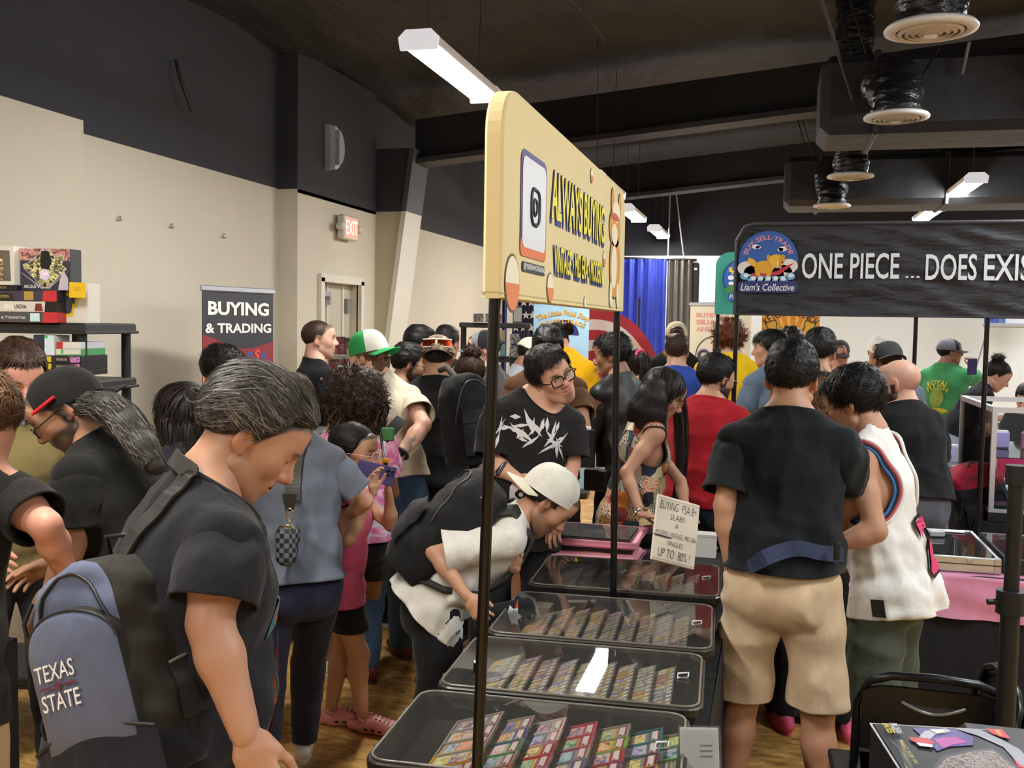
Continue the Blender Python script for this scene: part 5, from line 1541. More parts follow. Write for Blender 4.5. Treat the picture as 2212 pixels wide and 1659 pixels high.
CASES = []
def display_case(x0, x1, y0, y1, rot, label):
    z0, z1 = TZ + .001, .800
    c = ((x0 + x1) / 2, (y0 + y1) / 2, z0)
    t = thing('display_case', label, 'display case', c, rot, 'flat black display cases in a row')
    a, b, h = (x1 - x0) / 2, (y1 - y0) / 2, z1 - z0
    prof = [(.030, 0.0, .035), (.012, h - .028, .045), (.0, h - .022, .05), (.0, h - .004, .05), (.004, h, .048), (.017, h + .001, .042), (.020, h - .006, .040), (.034, .012, .030)]
    m = MB(); n = 24
    for ins, z, r in prof: m.v += [(p[0], p[1], z) for p in rrect(-a + ins, a - ins, -b + ins, b - ins, r)]
    m.f = [(i * n + k, i * n + (k + 1) % n, (i + 1) * n + (k + 1) % n, (i + 1) * n + k) for i in range(len(prof) - 1) for k in range(n)] + [tuple(range(n - 1, -1, -1)), tuple(range((len(prof) - 1) * n, len(prof) * n))]
    m.mi = [0 if i < 3 or i > 5 else 1 for i in range(len(prof) - 1) for k in range(n)] + [0, 0]; m.sm = [False] * len(m.f)
    m.build('tray', [M_tray, M_rim], t, False)
    lp = rrect(-a + .008, a - .008, -b + .008, b - .008, .045)
    l = MB(); l.add([(p[0], p[1], h + .004) for p in lp], [tuple(range(n))])
    l.build('lid', M_lid, t, False)
    MB().tube([(p[0], p[1], h + .003) for p in rrect(-a + .011, a - .011, -b + .011, b - .011, .043)], .004, 6, closed=True).build('lid_bead', mat('lid_bead', '6a645c', .25), t, False)
    for k, f in enumerate((-.55, .45)):
        MB().box((-a + .004, f * b, h - .006), (.014, .022, .010), bev=.003).build('rivet', M_blk, t, False)
    lt = MB().tube([(a - .075, -.015, h + .008), (a - .045, -.015, h + .012), (a - .045, .02, h + .012), (a - .075, .02, h + .008)], .003, 6, closed=True).build('latch', mat('latch_clear', 'cfd2d4', .15), t, False)
    CASES.append((t, a, b, h)); return t
DC = [(-.885, -.158, 2.075, 2.540), (-.880, -.150, 2.572, 3.030), (-.880, -.148, 3.065, 3.590), (-.895, -.155, 3.690, 4.205)]
NM = ['nearest', 'second nearest', 'third', 'farthest']
for q, nm in zip(DC, NM):
    display_case(*q, .045, f'{nm} black display case with clear lid, ' + ('full of graded card slabs' if nm == 'nearest' else 'rows of priced cards inside'))


def art(name, pal, sc=38):
    m = bpy.data.materials.new(name); m.use_nodes = True; nt = m.node_tree; L = nt.links; b = nt.nodes['Principled BSDF']; b.inputs['Roughness'].default_value = .3
    tc = nt.nodes.new('ShaderNodeTexCoord').outputs['Object']; oi = nt.nodes.new('ShaderNodeObjectInfo')
    ad = nt.nodes.new('ShaderNodeVectorMath'); ad.operation = 'ADD'; cb = nt.nodes.new('ShaderNodeCombineXYZ')
    mu = nt.nodes.new('ShaderNodeMath'); mu.operation = 'MULTIPLY'; mu.inputs[1].default_value = 50
    L.new(oi.outputs['Random'], mu.inputs[0]); L.new(mu.outputs[0], cb.inputs[2]); L.new(tc, ad.inputs[0]); L.new(cb.outputs[0], ad.inputs[1])
    n = nt.nodes.new('ShaderNodeTexNoise'); n.inputs['Scale'].default_value = sc; n.inputs['Detail'].default_value = 3; n.inputs['Distortion'].default_value = 1.5; L.new(ad.outputs[0], n.inputs['Vector'])
    r = nt.nodes.new('ShaderNodeValToRGB'); e = r.color_ramp.elements
    while len(e) < len(pal): e.new(.5)
    for i, c in enumerate(pal): e[i].position = .28 + .44 * i / (len(pal) - 1); e[i].color = (*lin(c), 1)
    L.new(n.outputs['Fac'], r.inputs['Fac'])
    hs = nt.nodes.new('ShaderNodeHueSaturation'); hs.inputs['Saturation'].default_value = .8; hs.inputs['Value'].default_value = 1.4
    rr = nt.nodes.new('ShaderNodeMapRange'); rr.inputs['To Min'].default_value = .40; rr.inputs['To Max'].default_value = .62; L.new(oi.outputs['Random'], rr.inputs['Value']); L.new(rr.outputs[0], hs.inputs['Hue'])
    L.new(r.outputs[0], hs.inputs['Color']); L.new(hs.outputs[0], b.inputs['Base Color']); MATS[name] = m; return m
ARTS = [art('art_%d' % i, p) for i, p in enumerate((['1c2440', '7a5a9a', 'c9a06a', 'e8e0d0'], ['5a2a1e', 'c87840', 'e8c070', '3a4a6a'], ['1e3a2e', '7aa070', 'd8d0a0', '6a4a7a'], ['1a1a22', '5a6aa0', 'b8c4d8', 'c07a8a'], ['7a2a3a', 'd89a9a', 'e8dcc8', '4a3a5a']))]
M_sleeve = mat('card_edge', 'b9b2a8', .25); M_stick = mat('price_sticker', 'f2efe8', .5); M_label = mat('label_white', 'efe9e2', .4); M_lred = mat('label_red', 'c4404a', .4)
M_bord = {c: mat('card_border_' + c, c, .3) for c in ('e3c25a', 'd8d2c6', '8a8f98', 'c9a25a')}


# prototypes lie in the xy plane: +x is the top of the card, +y its left side
def plate(w, h, z0, z1, x=0, y=0): return MB().box((x, y, (z0 + z1) / 2), (w, h, z1 - z0))
m_slab = MB()                                                     # clear holder with a raised rim
for s in (-1, 1):
    m_slab.box((0, s * .0385, .004), (.134, .004, .0085)); m_slab.box((s * .065, 0, .004), (.004, .081, .0085))
m_slab.box((0, 0, .0015), (.130, .078, .002))
ME_slab = m_slab.mesh('slab', [M_sleeve])
ME_card = MB().box((-.014, 0, .0035), (.088, .063, .0012)).mesh('card', [M_bord['d8d2c6']])
ME_art = MB().box((.004, 0, .0045), (.036, .050, .0010), mi=0).box((-.034, 0, .0045), (.030, .050, .0008), mi=1).mesh('card_art', [ARTS[0], ARTS[1]])
ME_lab = MB().box((.047, 0, .0045), (.021, .066, .0012), mi=1).box((.047, .004, .0052), (.015, .052, .0010), mi=0).box((.0445, -.02, .006), (.004, .010, .0006), mi=2).mesh('label', [M_label, M_lred, mat('label_ink', '5a3a4a', .5)])
FRAME = {'clear': 'b9b4ac', 'yellow': 'f0cf2e', 'red': 'd43a3a', 'green': '4fbf62', 'blue': '4a78b4', 'pink': 'e0607c', 'coral': 'ee8266', 'teal': '3f8f94', 'violet': '7a3f8a', 'white': 'e6e4e0', 'lime': '9fd24a', 'plum': '8a2a4e', 'amber': 'e9b630'}
GRID = {0: ['clear', 'clear', 'clear', 'yellow', 'red', 'teal'], 1: ['clear', 'blue', 'green', 'clear', 'coral', 'teal'], 2: ['white', 'white', 'red', 'pink', 'clear', 'clear'], 3: ['pink', 'pink', 'clear', 'blue', 'clear', 'clear'],
        4: ['clear', 'lime', 'red', 'violet', 'red', 'clear'], 5: ['teal', 'teal', 'plum', 'amber', 'clear', 'violet'], 6: ['clear', 'green', 'lime', 'clear', 'clear', 'clear']}
ORD = ['first', 'second', 'third', 'fourth', 'fifth', 'sixth', 'seventh', 'eighth', 'ninth', 'tenth', 'eleventh']
t0, a0, b0, h0 = CASES[0]
M0 = Matrix.LocRotScale(t0.location, t0.rotation_euler, None)
for ti in range(7):
    for k in range(6):
        col = GRID[ti][k]
        x = -a0 + .125 + ti * .083; y = b0 - .085 - k * .0735 - .006 * (ti % 2)
        q = (M0 @ Matrix.Translation((x + .058, y, .030)) @ Matrix.Rotation(-math.radians(17), 4, 'Y') @ Matrix.Rotation(math.radians(random.uniform(-1.5, 1.5)), 4, 'Z')).decompose()
        s = thing('graded_card_slab', f'card slab with {col} rim, {ORD[k]} from the far end in the {ORD[ti]} column of the nearest case', 'card slab', q[0], 0, 'graded slabs in the nearest case')
        s.rotation_mode = 'QUATERNION'; s.rotation_quaternion = q[1]
        def part(nm, me, mats):
            o = bpy.data.objects.new(nm, me); COL.objects.link(o); o.parent = s
            for i, m in enumerate(mats):
                o.material_slots[i].link = 'OBJECT'; o.material_slots[i].material = m
        part('holder', ME_slab, [mat('slab_' + col, FRAME[col], .22)])
        part('card', ME_card, [random.choice(list(M_bord.values()))]); part('picture', ME_art, random.sample(ARTS, 2)); part('grade_label', ME_lab, [M_label, M_lred, mat('label_ink', '5a3a4a', .5)])

m_tc = MB().box((0, 0, .001), (.098, .074, .002), mi=0).box((-.002, 0, .0026), (.088, .063, .0010), mi=1).box((.006, 0, .0034), (.036, .052, .0008), mi=2).box((.041, -.014, .004), (.014, .019, .0012), mi=3)
ME_tc = m_tc.mesh('trading_card', [M_sleeve, M_bord['d8d2c6'], ARTS[0], M_stick])
for ci in (1, 2, 3):
    t0, a0, b0, h0 = CASES[ci]; M0 = Matrix.LocRotScale(t0.location, t0.rotation_euler, None)
    ny = 11; nx = 9
    py = (2 * b0 - .13) / ny; px = (2 * a0 - .20) / nx
    for ti in range(nx):
        for k in range(ny):
            if ci == 2 and ti == 0 and k < 2: continue
            x = -a0 + .085 + ti * px; y = b0 - .078 - k * py + random.uniform(-.002, .002)
            q = (M0 @ Matrix.Translation((x + .040, y, .032)) @ Matrix.Rotation(-math.radians(20), 4, 'Y') @ Matrix.Rotation(math.radians(-5), 4, 'X')).decompose()
            o = bpy.data.objects.new('trading_card', ME_tc); COL.objects.link(o)
            o.location = q[0]; o.rotation_mode = 'QUATERNION'; o.rotation_quaternion = q[1]
            tag(o, f'sleeved card with price sticker, {ORD[k]} from the far end, {ORD[ti]} column, {NM[ci]} case', 'trading card', f'priced cards in the {NM[ci]} case')
            ms = [M_sleeve, random.choice(list(M_bord.values())), random.choice(ARTS), M_stick]
            for i, m in enumerate(ms): o.material_slots[i].link = 'OBJECT'; o.material_slots[i].material = m
# small deck box inside the third case
t0, a0, b0, h0 = CASES[2]
_q = Matrix.LocRotScale(t0.location, t0.rotation_euler, None)
bx = MB().box(_q @ Vector((-a0 + .10, b0 - .07, .033)), (.09, .07, .035), bev=.003).box(_q @ Vector((-a0 + .10, b0 - .07, .0515)), (.092, .072, .004)).build('deck_box', mat('deck_box_grey', 'b9b0a0', .4))
tag(bx, 'small pale deck box in the far left corner of the third case', 'box')

# ---------------------------------------------------------------- things at the far end of the card table
def P_t(px, py, z=TZ): return PZ(px, py, z)
M_pink = mat('pink_leatherette', 'e8a4b0', .45, bump=(120, .08))
def binder_closed():
    c = (P_t(1190, 1208, .76) + P_t(1378, 1190, .76)) / 2
    t = thing('card_binder', 'closed pink zip binder just beyond the farthest display case', 'binder', (c[0], c[1], TZ), 0)
    MB().box((c[0], c[1], TZ + .032), (.40, .29, .055), bev=.012).build('cover', M_pink, t)
    MB().tube([(c[0] + sx * .205, c[1] + sy * .15, TZ + .032) for sx, sy in ((-1, -1), (1, -1), (1, 1), (-1, 1))], .012, 8, closed=True).build('zip_edge', mat('pink_dark', 'd98a9c', .5), t)
    flat(ellipse(.05, .018, 16), (c[0], c[1] - .03, TZ + .06), (1, 0, 0), (0, 1, 0), mat('binder_gold', 'cfae7c', .4), t, name='emblem')
    flat(ellipse(.035, .006, 12), (c[0] + .09, c[1] - .03, TZ + .06), (1, 0, 0), (0, 1, 0), mat('binder_white', 'e9dfe0', .4), t, name='emblem')
binder_closed()
def binder_open():
    c = (P_t(1215, 1185, .83) + P_t(1350, 1128, .83)) / 2; Z = TZ + .085
    t = thing('open_card_binder', 'open pink binder with clear pages of cards beside the reaching hand', 'binder', (c[0], c[1], TZ), 0)
    MB().box((c[0], c[1], TZ + .042), (.38, .30, .082), bev=.005).build('riser', M_blkp, t)
    MB().box((c[0], c[1], Z + .012), (.42, .36, .022), bev=.008).build('cover', M_pink, t)
    MB().tube([(c[0] + sx * .215, c[1] + sy * .185, Z + .022) for sx, sy in ((-1, -1), (1, -1), (1, 1), (-1, 1))], .014, 8, closed=True).build('zip_edge', mat('pink_dark', 'd98a9c', .5), t)
    MB().box((c[0], c[1], Z + .030), (.36, .31, .014)).build('page_block', mat('page_black', '1a1a1c', .35), t)
    for i in range(3):
        for j in range(3):
            o = bpy.data.objects.new('binder_card', MB().box((0, 0, 0), (.098, .080, .002)).mesh('binder_card', [ARTS[(i * 2 + j) % 5]])); COL.objects.link(o); o.parent = t; o.location = ((i - 1) * .112, (j - 1) * .096, .124)
    MB().box((c[0], c[1], Z + .0415), (.35, .30, .001)).build('clear_page', clear_mat('page_clear', 1.4, .05, body=.10), t)
binder_open()
def board():
    A, B_, C_, D = P(1445, 1083, 4.05), P(1535, 1108, 4.12), P(1473, 1216, 3.98), P(1383, 1200, 3.93)
    o = (A + C_) / 2; u = N(B_ - A); v = N(A - D); v = N(v - u * (u @ v)); w = np.linalg.norm(B_ - A); h = np.linalg.norm(A - D); n = np.cross(u, v)
    t = thing('whiteboard_sign', 'leaning white board with handwritten buying offer', 'sign', o)
    M = Matrix([[u[i], v[i], n[i]] for i in range(3)])
    MB().box(o, (w, h, .012), M=M, bev=.003).build('board', mat('board_white', 'efe6d2', .4), t)
    for s in (-1, 1):
        MB().box(o + v * s * h * .46 + n * .006, (w * .96, .004, .003), M=M).build('board_edge', mat('board_edge', 'd9cfbb', .4), t)
    ink = mat('marker_ink', '2a2a2c', .6)
    R = lambda tx, y, ww, hh, rot=0: letter(tx, o + v * y * h + u * 0, u, v, ww * w, hh * h, ink, t, -.012, .0075, shear=.12, name='handwriting', rot=rot)
    R('BUYING  PSA 8+', .36, .86, .13); R('SLABS', .20, .34, .085); R('&', .08, .07, .07); R('MODERN / VINTAGE / MID-ERA', -.07, .94, .075); R('SINGLES', -.20, .36, .07); R('UP TO  80% !', -.36, .74, .13)
    MB().box(o - u * .30 * w - v * .115 * h + n * .007, (.09, .003, .001), M=M).box(o - u * .30 * w - v * .127 * h + n * .007, (.07, .003, .001), M=M).build('underline', ink, t)
    MB().tube([o - n * .01 + v * .1, o - n * .10 - v * h * .42], .006, 6).build('easel_leg', M_blk, t)
board()
for i, (px, py, s, c, nm, lb, cat) in enumerate(((1398, 1168, (.22, .16, .035), '1b1b1e', 'card_box', 'flat black card box beside the white board, lower of two', 'box'), (1400, 1150, (.20, .14, .03), '232327', 'card_box', 'flat black card box stacked on another beside the white board', 'box'))):
    p = P_t(px, 1160, .76); z = TZ + .018 + .034 * i
    t = thing(nm, lb, cat, (p[0], p[1], TZ)); MB().box((p[0], p[1], z), s, bev=.004).build('box_body', mat('cbox_' + c, c, .4), t); MB().box((p[0], p[1], z + s[2] / 2), (s[0] + .006, s[1] + .006, .006)).build('lid', mat('cbox_lid', '2a2a2e', .35), t)
p = P_t(1404, 1140, .79)
o = bpy.data.objects.new('loose_card', ME_tc); COL.objects.link(o); o.location = (p[0], p[1], TZ + .072); o.rotation_euler = (.0, 0, 1.2); tag(o, 'loose card lying on the black boxes by the bracelet hand', 'trading card')
for i, (px, py, lb) in enumerate(((1505, 1175, 'crumpled clear pouch of cards beyond the white board'), (1525, 1190, 'clear card pouch nearest the man in khaki shorts'))):
    p = P_t(px, py); f = Fld(); f.ell((p[0], p[1], TZ + .03), (.06, .045, .032)); V, Q = f.mesh(.01, 1); V = V + normals(V, Q) * (.012 * noise3(V, 60, i))[:, None]
    tag(link('card_pouch', np_mesh('pouch', V, Q, False, [clear_mat('pouch', 2.5, .08, body=.25, haze=(.9, .8, .82))])), lb, 'pouch')
p = P_t(1517, 1205)
t = thing('carton', 'small white carton standing beside the white board', 'box', (p[0], p[1], TZ)); MB().box((p[0], p[1] + .05, TZ + .05), (.12, .08, .10)).build('box_body', mat('white_card', 'e4e2de', .6), t); MB().box((p[0], p[1] + .05, TZ + .102), (.124, .084, .012)).build('lid', mat('white_card2', 'd5d3cf', .6), t)
# acrylic sheet stand at the right end of the nearest case
p = P(1512, 1640, 2.32)
t = thing('sheet_stand', 'white price sheet in a clear stand right of the nearest case', 'sign', (p[0], p[1], p[2] - .07)); u = N(RGT * [1, 1, 0]); v = N(np.array([0, 0, 1.]) + FWD * .32)
MB().prism([(-.045, -.07), (.045, -.07), (.045, .07), (-.045, .07)], p, u, v, np.cross(u, v) * -.003).build('sheet', mat('sheet_white', 'dfe6ea', .4), t)
MB().prism([(-.05, -.075), (.05, -.075), (.05, .075), (-.05, .075)], p + np.cross(u, v) * .003, u, v, np.cross(u, v) * .001).build('acrylic', clear_mat('acrylic', 1.0, .02, body=.03), t)
for k in range(3): flat([(-.01, -.002), (.02, -.002), (.02, .002), (-.01, .002)], p + v * (.03 - .012 * k) + u * .01, u, v, mat('ink_grey', '8a8f94', .6), t, name='print')

# ---------------------------------------------------------------- cream overhead sign on two poles
def cream_sign():
    xs = -.548; XF = xs + .02
    pt = lambda px, py: PX(px, py, XF)
    ya, yb = PX(1083, 600, XF)[1], PX(1348, 600, XF)[1]
    zb = 1.852; zt = 2.285
    t = thing('overhead_sign', 'cream fabric overhead sign offering ALWAYS BUYING on two black poles', 'sign', (xs, (ya + yb) / 2, TZ))
    r = .10; out = [(ya, zb), (yb, zb)]
    out += [(yb - r + r * math.cos(a), zt - r + r * math.sin(a)) for a in np.linspace(0, PI / 2, 8)] + [(ya + r + r * math.cos(a), zt - r + r * math.sin(a)) for a in np.linspace(PI / 2, PI, 8)]
    m = mat('cream_fabric', 'e3d3a0', .8, bump=(5, .12, .02), var=(3, .03))
    from mathutils.geometry import delaunay_2d_cdt
    prof = np.array(out)
    b = MB()
    n = len(out); vs = []
    for dx, ins in ((-.02, .006), (-.014, 0), (.014, 0), (.02, .006)):
        c = prof.mean(0)
        for p in out:
            d = c - np.array(p); q = np.array(p) + d / np.linalg.norm(d) * ins; vs.append((xs + dx, q[0], q[1]))
    fs = [(j * n + i, j * n + (i + 1) % n, (j + 1) * n + (i + 1) % n, (j + 1) * n + i) for j in range(3) for i in range(n)] + [tuple(range(3 * n, 4 * n)), tuple(range(n - 1, -1, -1))]
    b.add(vs, fs); b.build('fabric_panel', m, t)
    MB().box((xs, (ya + yb) / 2, zb + .012), (.043, yb - ya, .003)).build('hem', mat('cream_hem', 'cdbd8c', .8), t)
    yp = [ya + .03, yb - .03]
    ends = [(-.60, 2.045), (-.535, 3.635)]
    for i, (yy, (ex, ey)) in enumerate(zip(yp, ends)):
        bx, by = ex, ey
        pl = MB().tube([(bx, by, TZ - (.2 if i == 0 else 0)), (xs, yy, zb + .05)], .0125, 14).build('pole', mat('pole_gloss_black', '0c0c0f', .22), t)
        for f in (.30, .62):
            q = np.array([bx, by, TZ]) * (1 - f) + np.array([xs, yy, zb]) * f; ax = N(np.array([xs - bx, yy - by, zb - TZ]))
            MB().tube([q - ax * .012, q + ax * .012], .0138, 14).build('pole_joint', mat('pole_gloss_black', '0c0c0f', .22), pl)
        MB().lathe([(.0, 0), (.045, 0), (.045, .006), (.018, .012), (.0, .012)], (bx, by, TZ - (.2 if i == 0 else 0)), 18).build('pole_foot', M_blk, t)
    U, V = np.array([0, 1., 0]), np.array([0, 0, 1.])
    def blk(a, c): A, C_ = pt(*a), pt(*c); return (A + C_) / 2, abs(C_[1] - A[1]), abs(A[2] - C_[2])
    navy = mat('sign_navy', '273a86', .6); yel = mat('sign_yellow', 'f3e640', .6)
    # panel left blank inside its gradient border
    A = pt(1125, 316); C_ = pt(1177, 548); w, h = C_[1] - A[1], A[2] - pt(1125, 552)[2]; o = (A + C_) / 2; o[2] = A[2] - h / 2
    flat(rrect(-w / 2, w / 2, -h / 2, h / 2, .03), o, U, V, mat('panel_border', '4a3a78', .5), t, .0015, 'panel_border')
    flat([(p[0], p[1]) for p in rrect(-w / 2, w / 2, -h / 2, -h / 2 + .04, .018)], o, U, V, mat('panel_border_b', 'e2773f', .5), t, .0020, 'panel_border')
    flat(rrect(-w / 2 + .012, w / 2 - .012, -h / 2 + .02, h / 2 - .014, .024), o, U, V, mat('panel_white', 'e3e8ee', .5), t, .0028, 'panel')
    cam_m = mat('glyph_ink', '23283a', .5)
    def ring(ro, ri, oo, nm, q=1.0): MB().tube([oo + U * ro * np.sign(math.cos(a)) * abs(math.cos(a)) ** q + V * ro * np.sign(math.sin(a)) * abs(math.sin(a)) ** q + np.array([.004, 0, 0]) for a in np.linspace(0, 2 * PI, 25)[:-1]], ri, 4, closed=True).build(nm, cam_m, t)
    ring(.040, .005, o, 'glyph_outline', .6); ring(.018, .004, o, 'glyph_lens')
    A = pt(1126, 561); C_ = pt(1175, 590); w2, h2 = C_[1] - A[1], A[2] - pt(1126, 588)[2]; o2 = (A + C_) / 2; o2[2] = A[2] - h2 / 2
    flat(rrect(-w2 / 2, w2 / 2, -h2 * .42, h2 * .42, .008), o2, U, V, mat('handle_dark', '2a2c34', .5), t, .0015, 'handle_plate')
    letter('@POKEPAWSTRADING', o2, U, V, w2 * .94, h2 * .62, mat('sign_white', 'f2f2f0', .6), t, .012, .004)
    # headline: thick navy backing, yellow face
    for (tx, a, c, sp, bb) in (('ALWAYS BUYING', (1190, 364), (1303, 512), 1.0, .03), ('VINTAGE \u2022 MID ERA \u2022 MODERN', (1195, 529), (1299, 603), 1.0, .03)):
        # height measured at each end differs only by perspective: use the left end
        A = pt(*a); Bq = pt(c[0], c[1]); wv = Bq[1] - A[1]; hv = pt(a[0], a[1])[2] - pt(a[0], a[1] + (108 if tx[0] == 'A' else 58))[2]
        o3 = np.array([XF, (A[1] + Bq[1]) / 2, A[2] - hv / 2])
        letter(tx, o3 - V * .010 + U * .003, U, V, wv * 1.025, hv * 1.06, navy, t, .05, .0020, name='lettering_outline')
        letter(tx, o3, U, V, wv * 1.02, hv * 1.05, navy, t, .045, .0028, name='lettering_outline')
        letter(tx, o3, U, V, wv, hv, yel, t, .022, .0040)
    # plain round motifs and the tall orange emblem (generic stand-ins)
    org, wht, brn = mat('motif_orange', 'e08a5c', .7), mat('motif_white', 'f0e8cc', .7), mat('motif_line', '6d5a44', .7)
    def disc(px, py, r, half=True):
        q = pt(px, py)
        flat(ellipse(r, r, 28), q, U, V, brn, t, .0012, 'motif'); flat(ellipse(r * .92, r * .92, 28), q, U, V, wht, t, .0020, 'motif')
        if half: flat(ellipse(r * .92, r * .92, 14, t0=PI, t1=2 * PI) + [(r * .92, 0)], q, U, V, org, t, .0028, 'motif')
    disc(1187, 622, .038); disc(1277, 380, .022); disc(1304, 560, .026); disc(1262, 652, .016, False); disc(1105, 612, .062)
    q = pt(1328, 528)
    def blob(du, dv, a, b_, m_, off): flat(ellipse(a * 1.8, b_ * 1.05, 24, du * 1.8, dv * 1.05), q, U, V, m_, t, off, 'emblem')
    fur, cap_, ink_ = mat('emblem_orange', 'dd9a3c', .7), mat('emblem_red', 'c8603c', .7), mat('emblem_ink', '3a2c22', .7)
    for du, dv, a, b_ in ((0, -.07, .062, .105), (-.01, .05, .066, .062)):
        blob(du, dv, a + .005, b_ + .005, ink_, .0012); blob(du, dv, a, b_, fur, .0022)
    for du, dv in ((-.045, .13), (.045, .13), (-.045, -.165), (.04, -.165)): blob(du, dv, .019, .045, ink_, .0014); blob(du, dv, .016, .041, fur if dv > 0 else wht, .0026)
    blob(-.015, -.075, .035, .07, wht, .0032); blob(-.015, .03, .036, .034, wht, .0032); blob(0, .105, .045, .035, wht, .0034); blob(-.012, .086, .046, .012, cap_, .0040)
cream_sign()
# ================================================================ banners, shelving, backdrop
XA, YA, ZA = np.array([1., 0, 0]), np.array([0, 1., 0]), np.array([0, 0, 1.])


def black_banner():
    y = 5.52; z0, z1 = 1.873, 2.352; x0, x1 = PY(1589, 600, y)[0], 1.45
    t = thing('fabric_banner', 'long black fabric banner reading ONE PIECE ... DOES EXIST on black poles', 'banner', ((x0 + x1) / 2, y, 0))
    m = mat('black_fabric_wrinkled', '2b2c33', .62, bump=(4.5, .9, .05), stretch=(1.0, 1, 3.2))
    b = MB()
    def fp(u, v):
        x = x0 + (x1 - x0) * u; z = z0 + (z1 - z0) * v; r = .09
        dx = x - x0
        zt = z1 - (r - math.sqrt(max(0, r * r - (r - dx) ** 2)) if dx < r else 0)
        z = z0 + (zt - z0) * v
        w = .006 * math.sin(v * 21 + 3 * math.sin(u * 9) + u * 14) + .004 * math.sin(v * 37 + u * 31)
        return (x, y - .02 + w * (0 < v < 1), z)
    b.grid(fp, 90, 26); b.grid(lambda u, v: (fp(1 - u, v)[0], y + .02, fp(1 - u, v)[2]), 30, 6)
    b.build('fabric_panel', m, t)
    MB().tube([fp(i / 40, 1) for i in range(41)], .012, 6).tube([fp(i / 20, 0) for i in range(21)], .006, 6).tube([fp(0, i / 6) for i in range(7)], .010, 6).build('seam', mat('black_seam', '35363e', .6), t)
    xr = PY(2133, 690, y)[0]
    for px0, x in ((1591, x0 + .012), (2133, xr)):
        MB().tube([(x - (.012 if px0 == 1591 else 0), y, 0), (x, y, z0 + .1)], .0125, 12).build('pole', mat('pole_gloss_black', '0c0c0f', .22), t)
        MB().lathe([(0, 0), (.09, 0), (.09, .01), (.02, .02), (0, .02)], (x, y, 0.0), 18).build('pole_foot', M_blk, t)
    MB().lathe([(0, .012), (.012, .01), (.014, 0), (0, -.002)], (x0 + .0, y - .016, 1.36), 10).build('pole_button', M_vent, t)
    pt = lambda a, c: PY(a, c, y - .03)
    wt = mat('banner_white', 'e6eef6', .5)
    A, C_ = pt(1733, 547), pt(1941, 603); letter('ONE PIECE', (A + C_) / 2, XA, ZA, C_[0] - A[0], A[2] - C_[2], wt, t, .012, .012)
    A, C_ = pt(1955, 594), pt(1986, 603); letter('...', (A + C_) / 2, XA, ZA, C_[0] - A[0], .010, wt, t, .01, .012)
    A, C_ = pt(1999, 549), pt(2113, 606); letter('DOES', (A + C_) / 2 - [.004, 0, 0], XA, ZA, (C_[0] - A[0]) * .95, A[2] - C_[2], wt, t, .012, .012)
    A, C_ = pt(2123, 549), pt(2238, 607); letter('EXIST', (A + C_) / 2 + [.027, 0, 0], XA, ZA, C_[0] - A[0] + .04, A[2] - C_[2], wt, t, .012, .012)
    o = pt(1659, 562); o[1] = y - .03; r = pt(1724, 562)[0] - o[0]
    def el(a, b_, dx, dz, c, off, rot=0, nm='badge_print'):
        pl = ellipse(a * r, b_ * r, 22); cr, sr = math.cos(rot), math.sin(rot)
        flat([(p[0] * cr - p[1] * sr + dx * r, p[0] * sr + p[1] * cr + dz * r) for p in pl], o, XA, ZA, mat('badge_' + c, c, .55), t, .006 + off, nm)
    el(1, 1, 0, .0, '2f5fb0', 0)
    for dx, dz, s in ((-.72, -.28, .30), (-.5, -.42, .3), (.70, -.2, .30), (.5, -.42, .32), (0, -.5, .4), (-.25, -.5, .3), (.25, -.5, .3)): el(s, s * .8, dx, dz, 'e9e4dc', .0012)
    for dx, dz, s in ((-.42, .46, .13), (.48, .38, .14), (-.34, .44, .09), (.4, .36, .1)): el(s, s * .6, dx, dz, 'f2f2f2', .0014)
    # a golden dog riding a red board through the waves
    flat([(dx * r, dz * r) for dx, dz in ((-.55, -.62), (.4, -.5), (.9, -.08), (.62, -.2), (.3, -.38), (-.5, -.45))], o, XA, ZA, mat('badge_c8333a', 'c8333a', .55), t, .0082, 'badge_print')
    for a, b_, dx, dz, c, rot in ((.34, .22, -.12, -.24, 'e3a92c', 0), (.24, .22, .28, -.02, 'efbc35', 0), (.09, .22, .06, -.02, 'd89a24', .3), (.09, .2, .46, -.0, 'd89a24', -.3), (.08, .2, -.34, -.42, 'e3a92c', .3), (.08, .2, .05, -.44, 'e3a92c', -.3),
                               (.10, .2, -.52, -.08, 'efbc35', .8), (.12, .09, .40, -.12, 'f2d27a', 0), (.035, .03, .48, -.08, '2a2020', 0), (.03, .035, .26, .04, '2a2020', 0), (.05, .08, .42, -.23, 'd86a74', 0)): el(a, b_, dx, dz, c, .0030 + .0002 * dx, rot)
    for k, dx in enumerate(np.linspace(-.75, .75, 7)): el(.17, .12, dx, -.66 + .05 * (abs(dx) > .5) * 2, '6fb0dc', .0042); el(.09, .07, dx + .03, -.63 + .05 * (abs(dx) > .5) * 2, 'e8f2f8', .0048)
    letter('BUY-SELL-TRADE', o + ZA * r * .78, XA, ZA, 2.05 * r, .16 * r, mat('badge_pink', 'e8a0ac', .55), t, .015, .010, arc=r * .80, name='badge_lettering')
    rb = [(p[0], p[1] - .92 * r) for p in rrect(-1.0 * r, 1.02 * r, -.2 * r, .2 * r, .18 * r)]
    flat(rb, o, XA, ZA, mat('badge_navy', '2c3170', .55), t, .0105, 'badge_ribbon')
    letter("Liam's Collective", o - ZA * r * .93, XA, ZA, 1.8 * r, .25 * r, wt, t, .012, .0125, shear=.25, name='badge_lettering')
black_banner()

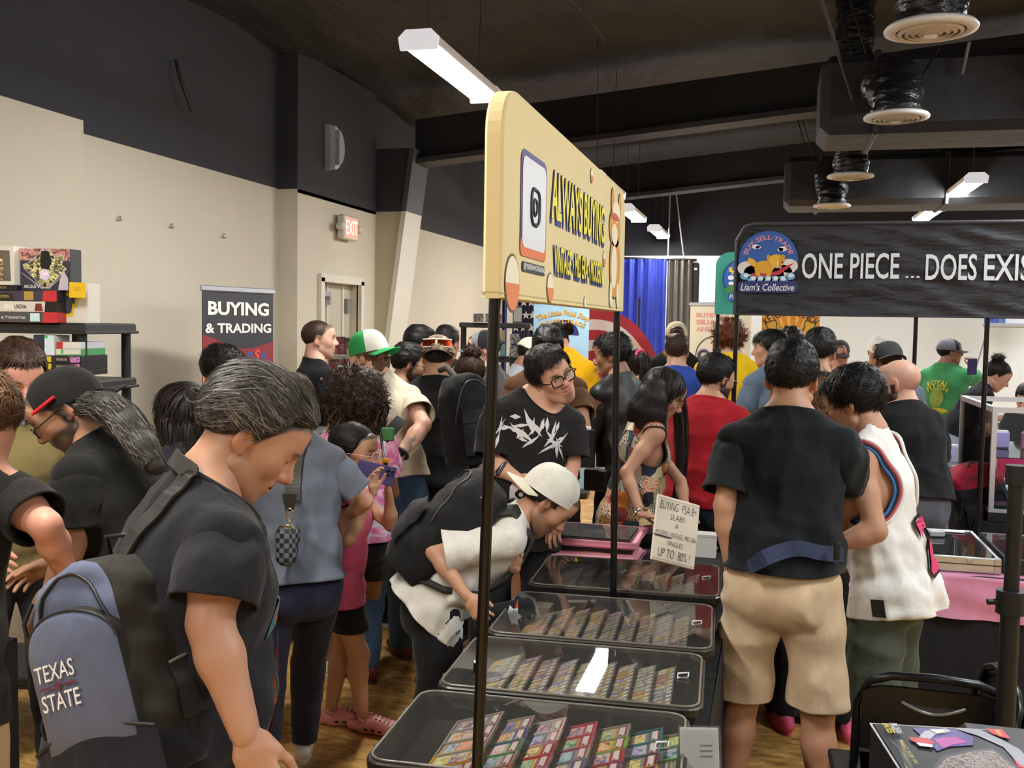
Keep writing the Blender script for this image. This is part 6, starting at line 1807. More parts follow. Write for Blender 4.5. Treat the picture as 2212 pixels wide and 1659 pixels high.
def teal_banner():
    y = 6.45; x0 = PY(1546, 600, y)[0]; x1 = PY(1990, 600, y)[0]; z0 = PY(1546, 679, y)[2]; z1 = PY(1580, 545, y)[2]
    t = thing('fabric_banner', 'teal fabric banner mostly hidden behind the black banner', 'banner', ((x0 + x1) / 2, y, 0))
    r = .09
    out = [(x0, z0), (x1, z0), (x1, z1)] + [(x0 + r + r * math.cos(a), z1 - r + r * math.sin(a)) for a in np.linspace(PI / 2, PI, 8)]
    MB().prism(out, (0, y - .02, 0), XA, ZA, (0, .04, 0)).build('fabric_panel', mat('teal_fabric', '3b9a8c', .8, bump=(5, .2, .02)), t)
    for x in (x0 + .02, x1 - .02):
        MB().tube([(x, y, 0), (x, y, z0 + .05)], .0125, 10).build('pole', mat('pole_gloss_black', '0c0c0f', .22), t)
    q = PY(1547, 762, y); MB().box((x0 + .02, y, q[2]), (.05, .04, .06), bev=.008).build('clamp', M_blkp, t)
    o = PY(1605, 602, y - .03); rr = o[0] - PY(1563, 602, y - .03)[0]
    def el(a, b_, dx, dz, c, off): flat(ellipse(a * rr, b_ * rr, 24, dx * rr, dz * rr), o, XA, ZA, mat('badge_' + c, c, .55), t, off, 'badge_print')
    el(1.05, 1.05, 0, 0, '17213f', .0004); el(1, 1, 0, 0, '2f62b8', .0012); el(.5, .32, -.4, -.62, '4b8f4a', .002); el(.16, .12, -.62, .05, 'eef2f4', .002); el(.14, .1, -.6, -.25, 'eef2f4', .002)
    flat([(dx * rr, dz * rr) for dx, dz in ((-.75, .55), (-.55, .62), (-.6, .45), (-.42, .42), (-.62, .15), (-.58, .34), (-.72, .36))], o, XA, ZA, mat('badge_bolt', 'f0cf3c', .55), t, .002, 'badge_print')
    flat([(p[0], p[1] - .95 * rr) for p in rrect(-.75 * rr, .75 * rr, -.22 * rr, .22 * rr, .1 * rr)], o, XA, ZA, mat('badge_2a62b0', '2a62b0', .55), t, .003, 'badge_ribbon')
    letter('PiK', o - ZA * .95 * rr - XA * .45 * rr, XA, ZA, .45 * rr, .26 * rr, mat('banner_white', 'e6eef6', .5), t, .01, .0045, shear=.2)
teal_banner()

def rollup(name, label, A, B_, ztop, zbot, face, rail=True, base=True):
    """Roll-up banner between floor points A (left) and B_ (right); returns (thing, centre(z), u, w)."""
    A = np.array([A[0], A[1], 0.]); B_ = np.array([B_[0], B_[1], 0.]); u = N(B_ - A); w = np.linalg.norm(B_ - A); c = (A + B_) / 2; n = np.cross(u, ZA)
    t = thing(name, label, 'banner', c)
    MB().prism([(-w / 2, zbot), (w / 2, zbot), (w / 2, ztop), (-w / 2, ztop)], c, u, ZA, -n * .004).build('banner_sheet', face, t)
    M = Matrix([[u[i], n[i], ZA[i]] for i in range(3)])
    if rail: MB().box(c + ZA * (ztop + .012), (w + .03, .022, .036), M=M, bev=.006).build('top_rail', mat('rail_alu', 'b9bcc2', .35, .7), t)
    if base: MB().box(c + ZA * .04, (w + .06, .2, .08), M=M, bev=.02).build('base', M_blkp, t)
    MB().tube([c - n * .02 + ZA * .05, c - n * .02 + ZA * ztop], .008, 6).build('support_pole', M_steel, t)
    return t, c, u, w

def buying_banner():
    A, B_ = P(437, 700, 6.25), P(590, 700, 6.85)
    zt = P(515, 630, 6.55)[2]
    t, c, u, w = rollup('roll_up_banner', 'dark grey and red roll-up banner reading BUYING & TRADING by the wall', A, B_, zt, .1, mat('rollup_grey', '35353b', .5))
    hz = lambda py: P(515, py, 6.55)[2]
    def wave(y0, amp, m, off):
        n_ = 24; top = [(-w / 2 + w * i / n_, y0 + amp * (math.cos(i / n_ * 5.0 + .3) * (1 - .3 * i / n_) - .02 * i)) for i in range(n_ + 1)]
        flat([(-w / 2, .1), (w / 2, .1)] + top[::-1], c, u, ZA, m, t, off, 'print')
    wave(hz(737), .045, mat('rollup_red', '8e2f35', .5), .001)
    flat([(-w / 2, .1), (-w / 2, hz(765))] + [(-w / 2 + .07 * math.sin(a), hz(765) - .55 * a) for a in np.linspace(.1, 1.6, 8)] + [(-w / 2 + .06, .1)], c, u, ZA, mat('rollup_orange', 'd98a3c', .5), t, .002, 'print')
    wt = mat('print_white', 'ece9e4', .5)
    letter('BUYING', c + ZA * hz(667), u, ZA, w * .86, hz(653) - hz(682), wt, t, .035, .003)
    letter('& TRADING', c + ZA * hz(709), u, ZA, w * .93, hz(699) - hz(720), wt, t, .030, .003)
    bl, rd = mat('print_blue', '3b58a0', .5), mat('print_red', 'dd4a44', .5); s = hz(760) - hz(779)
    letter('P', c + ZA * hz(770) + u * w * .155, u, ZA, w * .085, s, bl, t, .04, .003); letter('S', c + ZA * hz(768) + u * w * .245, u, ZA, w * .10, s * 1.25, rd, t, .04, .004, shear=.2); letter('A', c + ZA * hz(770) + u * w * .345, u, ZA, w * .10, s, bl, t, .04, .003)
buying_banner()

def far_banner(name, label, pl, pr, ptop, y, face, zb=.1, rail=True):
    A, B_ = PY(pl, 720, y), PY(pr, 720, y); zt = PY((pl + pr) / 2, ptop, y)[2]
    return rollup(name, label, A, B_, zt, zb, face, rail)
def stop_banner():
    y = 10.2
    t, c, u, w = far_banner('roll_up_banner', 'light blue banner with curved gold shop lettering', 1152, 1272, 655, y, mat('sky_print', '9cc3df', .5, var=(3, .12)))
    z = lambda py: PY(1212, py, y)[2]
    gd, gdk = mat('print_gold', 'e0a93a', .5), mat('print_brown', '5d4a34', .5)
    for m, o_, d_ in ((gdk, .003, .004), (gd, .0045, 0)):
        letter('The Little Pok\u00e9 Stop', c + ZA * (z(677) - d_) + u * .02, u, ZA, w * .96, .075, m, t, .02 if m is gd else .035, o_, arc=.62, shear=.1)
        letter('BUY-SELL-TRADE', c + ZA * (z(694) - d_) + u * .02, u, ZA, w * .82, .045, m, t, .015 if m is gd else .03, o_, arc=.62)
    flat(ellipse(.15, .15, 20, t0=0, t1=PI), c + ZA * z(724) + u * .03, u, ZA, mat('print_navy', '2c2f7c', .5), t, .003, 'print')
    flat(ellipse(.16, .16, 20, t0=0, t1=PI), c + ZA * z(724) + u * .03, u, ZA, mat('print_ink', '20222a', .5), t, .002, 'print')
    MB().tube([c + ZA * z(712) + u * .03, c + ZA * z(692) + u * .03, c + ZA * z(697) - u * .04], .004, 5).build('print', mat('print_ink', '20222a', .5), t)
stop_banner()
def sell_banner():
    y = 10.4
    t, c, u, w = far_banner('roll_up_banner', 'beige banner reading BUYING. SELLING. AND TRADING. in pink', 1490, 1622, 660, y, mat('beige_print', 'd8cfb8', .55))
    z = lambda py: PY(1556, py, y)[2]; pk = mat('print_salmon', 'd9938c', .5)
    for tx, py, ww in (('BUYING.', 681, .46), ('SELLING.', 696, .49), ('AND TRADING.', 711, .86)):
        letter(tx, c + ZA * z(py) + u * (-w / 2 + w * .10 + ww * w * .5 - .0), u, ZA, ww * w, .048, pk, t, .04, .003)
    o = c + ZA * z(768) - u * .04
    MB().tube([o + u * .2 * math.cos(a) + ZA * .2 * math.sin(a) + np.cross(u, ZA) * .004 for a in np.linspace(0, 2 * PI, 37)[:-1]], .004, 5, closed=True).build('ring_print', mat('print_ink', '20222a', .5), t)
    flat([(-.03, .04), (.12, .04), (.12, .13), (-.03, .13)], o, u, ZA, mat('print_rose', 'c8606a', .5), t, .003, 'print')
    MB().tube([o + u * (-.12 + .05 * math.cos(a)) + ZA * .05 * math.sin(a) + np.cross(u, ZA) * .004 for a in np.linspace(0, 2 * PI, 21)[:-1]], .016, 5, closed=True).build('ring_print', mat('print_plum', '4a4068', .5), t)
sell_banner()
def ranch_poster():
    y = 10.6
    t, c, u, w = far_banner('roll_up_banner', 'orange sunburst banner reading KETCHUM RANCH', 1645, 1770, 655, y, mat('orange_print', 'd98a2c', .5))
    z = lambda py: PY(1707, py, y)[2]; o = c + ZA * z(752)
    for k in range(14):
        a = -.2 + PI * 1.13 * k / 14; b_ = a + .11
        q = [(.02 * math.cos(a), .02 * math.sin(a))] + [(r_ * math.cos(x), r_ * math.sin(x)) for r_, x in ((.5, a), (.5, b_))]
        q = [(max(-w / 2, min(w / 2, p[0])), max(-.6, min(z(658) - o[2], p[1]))) for p in q]
        flat(q, o, u, ZA, mat('print_ray', 'ecb24c', .5), t, .001, 'sun_ray')
    letter('KETCHUM RANCH', c + ZA * (z(684) + .045), u, ZA, w * 1.0, .075, mat('print_dark', '3a2a1c', .5), t, .02, .004, arc=.36)
    flat(ellipse(.16, .14, 24), c + ZA * (z(745) - .04), u, ZA, mat('print_dark', '3a2a1c', .5), t, .002, 'print'); flat(ellipse(.15, .13, 24), c + ZA * (z(745) - .04), u, ZA, mat('print_scarlet', 'c8382c', .5), t, .003, 'print')
    flat(ellipse(.03, .05, 14), c + ZA * (z(735) - .0) - u * .06, u, ZA, mat('print_glint', 'ee9a8a', .5), t, .004, 'print')
    for s in (-1, 1):
        for nm, pts, m in (('print', ((-.055, -.11), (.055, -.11), (.04, .02), (.055, .03), (.055, .09), (-.055, .09), (-.055, .03), (-.04, .02)), mat('print_dark', '3a2a1c', .5)), ('print', ((-.045, -.10), (.045, -.10), (.03, .02), (.045, .035), (.045, .08), (-.045, .08), (-.045, .035), (-.03, .02)), mat('print_amber', 'd9a83c', .5))):
            cr, sr = math.cos(-s * .35), math.sin(-s * .35)
            flat([(p[0] * cr - p[1] * sr, p[0] * sr + p[1] * cr) for p in pts], c + ZA * z(712) + u * s * .17, u, ZA, m, t, .003 if m.name == 'print_dark' else .0045, nm)
ranch_poster()

# ---------------------------------------------------------------- backdrop curtains and flag
def drape(name, label, y, px0, px1, ptop, c, folds, seed, zb=.05, amp=.05):
    x0, x1 = PY(px0, 600, y)[0], PY(px1, 600, y)[0]; zt = PY((px0 + px1) / 2, ptop, y)[2]
    t = thing(name, label, 'curtain', ((x0 + x1) / 2, y, zb)); r = np.random.default_rng(seed); ph = r.uniform(0, 6)
    def fp(u, v):
        q = u * folds * 2 * PI + ph
        return (x0 + (x1 - x0) * u + .012 * math.sin(q * 1.7) * (1 - v), y + amp * (.5 + .5 * (1 - v)) * (math.sin(q) + .4 * math.sin(q * 2.3 + 1)), zb + (zt - zb) * v)
    MB().grid(fp, int(folds * 12), 10).build('cloth_panel', cloth(c), t)
    MB().grid(lambda u, v: (fp(u, 1)[0], fp(u, 1)[1] - .002 - .012 * (v > .4), zt - .09 * (1 - v)), int(folds * 12), 3).build('header_tape', cloth(c), t)
    return zt
ZR = PY(1060, 545, 14.9)[2]
drape('curtain', 'blue curtain at the wall corner, left of the cream sign', 14.9, 1056, 1096, 548, '2b3a78', 4, 3)
drape('curtain', 'bright blue curtain right of the cream sign', 14.9, 1230, 1440, 560, '3d4fc0', 11, 5, amp=.07)
drape('curtain', 'grey crinkled curtain beside the bright blue one', 14.95, 1441, 1497, 562, '7d7a78', 4, 8, amp=.07)
tag(MB().tube([PY(1048, 546, 14.9), PY(1300, 556, 14.9), PY(1505, 562, 14.95)], .022, 8).build('curtain_rail', M_blkp), 'black rail carrying the curtains along the far wall', 'rail')
_a = PY(1497, 567, 15.0); _b = PY(1511, 567, 15.0)
t = thing('screen_case', 'tall black folded screen case standing right of the grey curtain', 'case', ((_a[0] + _b[0]) / 2, 15.0, 0)); MB().box(((_a[0] + _b[0]) / 2, 15.0, _a[2] / 2), (_b[0] - _a[0], .14, _a[2]), bev=.02).build('case_body', mat('case_black', '202124', .6), t); MB().box(((_a[0] + _b[0]) / 2, 14.92, _a[2] - .1), (.04, .02, .03)).build('handle', M_steel, t)
def flag():
    y = 11.6; t = thing('flag', 'stars and stripes flag draped over the backdrop behind the sign poles', 'flag', PY(1270, 720, y))
    wl = lambda x, z: .05 * math.sin(x * 7 + z * 5) + .03 * math.sin(x * 13 - z * 9)
    xu0, xu1 = PY(1105, 700, y)[0], PY(1160, 700, y)[0]; zt, zb = PY(1130, 640, y)[2], PY(1130, 830, y)[2]
    nv = mat('flag_navy', '1f2246', .85); wh = mat('flag_white', 'd9cfcb', .85); rd = mat('flag_red', 'a8303c', .85)
    MB().grid(lambda u, v: (xu0 + (xu1 - xu0) * u, y + wl(xu0 + (xu1 - xu0) * u, zb + (zt - zb) * v), zb + (zt - zb) * v), 10, 14).build('canton', nv, t)
    for i in range(3):
        for j in range(7):
            x, z = xu0 + (xu1 - xu0) * (i + .5 + .25 * (j % 2)) / 3.2, zt - (zt - zb) * (j + .5) / 7
            st = [((.055 if k % 2 == 0 else .023) * math.sin(PI * k / 5), (.055 if k % 2 == 0 else .023) * math.cos(PI * k / 5)) for k in range(10)]
            flat(st, (x, y + wl(x, z) - .035, z), XA, ZA, wh, t, .0, 'star')
    for px in (1118, 1380):
        q = PY(px, 700, y + .2); MB().tube([(q[0], q[1], 0), (q[0], q[1], zt)], .014, 8).build('stand_pole', M_blkp, t)
    # stripes sweep over a rounded drape
    cx, cz = PY(1290, 800, y)[0], PY(1290, 800, y)[2]; R = PY(1425, 800, y)[0] - cx
    def arc(r0, r1, m, nm):
        b = MB()
        def fp(u, v):
            a = PI * (1.02 - 1.04 * u); r = r0 + (r1 - r0) * v; ww = .05 * math.sin(a * 7 + r * 9)
            return (cx + r * math.cos(a) * 1.0, y - .25 * math.sin(min(1, r / R) * 1.4) + ww, cz + r * math.sin(a) * .98)
        b.grid(fp, 30, 3); b.build(nm, m, t)
    n = 6
    for i in range(n): arc(R * (1 - (i + 1) / n) + .001, R * (1 - i / n), rd if i % 2 == 0 else wh, 'stripe')
    xs0, xs1 = xu1, PY(1300, 700, y)[0]
    for i in range(6):
        za, zc_ = zt - (zt - zb) * i / 6, zt - (zt - zb) * (i + 1) / 6
        MB().grid(lambda u, v: (xs0 + (xs1 - xs0) * u, y + .03 + wl(xs0 + (xs1 - xs0) * u, za), za + (zc_ - za) * (1 - v) - .05 * math.sin(u * 3)), 14, 2).build('stripe', wh if i % 2 == 0 else rd, t)
flag()
def corner_flag():
    y = 15.6; a, b_ = PY(2126, 684, y), PY(2225, 684, y); t = thing('wall_screen', 'blue and white wall hanging over a grey rail, behind the black banner', 'wall hanging', a)
    zt, zm, zb = PY(2170, 640, y)[2], PY(2170, 698, y)[2], PY(2170, 708, y)[2]
    MB().box(((a[0] + b_[0]) / 2 + .2, y, (zt + zm) / 2), (b_[0] - a[0] + .4, .02, zt - zm)).build('cloth_panel', mat('hang_white', 'dfe4ec', .8), t)
    flat([(0, 0), (.28, 0), (.28, zt - zm), (0, zt - zm)], (a[0], y - .011, zm), XA, ZA, blotch('hang_blue', ['4a62b4', '6f86c8', '3d52a0', '5a72bd'], 6), t, .001, 'print')
    MB().box(((a[0] + b_[0]) / 2 + .2, y, (zm + zb) / 2), (b_[0] - a[0] + .42, .08, zm - zb), bev=.02).build('rail', mat('rail_grey', 'a9adae', .5), t)
corner_flag()

# ---------------------------------------------------------------- shelving with boxed goods, left
def lpt(px, py, d=4.15): return P(px, py, d)
def small_box(name, label, c, u, w, dpt, h, cf, cs=None, cat='box', group=None, prints=(), text=None, top=None):
    """Carton with a printed front: c = bottom centre of the front face, u = right along the front."""
    c = np.asarray(c, float); n = np.cross(u, ZA); M = Matrix([[u[i], -n[i], ZA[i]] for i in range(3)])
    t = thing(name, label, cat, c - n * dpt / 2, 0, group)
    MB().box(c - n * dpt / 2 + ZA * h / 2, (w, dpt, h), M=M, bev=.002).build('carton', mat('carton_' + (cs or cf), cs or cf, .45), t)
    flat([(-w / 2 + .001, .001), (w / 2 - .001, .001), (w / 2 - .001, h - .001), (-w / 2 + .001, h - .001)], c, u, ZA, MATS[cf] if cf in MATS else mat('carton_' + cf, cf, .35), t, .0006, 'front_panel')
    for k, (pts, m) in enumerate(prints): flat([(p[0] * w / 2, p[1] * h) for p in pts], c, u, ZA, MATS[m] if m in MATS else mat('carton_' + m, m, .35), t, .0016 + .0007 * k, 'print')
    for (tx, x, y_, ww, hh, m) in (text or ()): letter(tx, c + u * x * w / 2 + ZA * y_ * h, u, ZA, ww * w, hh * h, mat('carton_' + m, m, .4), t, .02, .0068)
    return t
def left_shelf():
    uh = N(np.array([RGT[0], RGT[1], 0])); uh = N(RZ(-6) @ uh); n = np.cross(uh, ZA)
    top = lpt(92, 697)[2]; s2 = lpt(92, 815)[2] - .02
    e = lpt(184, 700); front = lambda px, py=697: lpt(px, py)
    W_ = 1.0; D = .45
    t = thing('shelving_unit', 'black plastic shelving unit stacked with boxed goods against the left wall', 'shelving', (e - uh * W_ / 2) * [1, 1, 0])
    M = Matrix([[uh[i], -n[i], ZA[i]] for i in range(3)])
    cz = e - uh * W_ / 2 - n * D / 2
    pl = mat('shelf_plastic', '2a2b2d', .5)
    for z in (top, s2, s2 - .42, .25):
        q = cz.copy(); q[2] = z - .022
        MB().box(q, (W_, D, .044), M=M, bev=.008).build('shelf', pl, t)
        MB().box(q - ZA * .018, (W_ + .015, D + .015, .012), M=M, bev=.003).build('shelf_lip', pl, t)
    for sx in (-1, 1):
        for sy in (-1, 1):
            q = cz + uh * sx * (W_ / 2 - .035) + n * sy * (D / 2 - .035)
            MB().tube([(q[0], q[1], 0), (q[0], q[1], top - .03)], .022, 10).build('post', mat('shelf_post', '131315', .5), t)
    q = cz + uh * (W_ / 2 - .27) - n * (D / 2 - .04); MB().tube([(q[0], q[1], 0), (q[0], q[1], top - .03)], .022, 10).build('post', mat('shelf_post', '131315', .5), t)
    px2 = lambda a, b_: np.linalg.norm(lpt(a, 650) - lpt(b_, 650))
    def at(pa, pb, zz, back=0.0): c = (front(pa) + front(pb)) / 2 - n * back; c[2] = zz; return c
    h = lambda pa, pb: (lpt(60, pa) - lpt(60, pb))[2]
    nz = art('print_mix_a', ['2a2038', '7a3a6a', 'c86a9a', '3a5a9a']); nb = art('print_mix_b', ['111318', '3a3a44', 'b8923c', 'e8e2d8'], 60); nw = art('print_mix_c', ['e8e4e0', 'c8b8d8', '9ac0d8', 'e0a8b8'], 60)
    z = top; H = h(674.5, 697)
    small_box('boxed_set', 'flat box at the bottom of the upper shelf stack, grey front with red corner', at(-45, 128, z), uh, px2(-45, 128), .25, H, '55565c', 'c2303a', group='flat boxes stacked on the upper shelf', prints=(([(.62, 0), (1, 0), (1, 1), (.66, 1)], 'd0333c'), ([(.3, .1), (.55, .1), (.55, .9), (.3, .9)], 'print_mix_c')), text=(('LUCARIO & TYRANITAR', -.35, .45, .55, .28, 'dcd8d4'),))
    z += H
    H2 = h(651, 674.5); small_box('boxed_set', 'flat white box in the middle of the upper shelf stack, black corner', at(-45, 128, z), uh, px2(-45, 128), .25, H2, 'e2ddd4', '2a2526', group='flat boxes stacked on the upper shelf', prints=(([(.68, 0), (1, 0), (1, 1), (.70, 1)], '1a1718'), ([(.42, .1), (.64, .1), (.6, .8), (.45, .8)], '8a2c34'), ([(-.4, .2), (.2, .2), (.22, .75), (-.38, .75)], 'f2efe8')), text=(('UNOVA', .06, .5, .16, .4, '2a2628'),))
    z += H2
    H3 = h(628, 651); small_box('boxed_set', 'flat purple box topping the upper shelf stack, red corner', at(-45, 128, z), uh, px2(-45, 128), .25, H3, '463a52', '2a2233', group='flat boxes stacked on the upper shelf', prints=(([(.62, 0), (1, 0), (1, 1), (.66, 1)], 'd0333c'), ([(-1, .05), (-.1, .05), (-.18, .75), (-1, .75)], '2a2a24'), ([(.15, .1), (.4, .1), (.4, .9), (.15, .9)], 'b89a4a')), text=(('PREMIUM COLLECTION', -.6, .42, .36, .24, 'c8a850'),))
    z += H3
    w = px2(36, 150); hh = h(537, 628)
    star = [(-.85, .62), (-.62, .66), (-.35, .80), (-.12, .95), (.2, .95), (.4, .80), (.78, .84), (.66, .62), (.85, .52), (.1, .08), (-.05, .08), (-.8, .52)]
    small_box('boxed_set', 'large dark box with star-shaped window lettered ARCEUS, upright on the stack', at(36, 150, z, .02), uh, w, .09, hh, '3a3a46', '22222a', prints=(([(-1, .72), (1, .72), (1, 1), (-1, 1)], 'print_mix_a'), ([(x * 1.04, (y_ - .5) * 1.05 + .5) for x, y_ in star], 'd8d4dc'), (star, 'print_mix_b'), ([(-1, .45), (-.9, .42), (-.05, .06), (-.12, .04)], 'a8a2b4'), ([(1, .5), (.92, .46), (.1, .06), (.18, .04)], 'a8a2b4'), (ellipse(.22, .24, 16, .05, .72), '17181c'), (ellipse(.2, .14, 14, .02, .38), 'print_mix_c'), ([(.55, .02), (.95, .02), (.95, .3), (.75, .5), (.62, .25)], 'cfc2d2')), text=(('ARCEUS', -.58, .10, .25, .08, 'f2f0f0'), ('V', -.24, .13, .10, .14, 'c8c6d0')))
    small_box('boxed_set', 'thin black box lying under the white window box', at(-20, 38, z), uh, px2(-20, 38), .2, h(617, 628), '1c1a1c', text=(('BOX', .0, .5, .3, .4, 'c8a850'),))
    z2 = z + h(617, 628)
    small_box('boxed_set', 'white box with clear window and gold contents at the edge', at(-55, 34, z2), uh, px2(-55, 34), .14, h(533, 617), 'e6e2d8', 'ece8e0', prints=(([(-.8, .1), (.86, .1), (.8, .88), (-.8, .9)], '6d675e'), ([(.0, .12), (.5, .12), (.45, .7), (.1, .8)], 'print_mix_b')))
    small_box('boxed_set', 'white and yellow display box leaning behind the flat boxes', at(124, 178, top, .05), uh, px2(124, 178), .10, h(608, 695), 'e8e4da', 'dcd8cc', prints=(([(-1, .12), (-.2, .18), (-.15, .4), (.1, .38), (.2, .62), (.45, .6), (.8, .9), (.8, 1), (-1, 1)], 'e8cf3a'), ([(-1, .2), (-.4, .26), (-.3, .5), (-.1, .48), (0, .72), (.2, .7), (.4, 1), (-1, 1)], '444a50'), (ellipse(.18, .06, 12, -.7, .74), 'e8cf3a')))
    q = at(155, 187, top + h(640, 695), .0); nt = thing('price_note', 'yellow sticky note with pencilled price on the leaning display box', 'note', q)
    flat([(-.036, 0), (.036, 0), (.038, .062), (-.034, .064)], q, uh, ZA, mat('note_yellow', 'f2c61c', .6), nt, .012, 'paper'); letter('505', q + ZA * .036, uh, ZA, .032, .016, mat('note_pencil', 'a8861c', .6), nt, -.01, .0135, name='handwriting')
    # lower shelf
    z = s2; hl = lambda a, b_: (lpt(130, a) - lpt(130, b_))[2]
    for i, (pa, pb) in enumerate(((812, 829), (800, 812), (784.5, 800), (768.5, 784.5))[1:]):
        H = hl(pa, pb); zz = lpt(130, pb)[2]
        small_box('boxed_set', ('black boxed set with gold print, lowest in view on the lower shelf', 'black boxed set with a yellow patch, second from the top of the black boxes', 'black boxed set with a yellow patch, topmost of the black boxes')[i], at(92, 176, zz), uh, px2(92, 176), .22, H, '26262c', '1a1a1e', group='black boxes on the lower shelf', prints=(([(-.85, .1), (-.6, .1), (-.6, .9), (-.85, .9)], 'e0c43a'), ([(.45, .1), (.95, .1), (.95, .9), (.4, .9)], 'print_mix_a' if i else 'print_mix_c')), text=(('PREMIUM', .0, .5, .28, .4, 'a8a08a'),))
    zz = lpt(130, 768.5)[2]
    small_box('boxed_set', 'green and white thin box under the red-cornered one', at(119, 176, zz), uh, px2(119, 176), .2, hl(753, 768), 'dfe0d6', '4a9a5a', prints=(([(-1, 0), (1, 0), (1, .25), (-1, .15)], '3a8a4a'), ([(-.6, .3), (-.4, .3), (-.4, .9), (-.6, .9)], '4ac05a')))
    small_box('boxed_set', 'white thin box with red corner atop the lower shelf stack', at(121, 176, zz + hl(753, 768)), uh, px2(121, 176), .2, hl(738, 753), 'e6e2da', 'c8ccd0', prints=(([(-1, 0), (-.5, 0), (-.5, 1), (-1, 1)], 'cf3038'),))
    small_box('boxed_set', 'tall white patterned carton standing on the black boxes', at(95, 117, zz), uh, px2(95, 117), .12, hl(724, 768), 'print_mix_c', 'e4e0e0', prints=(([(-.9, .85), (-.3, .85), (-.3, .98), (-.9, .98)], '4ac05a'),))
    small_box('boxed_set', 'dark navy carton behind the short-haired youth', at(62, 93, zz, .03), uh, px2(62, 93), .12, hl(724, 768), '2f3252', '2a2c44')
left_shelf()

def goods(pxs, d, label, c, group, name='acrylic_box', dep=.08, clear=True):
    for i, (a, b_, yt, yb) in enumerate(pxs):
        A, B_ = P(a, yb, d), P(b_, yb, d); u = N((B_ - A) * [1, 1, 0]); w = np.linalg.norm((B_ - A)[:2]); h = P(a, yt, d)[2] - A[2]; n = np.cross(u, ZA)
        o = (A + B_) / 2
        t = thing(name, label[i] if isinstance(label, (list, tuple)) else label, 'display box', o, 0, group); M = Matrix([[u[k], -n[k], ZA[k]] for k in range(3)])
        cc = c[i % len(c)]
        MB().box(o - n * dep / 2 + ZA * h / 2, (w * .84, dep * .8, h * .84), M=M, bev=.003).build('boxed_goods', MATS[cc] if cc in MATS else mat('goods_' + cc, cc, .4), t)
        MB().box(o - n * dep / 2 + ZA * h / 2, (w * .98, dep, h * .98), M=M).build('clear_case', clear_mat('acrylic', 1.0, .02, body=.03), t)
blotch('goods_pink', ['b83a4a', 'e0708a', '2a2026', 'd8566a'], 18); MATS['goods_pinkmix'] = bpy.data.materials['goods_pink']
blotch('goods_grey', ['6a6a6e', 'd8d4d0', '2a2a2e', 'a8a4a4'], 18); MATS['goods_greymix'] = bpy.data.materials['goods_grey']
def back_shelf():
    d = 8.7; A, B_ = P(992, 696, d), P(1146, 700, d); u = N((B_ - A) * [1, 1, 0]); n = np.cross(u, ZA); w = np.linalg.norm((B_ - A)[:2]); c = (A + B_) / 2; M = Matrix([[u[k], -n[k], ZA[k]] for k in range(3)])
    t = thing('shelving_unit', 'black shelving unit behind the near sign pole with clear boxes', 'shelving', c * [1, 1, 0] - n * .2)
    for z in (c[2], P(1060, 772, d)[2], .5): MB().box((c[0] - n[0] * .2, c[1] - n[1] * .2, z - .02), (w, .4, .045), M=M, bev=.006).build('shelf', mat('shelf_plastic', '2a2b2d', .5), t)
    for s in (-1, 1):
        for k in (.03, .37):
            q = c + u * s * (w / 2 - .03) - n * k; MB().tube([(q[0], q[1], 0), (q[0], q[1], c[2])], .018, 8).build('post', mat('shelf_post', '131315', .5), t)
    cl = lambda s_: [f'{q} clear box on the back shelf {s_}' for q in ('first small', 'second small', 'third pinkish', 'tall')]
    goods(((1021, 1046, 676, 697), (1047, 1069, 676, 697), (1069, 1084, 677, 697), (1108, 1128, 662, 698)), 8.62, cl('top, left to right'), ('goods_greymix', 'goods_greymix', 'goods_pinkmix', 'cfc8c8'), 'clear boxes on top of the back shelf')
    goods(((1053, 1076, 711, 740), (1053, 1076, 741, 771), (1078, 1091, 711, 740), (1078, 1091, 741, 771), (1100, 1123, 720, 744), (1100, 1123, 745, 771)), 8.62, ['red figure box upper, left of the sign pole', 'red figure box lower, left of the sign pole', 'narrow box upper beside the sign pole', 'narrow box lower beside the sign pole', 'grey clear box upper, right of the sign pole', 'grey clear box lower, right of the sign pole'], ('goods_pinkmix', 'goods_pinkmix', 'c8b47a', '6fa8a8', 'goods_greymix', 'goods_greymix'), 'boxes on the middle of the back shelf')
back_shelf()
def red_stack():
    d = 7.3; A, B_ = P(708, 800, d), P(765, 800, d); u = N((B_ - A) * [1, 1, 0]); n = np.cross(u, ZA); c = (A + B_) / 2; M = Matrix([[u[k], -n[k], ZA[k]] for k in range(3)])
    t = thing('goods_rack', 'small white rack of red boxes beside the buzz-cut stallholder', 'rack', c * [1, 1, 0])
    for py in (772, 800): MB().box(P(736, py, d) - n * .1, (.24, .2, .02), M=M).build('rack_shelf', mat('rack_white', 'dcd8d0', .5), t)
    for a in (700, 768): q = P(a, 800, d) - n * .18; MB().tube([(q[0], q[1], 0), (q[0], q[1], P(a, 770, d)[2])], .01, 6).build('post', mat('rack_white', 'dcd8d0', .5), t)
    goods(((721, 745, 724, 770), (746, 760, 727, 770), (710, 732, 774, 799), (733, 758, 774, 799)), d - .02, ['red box on the white rack, upper left', 'red box on the white rack, upper right', 'dark red box on the white rack, lower left', 'orange and red box on the white rack, lower right'], ('goods_pinkmix',), 'red boxes on the white rack')
    o = P(741, 808, 6.1); q = thing('framed_card', 'green card in a white frame in the hand of the stallholder', 'framed card', o); uu = N(RGT * [1, 1, 0]); MM = Matrix([[uu[k], -np.cross(uu, ZA)[k], ZA[k]] for k in range(3)])
    MB().box(o, (.066, .01, .105), M=MM, bev=.002).build('frame', mat('rack_white2', 'e8e6e0', .4), q); MB().box(o + np.cross(uu, ZA) * .005, (.05, .004, .085), M=MM).build('card_face', mat('card_green', '4f7a4a', .4), q)
red_stack()
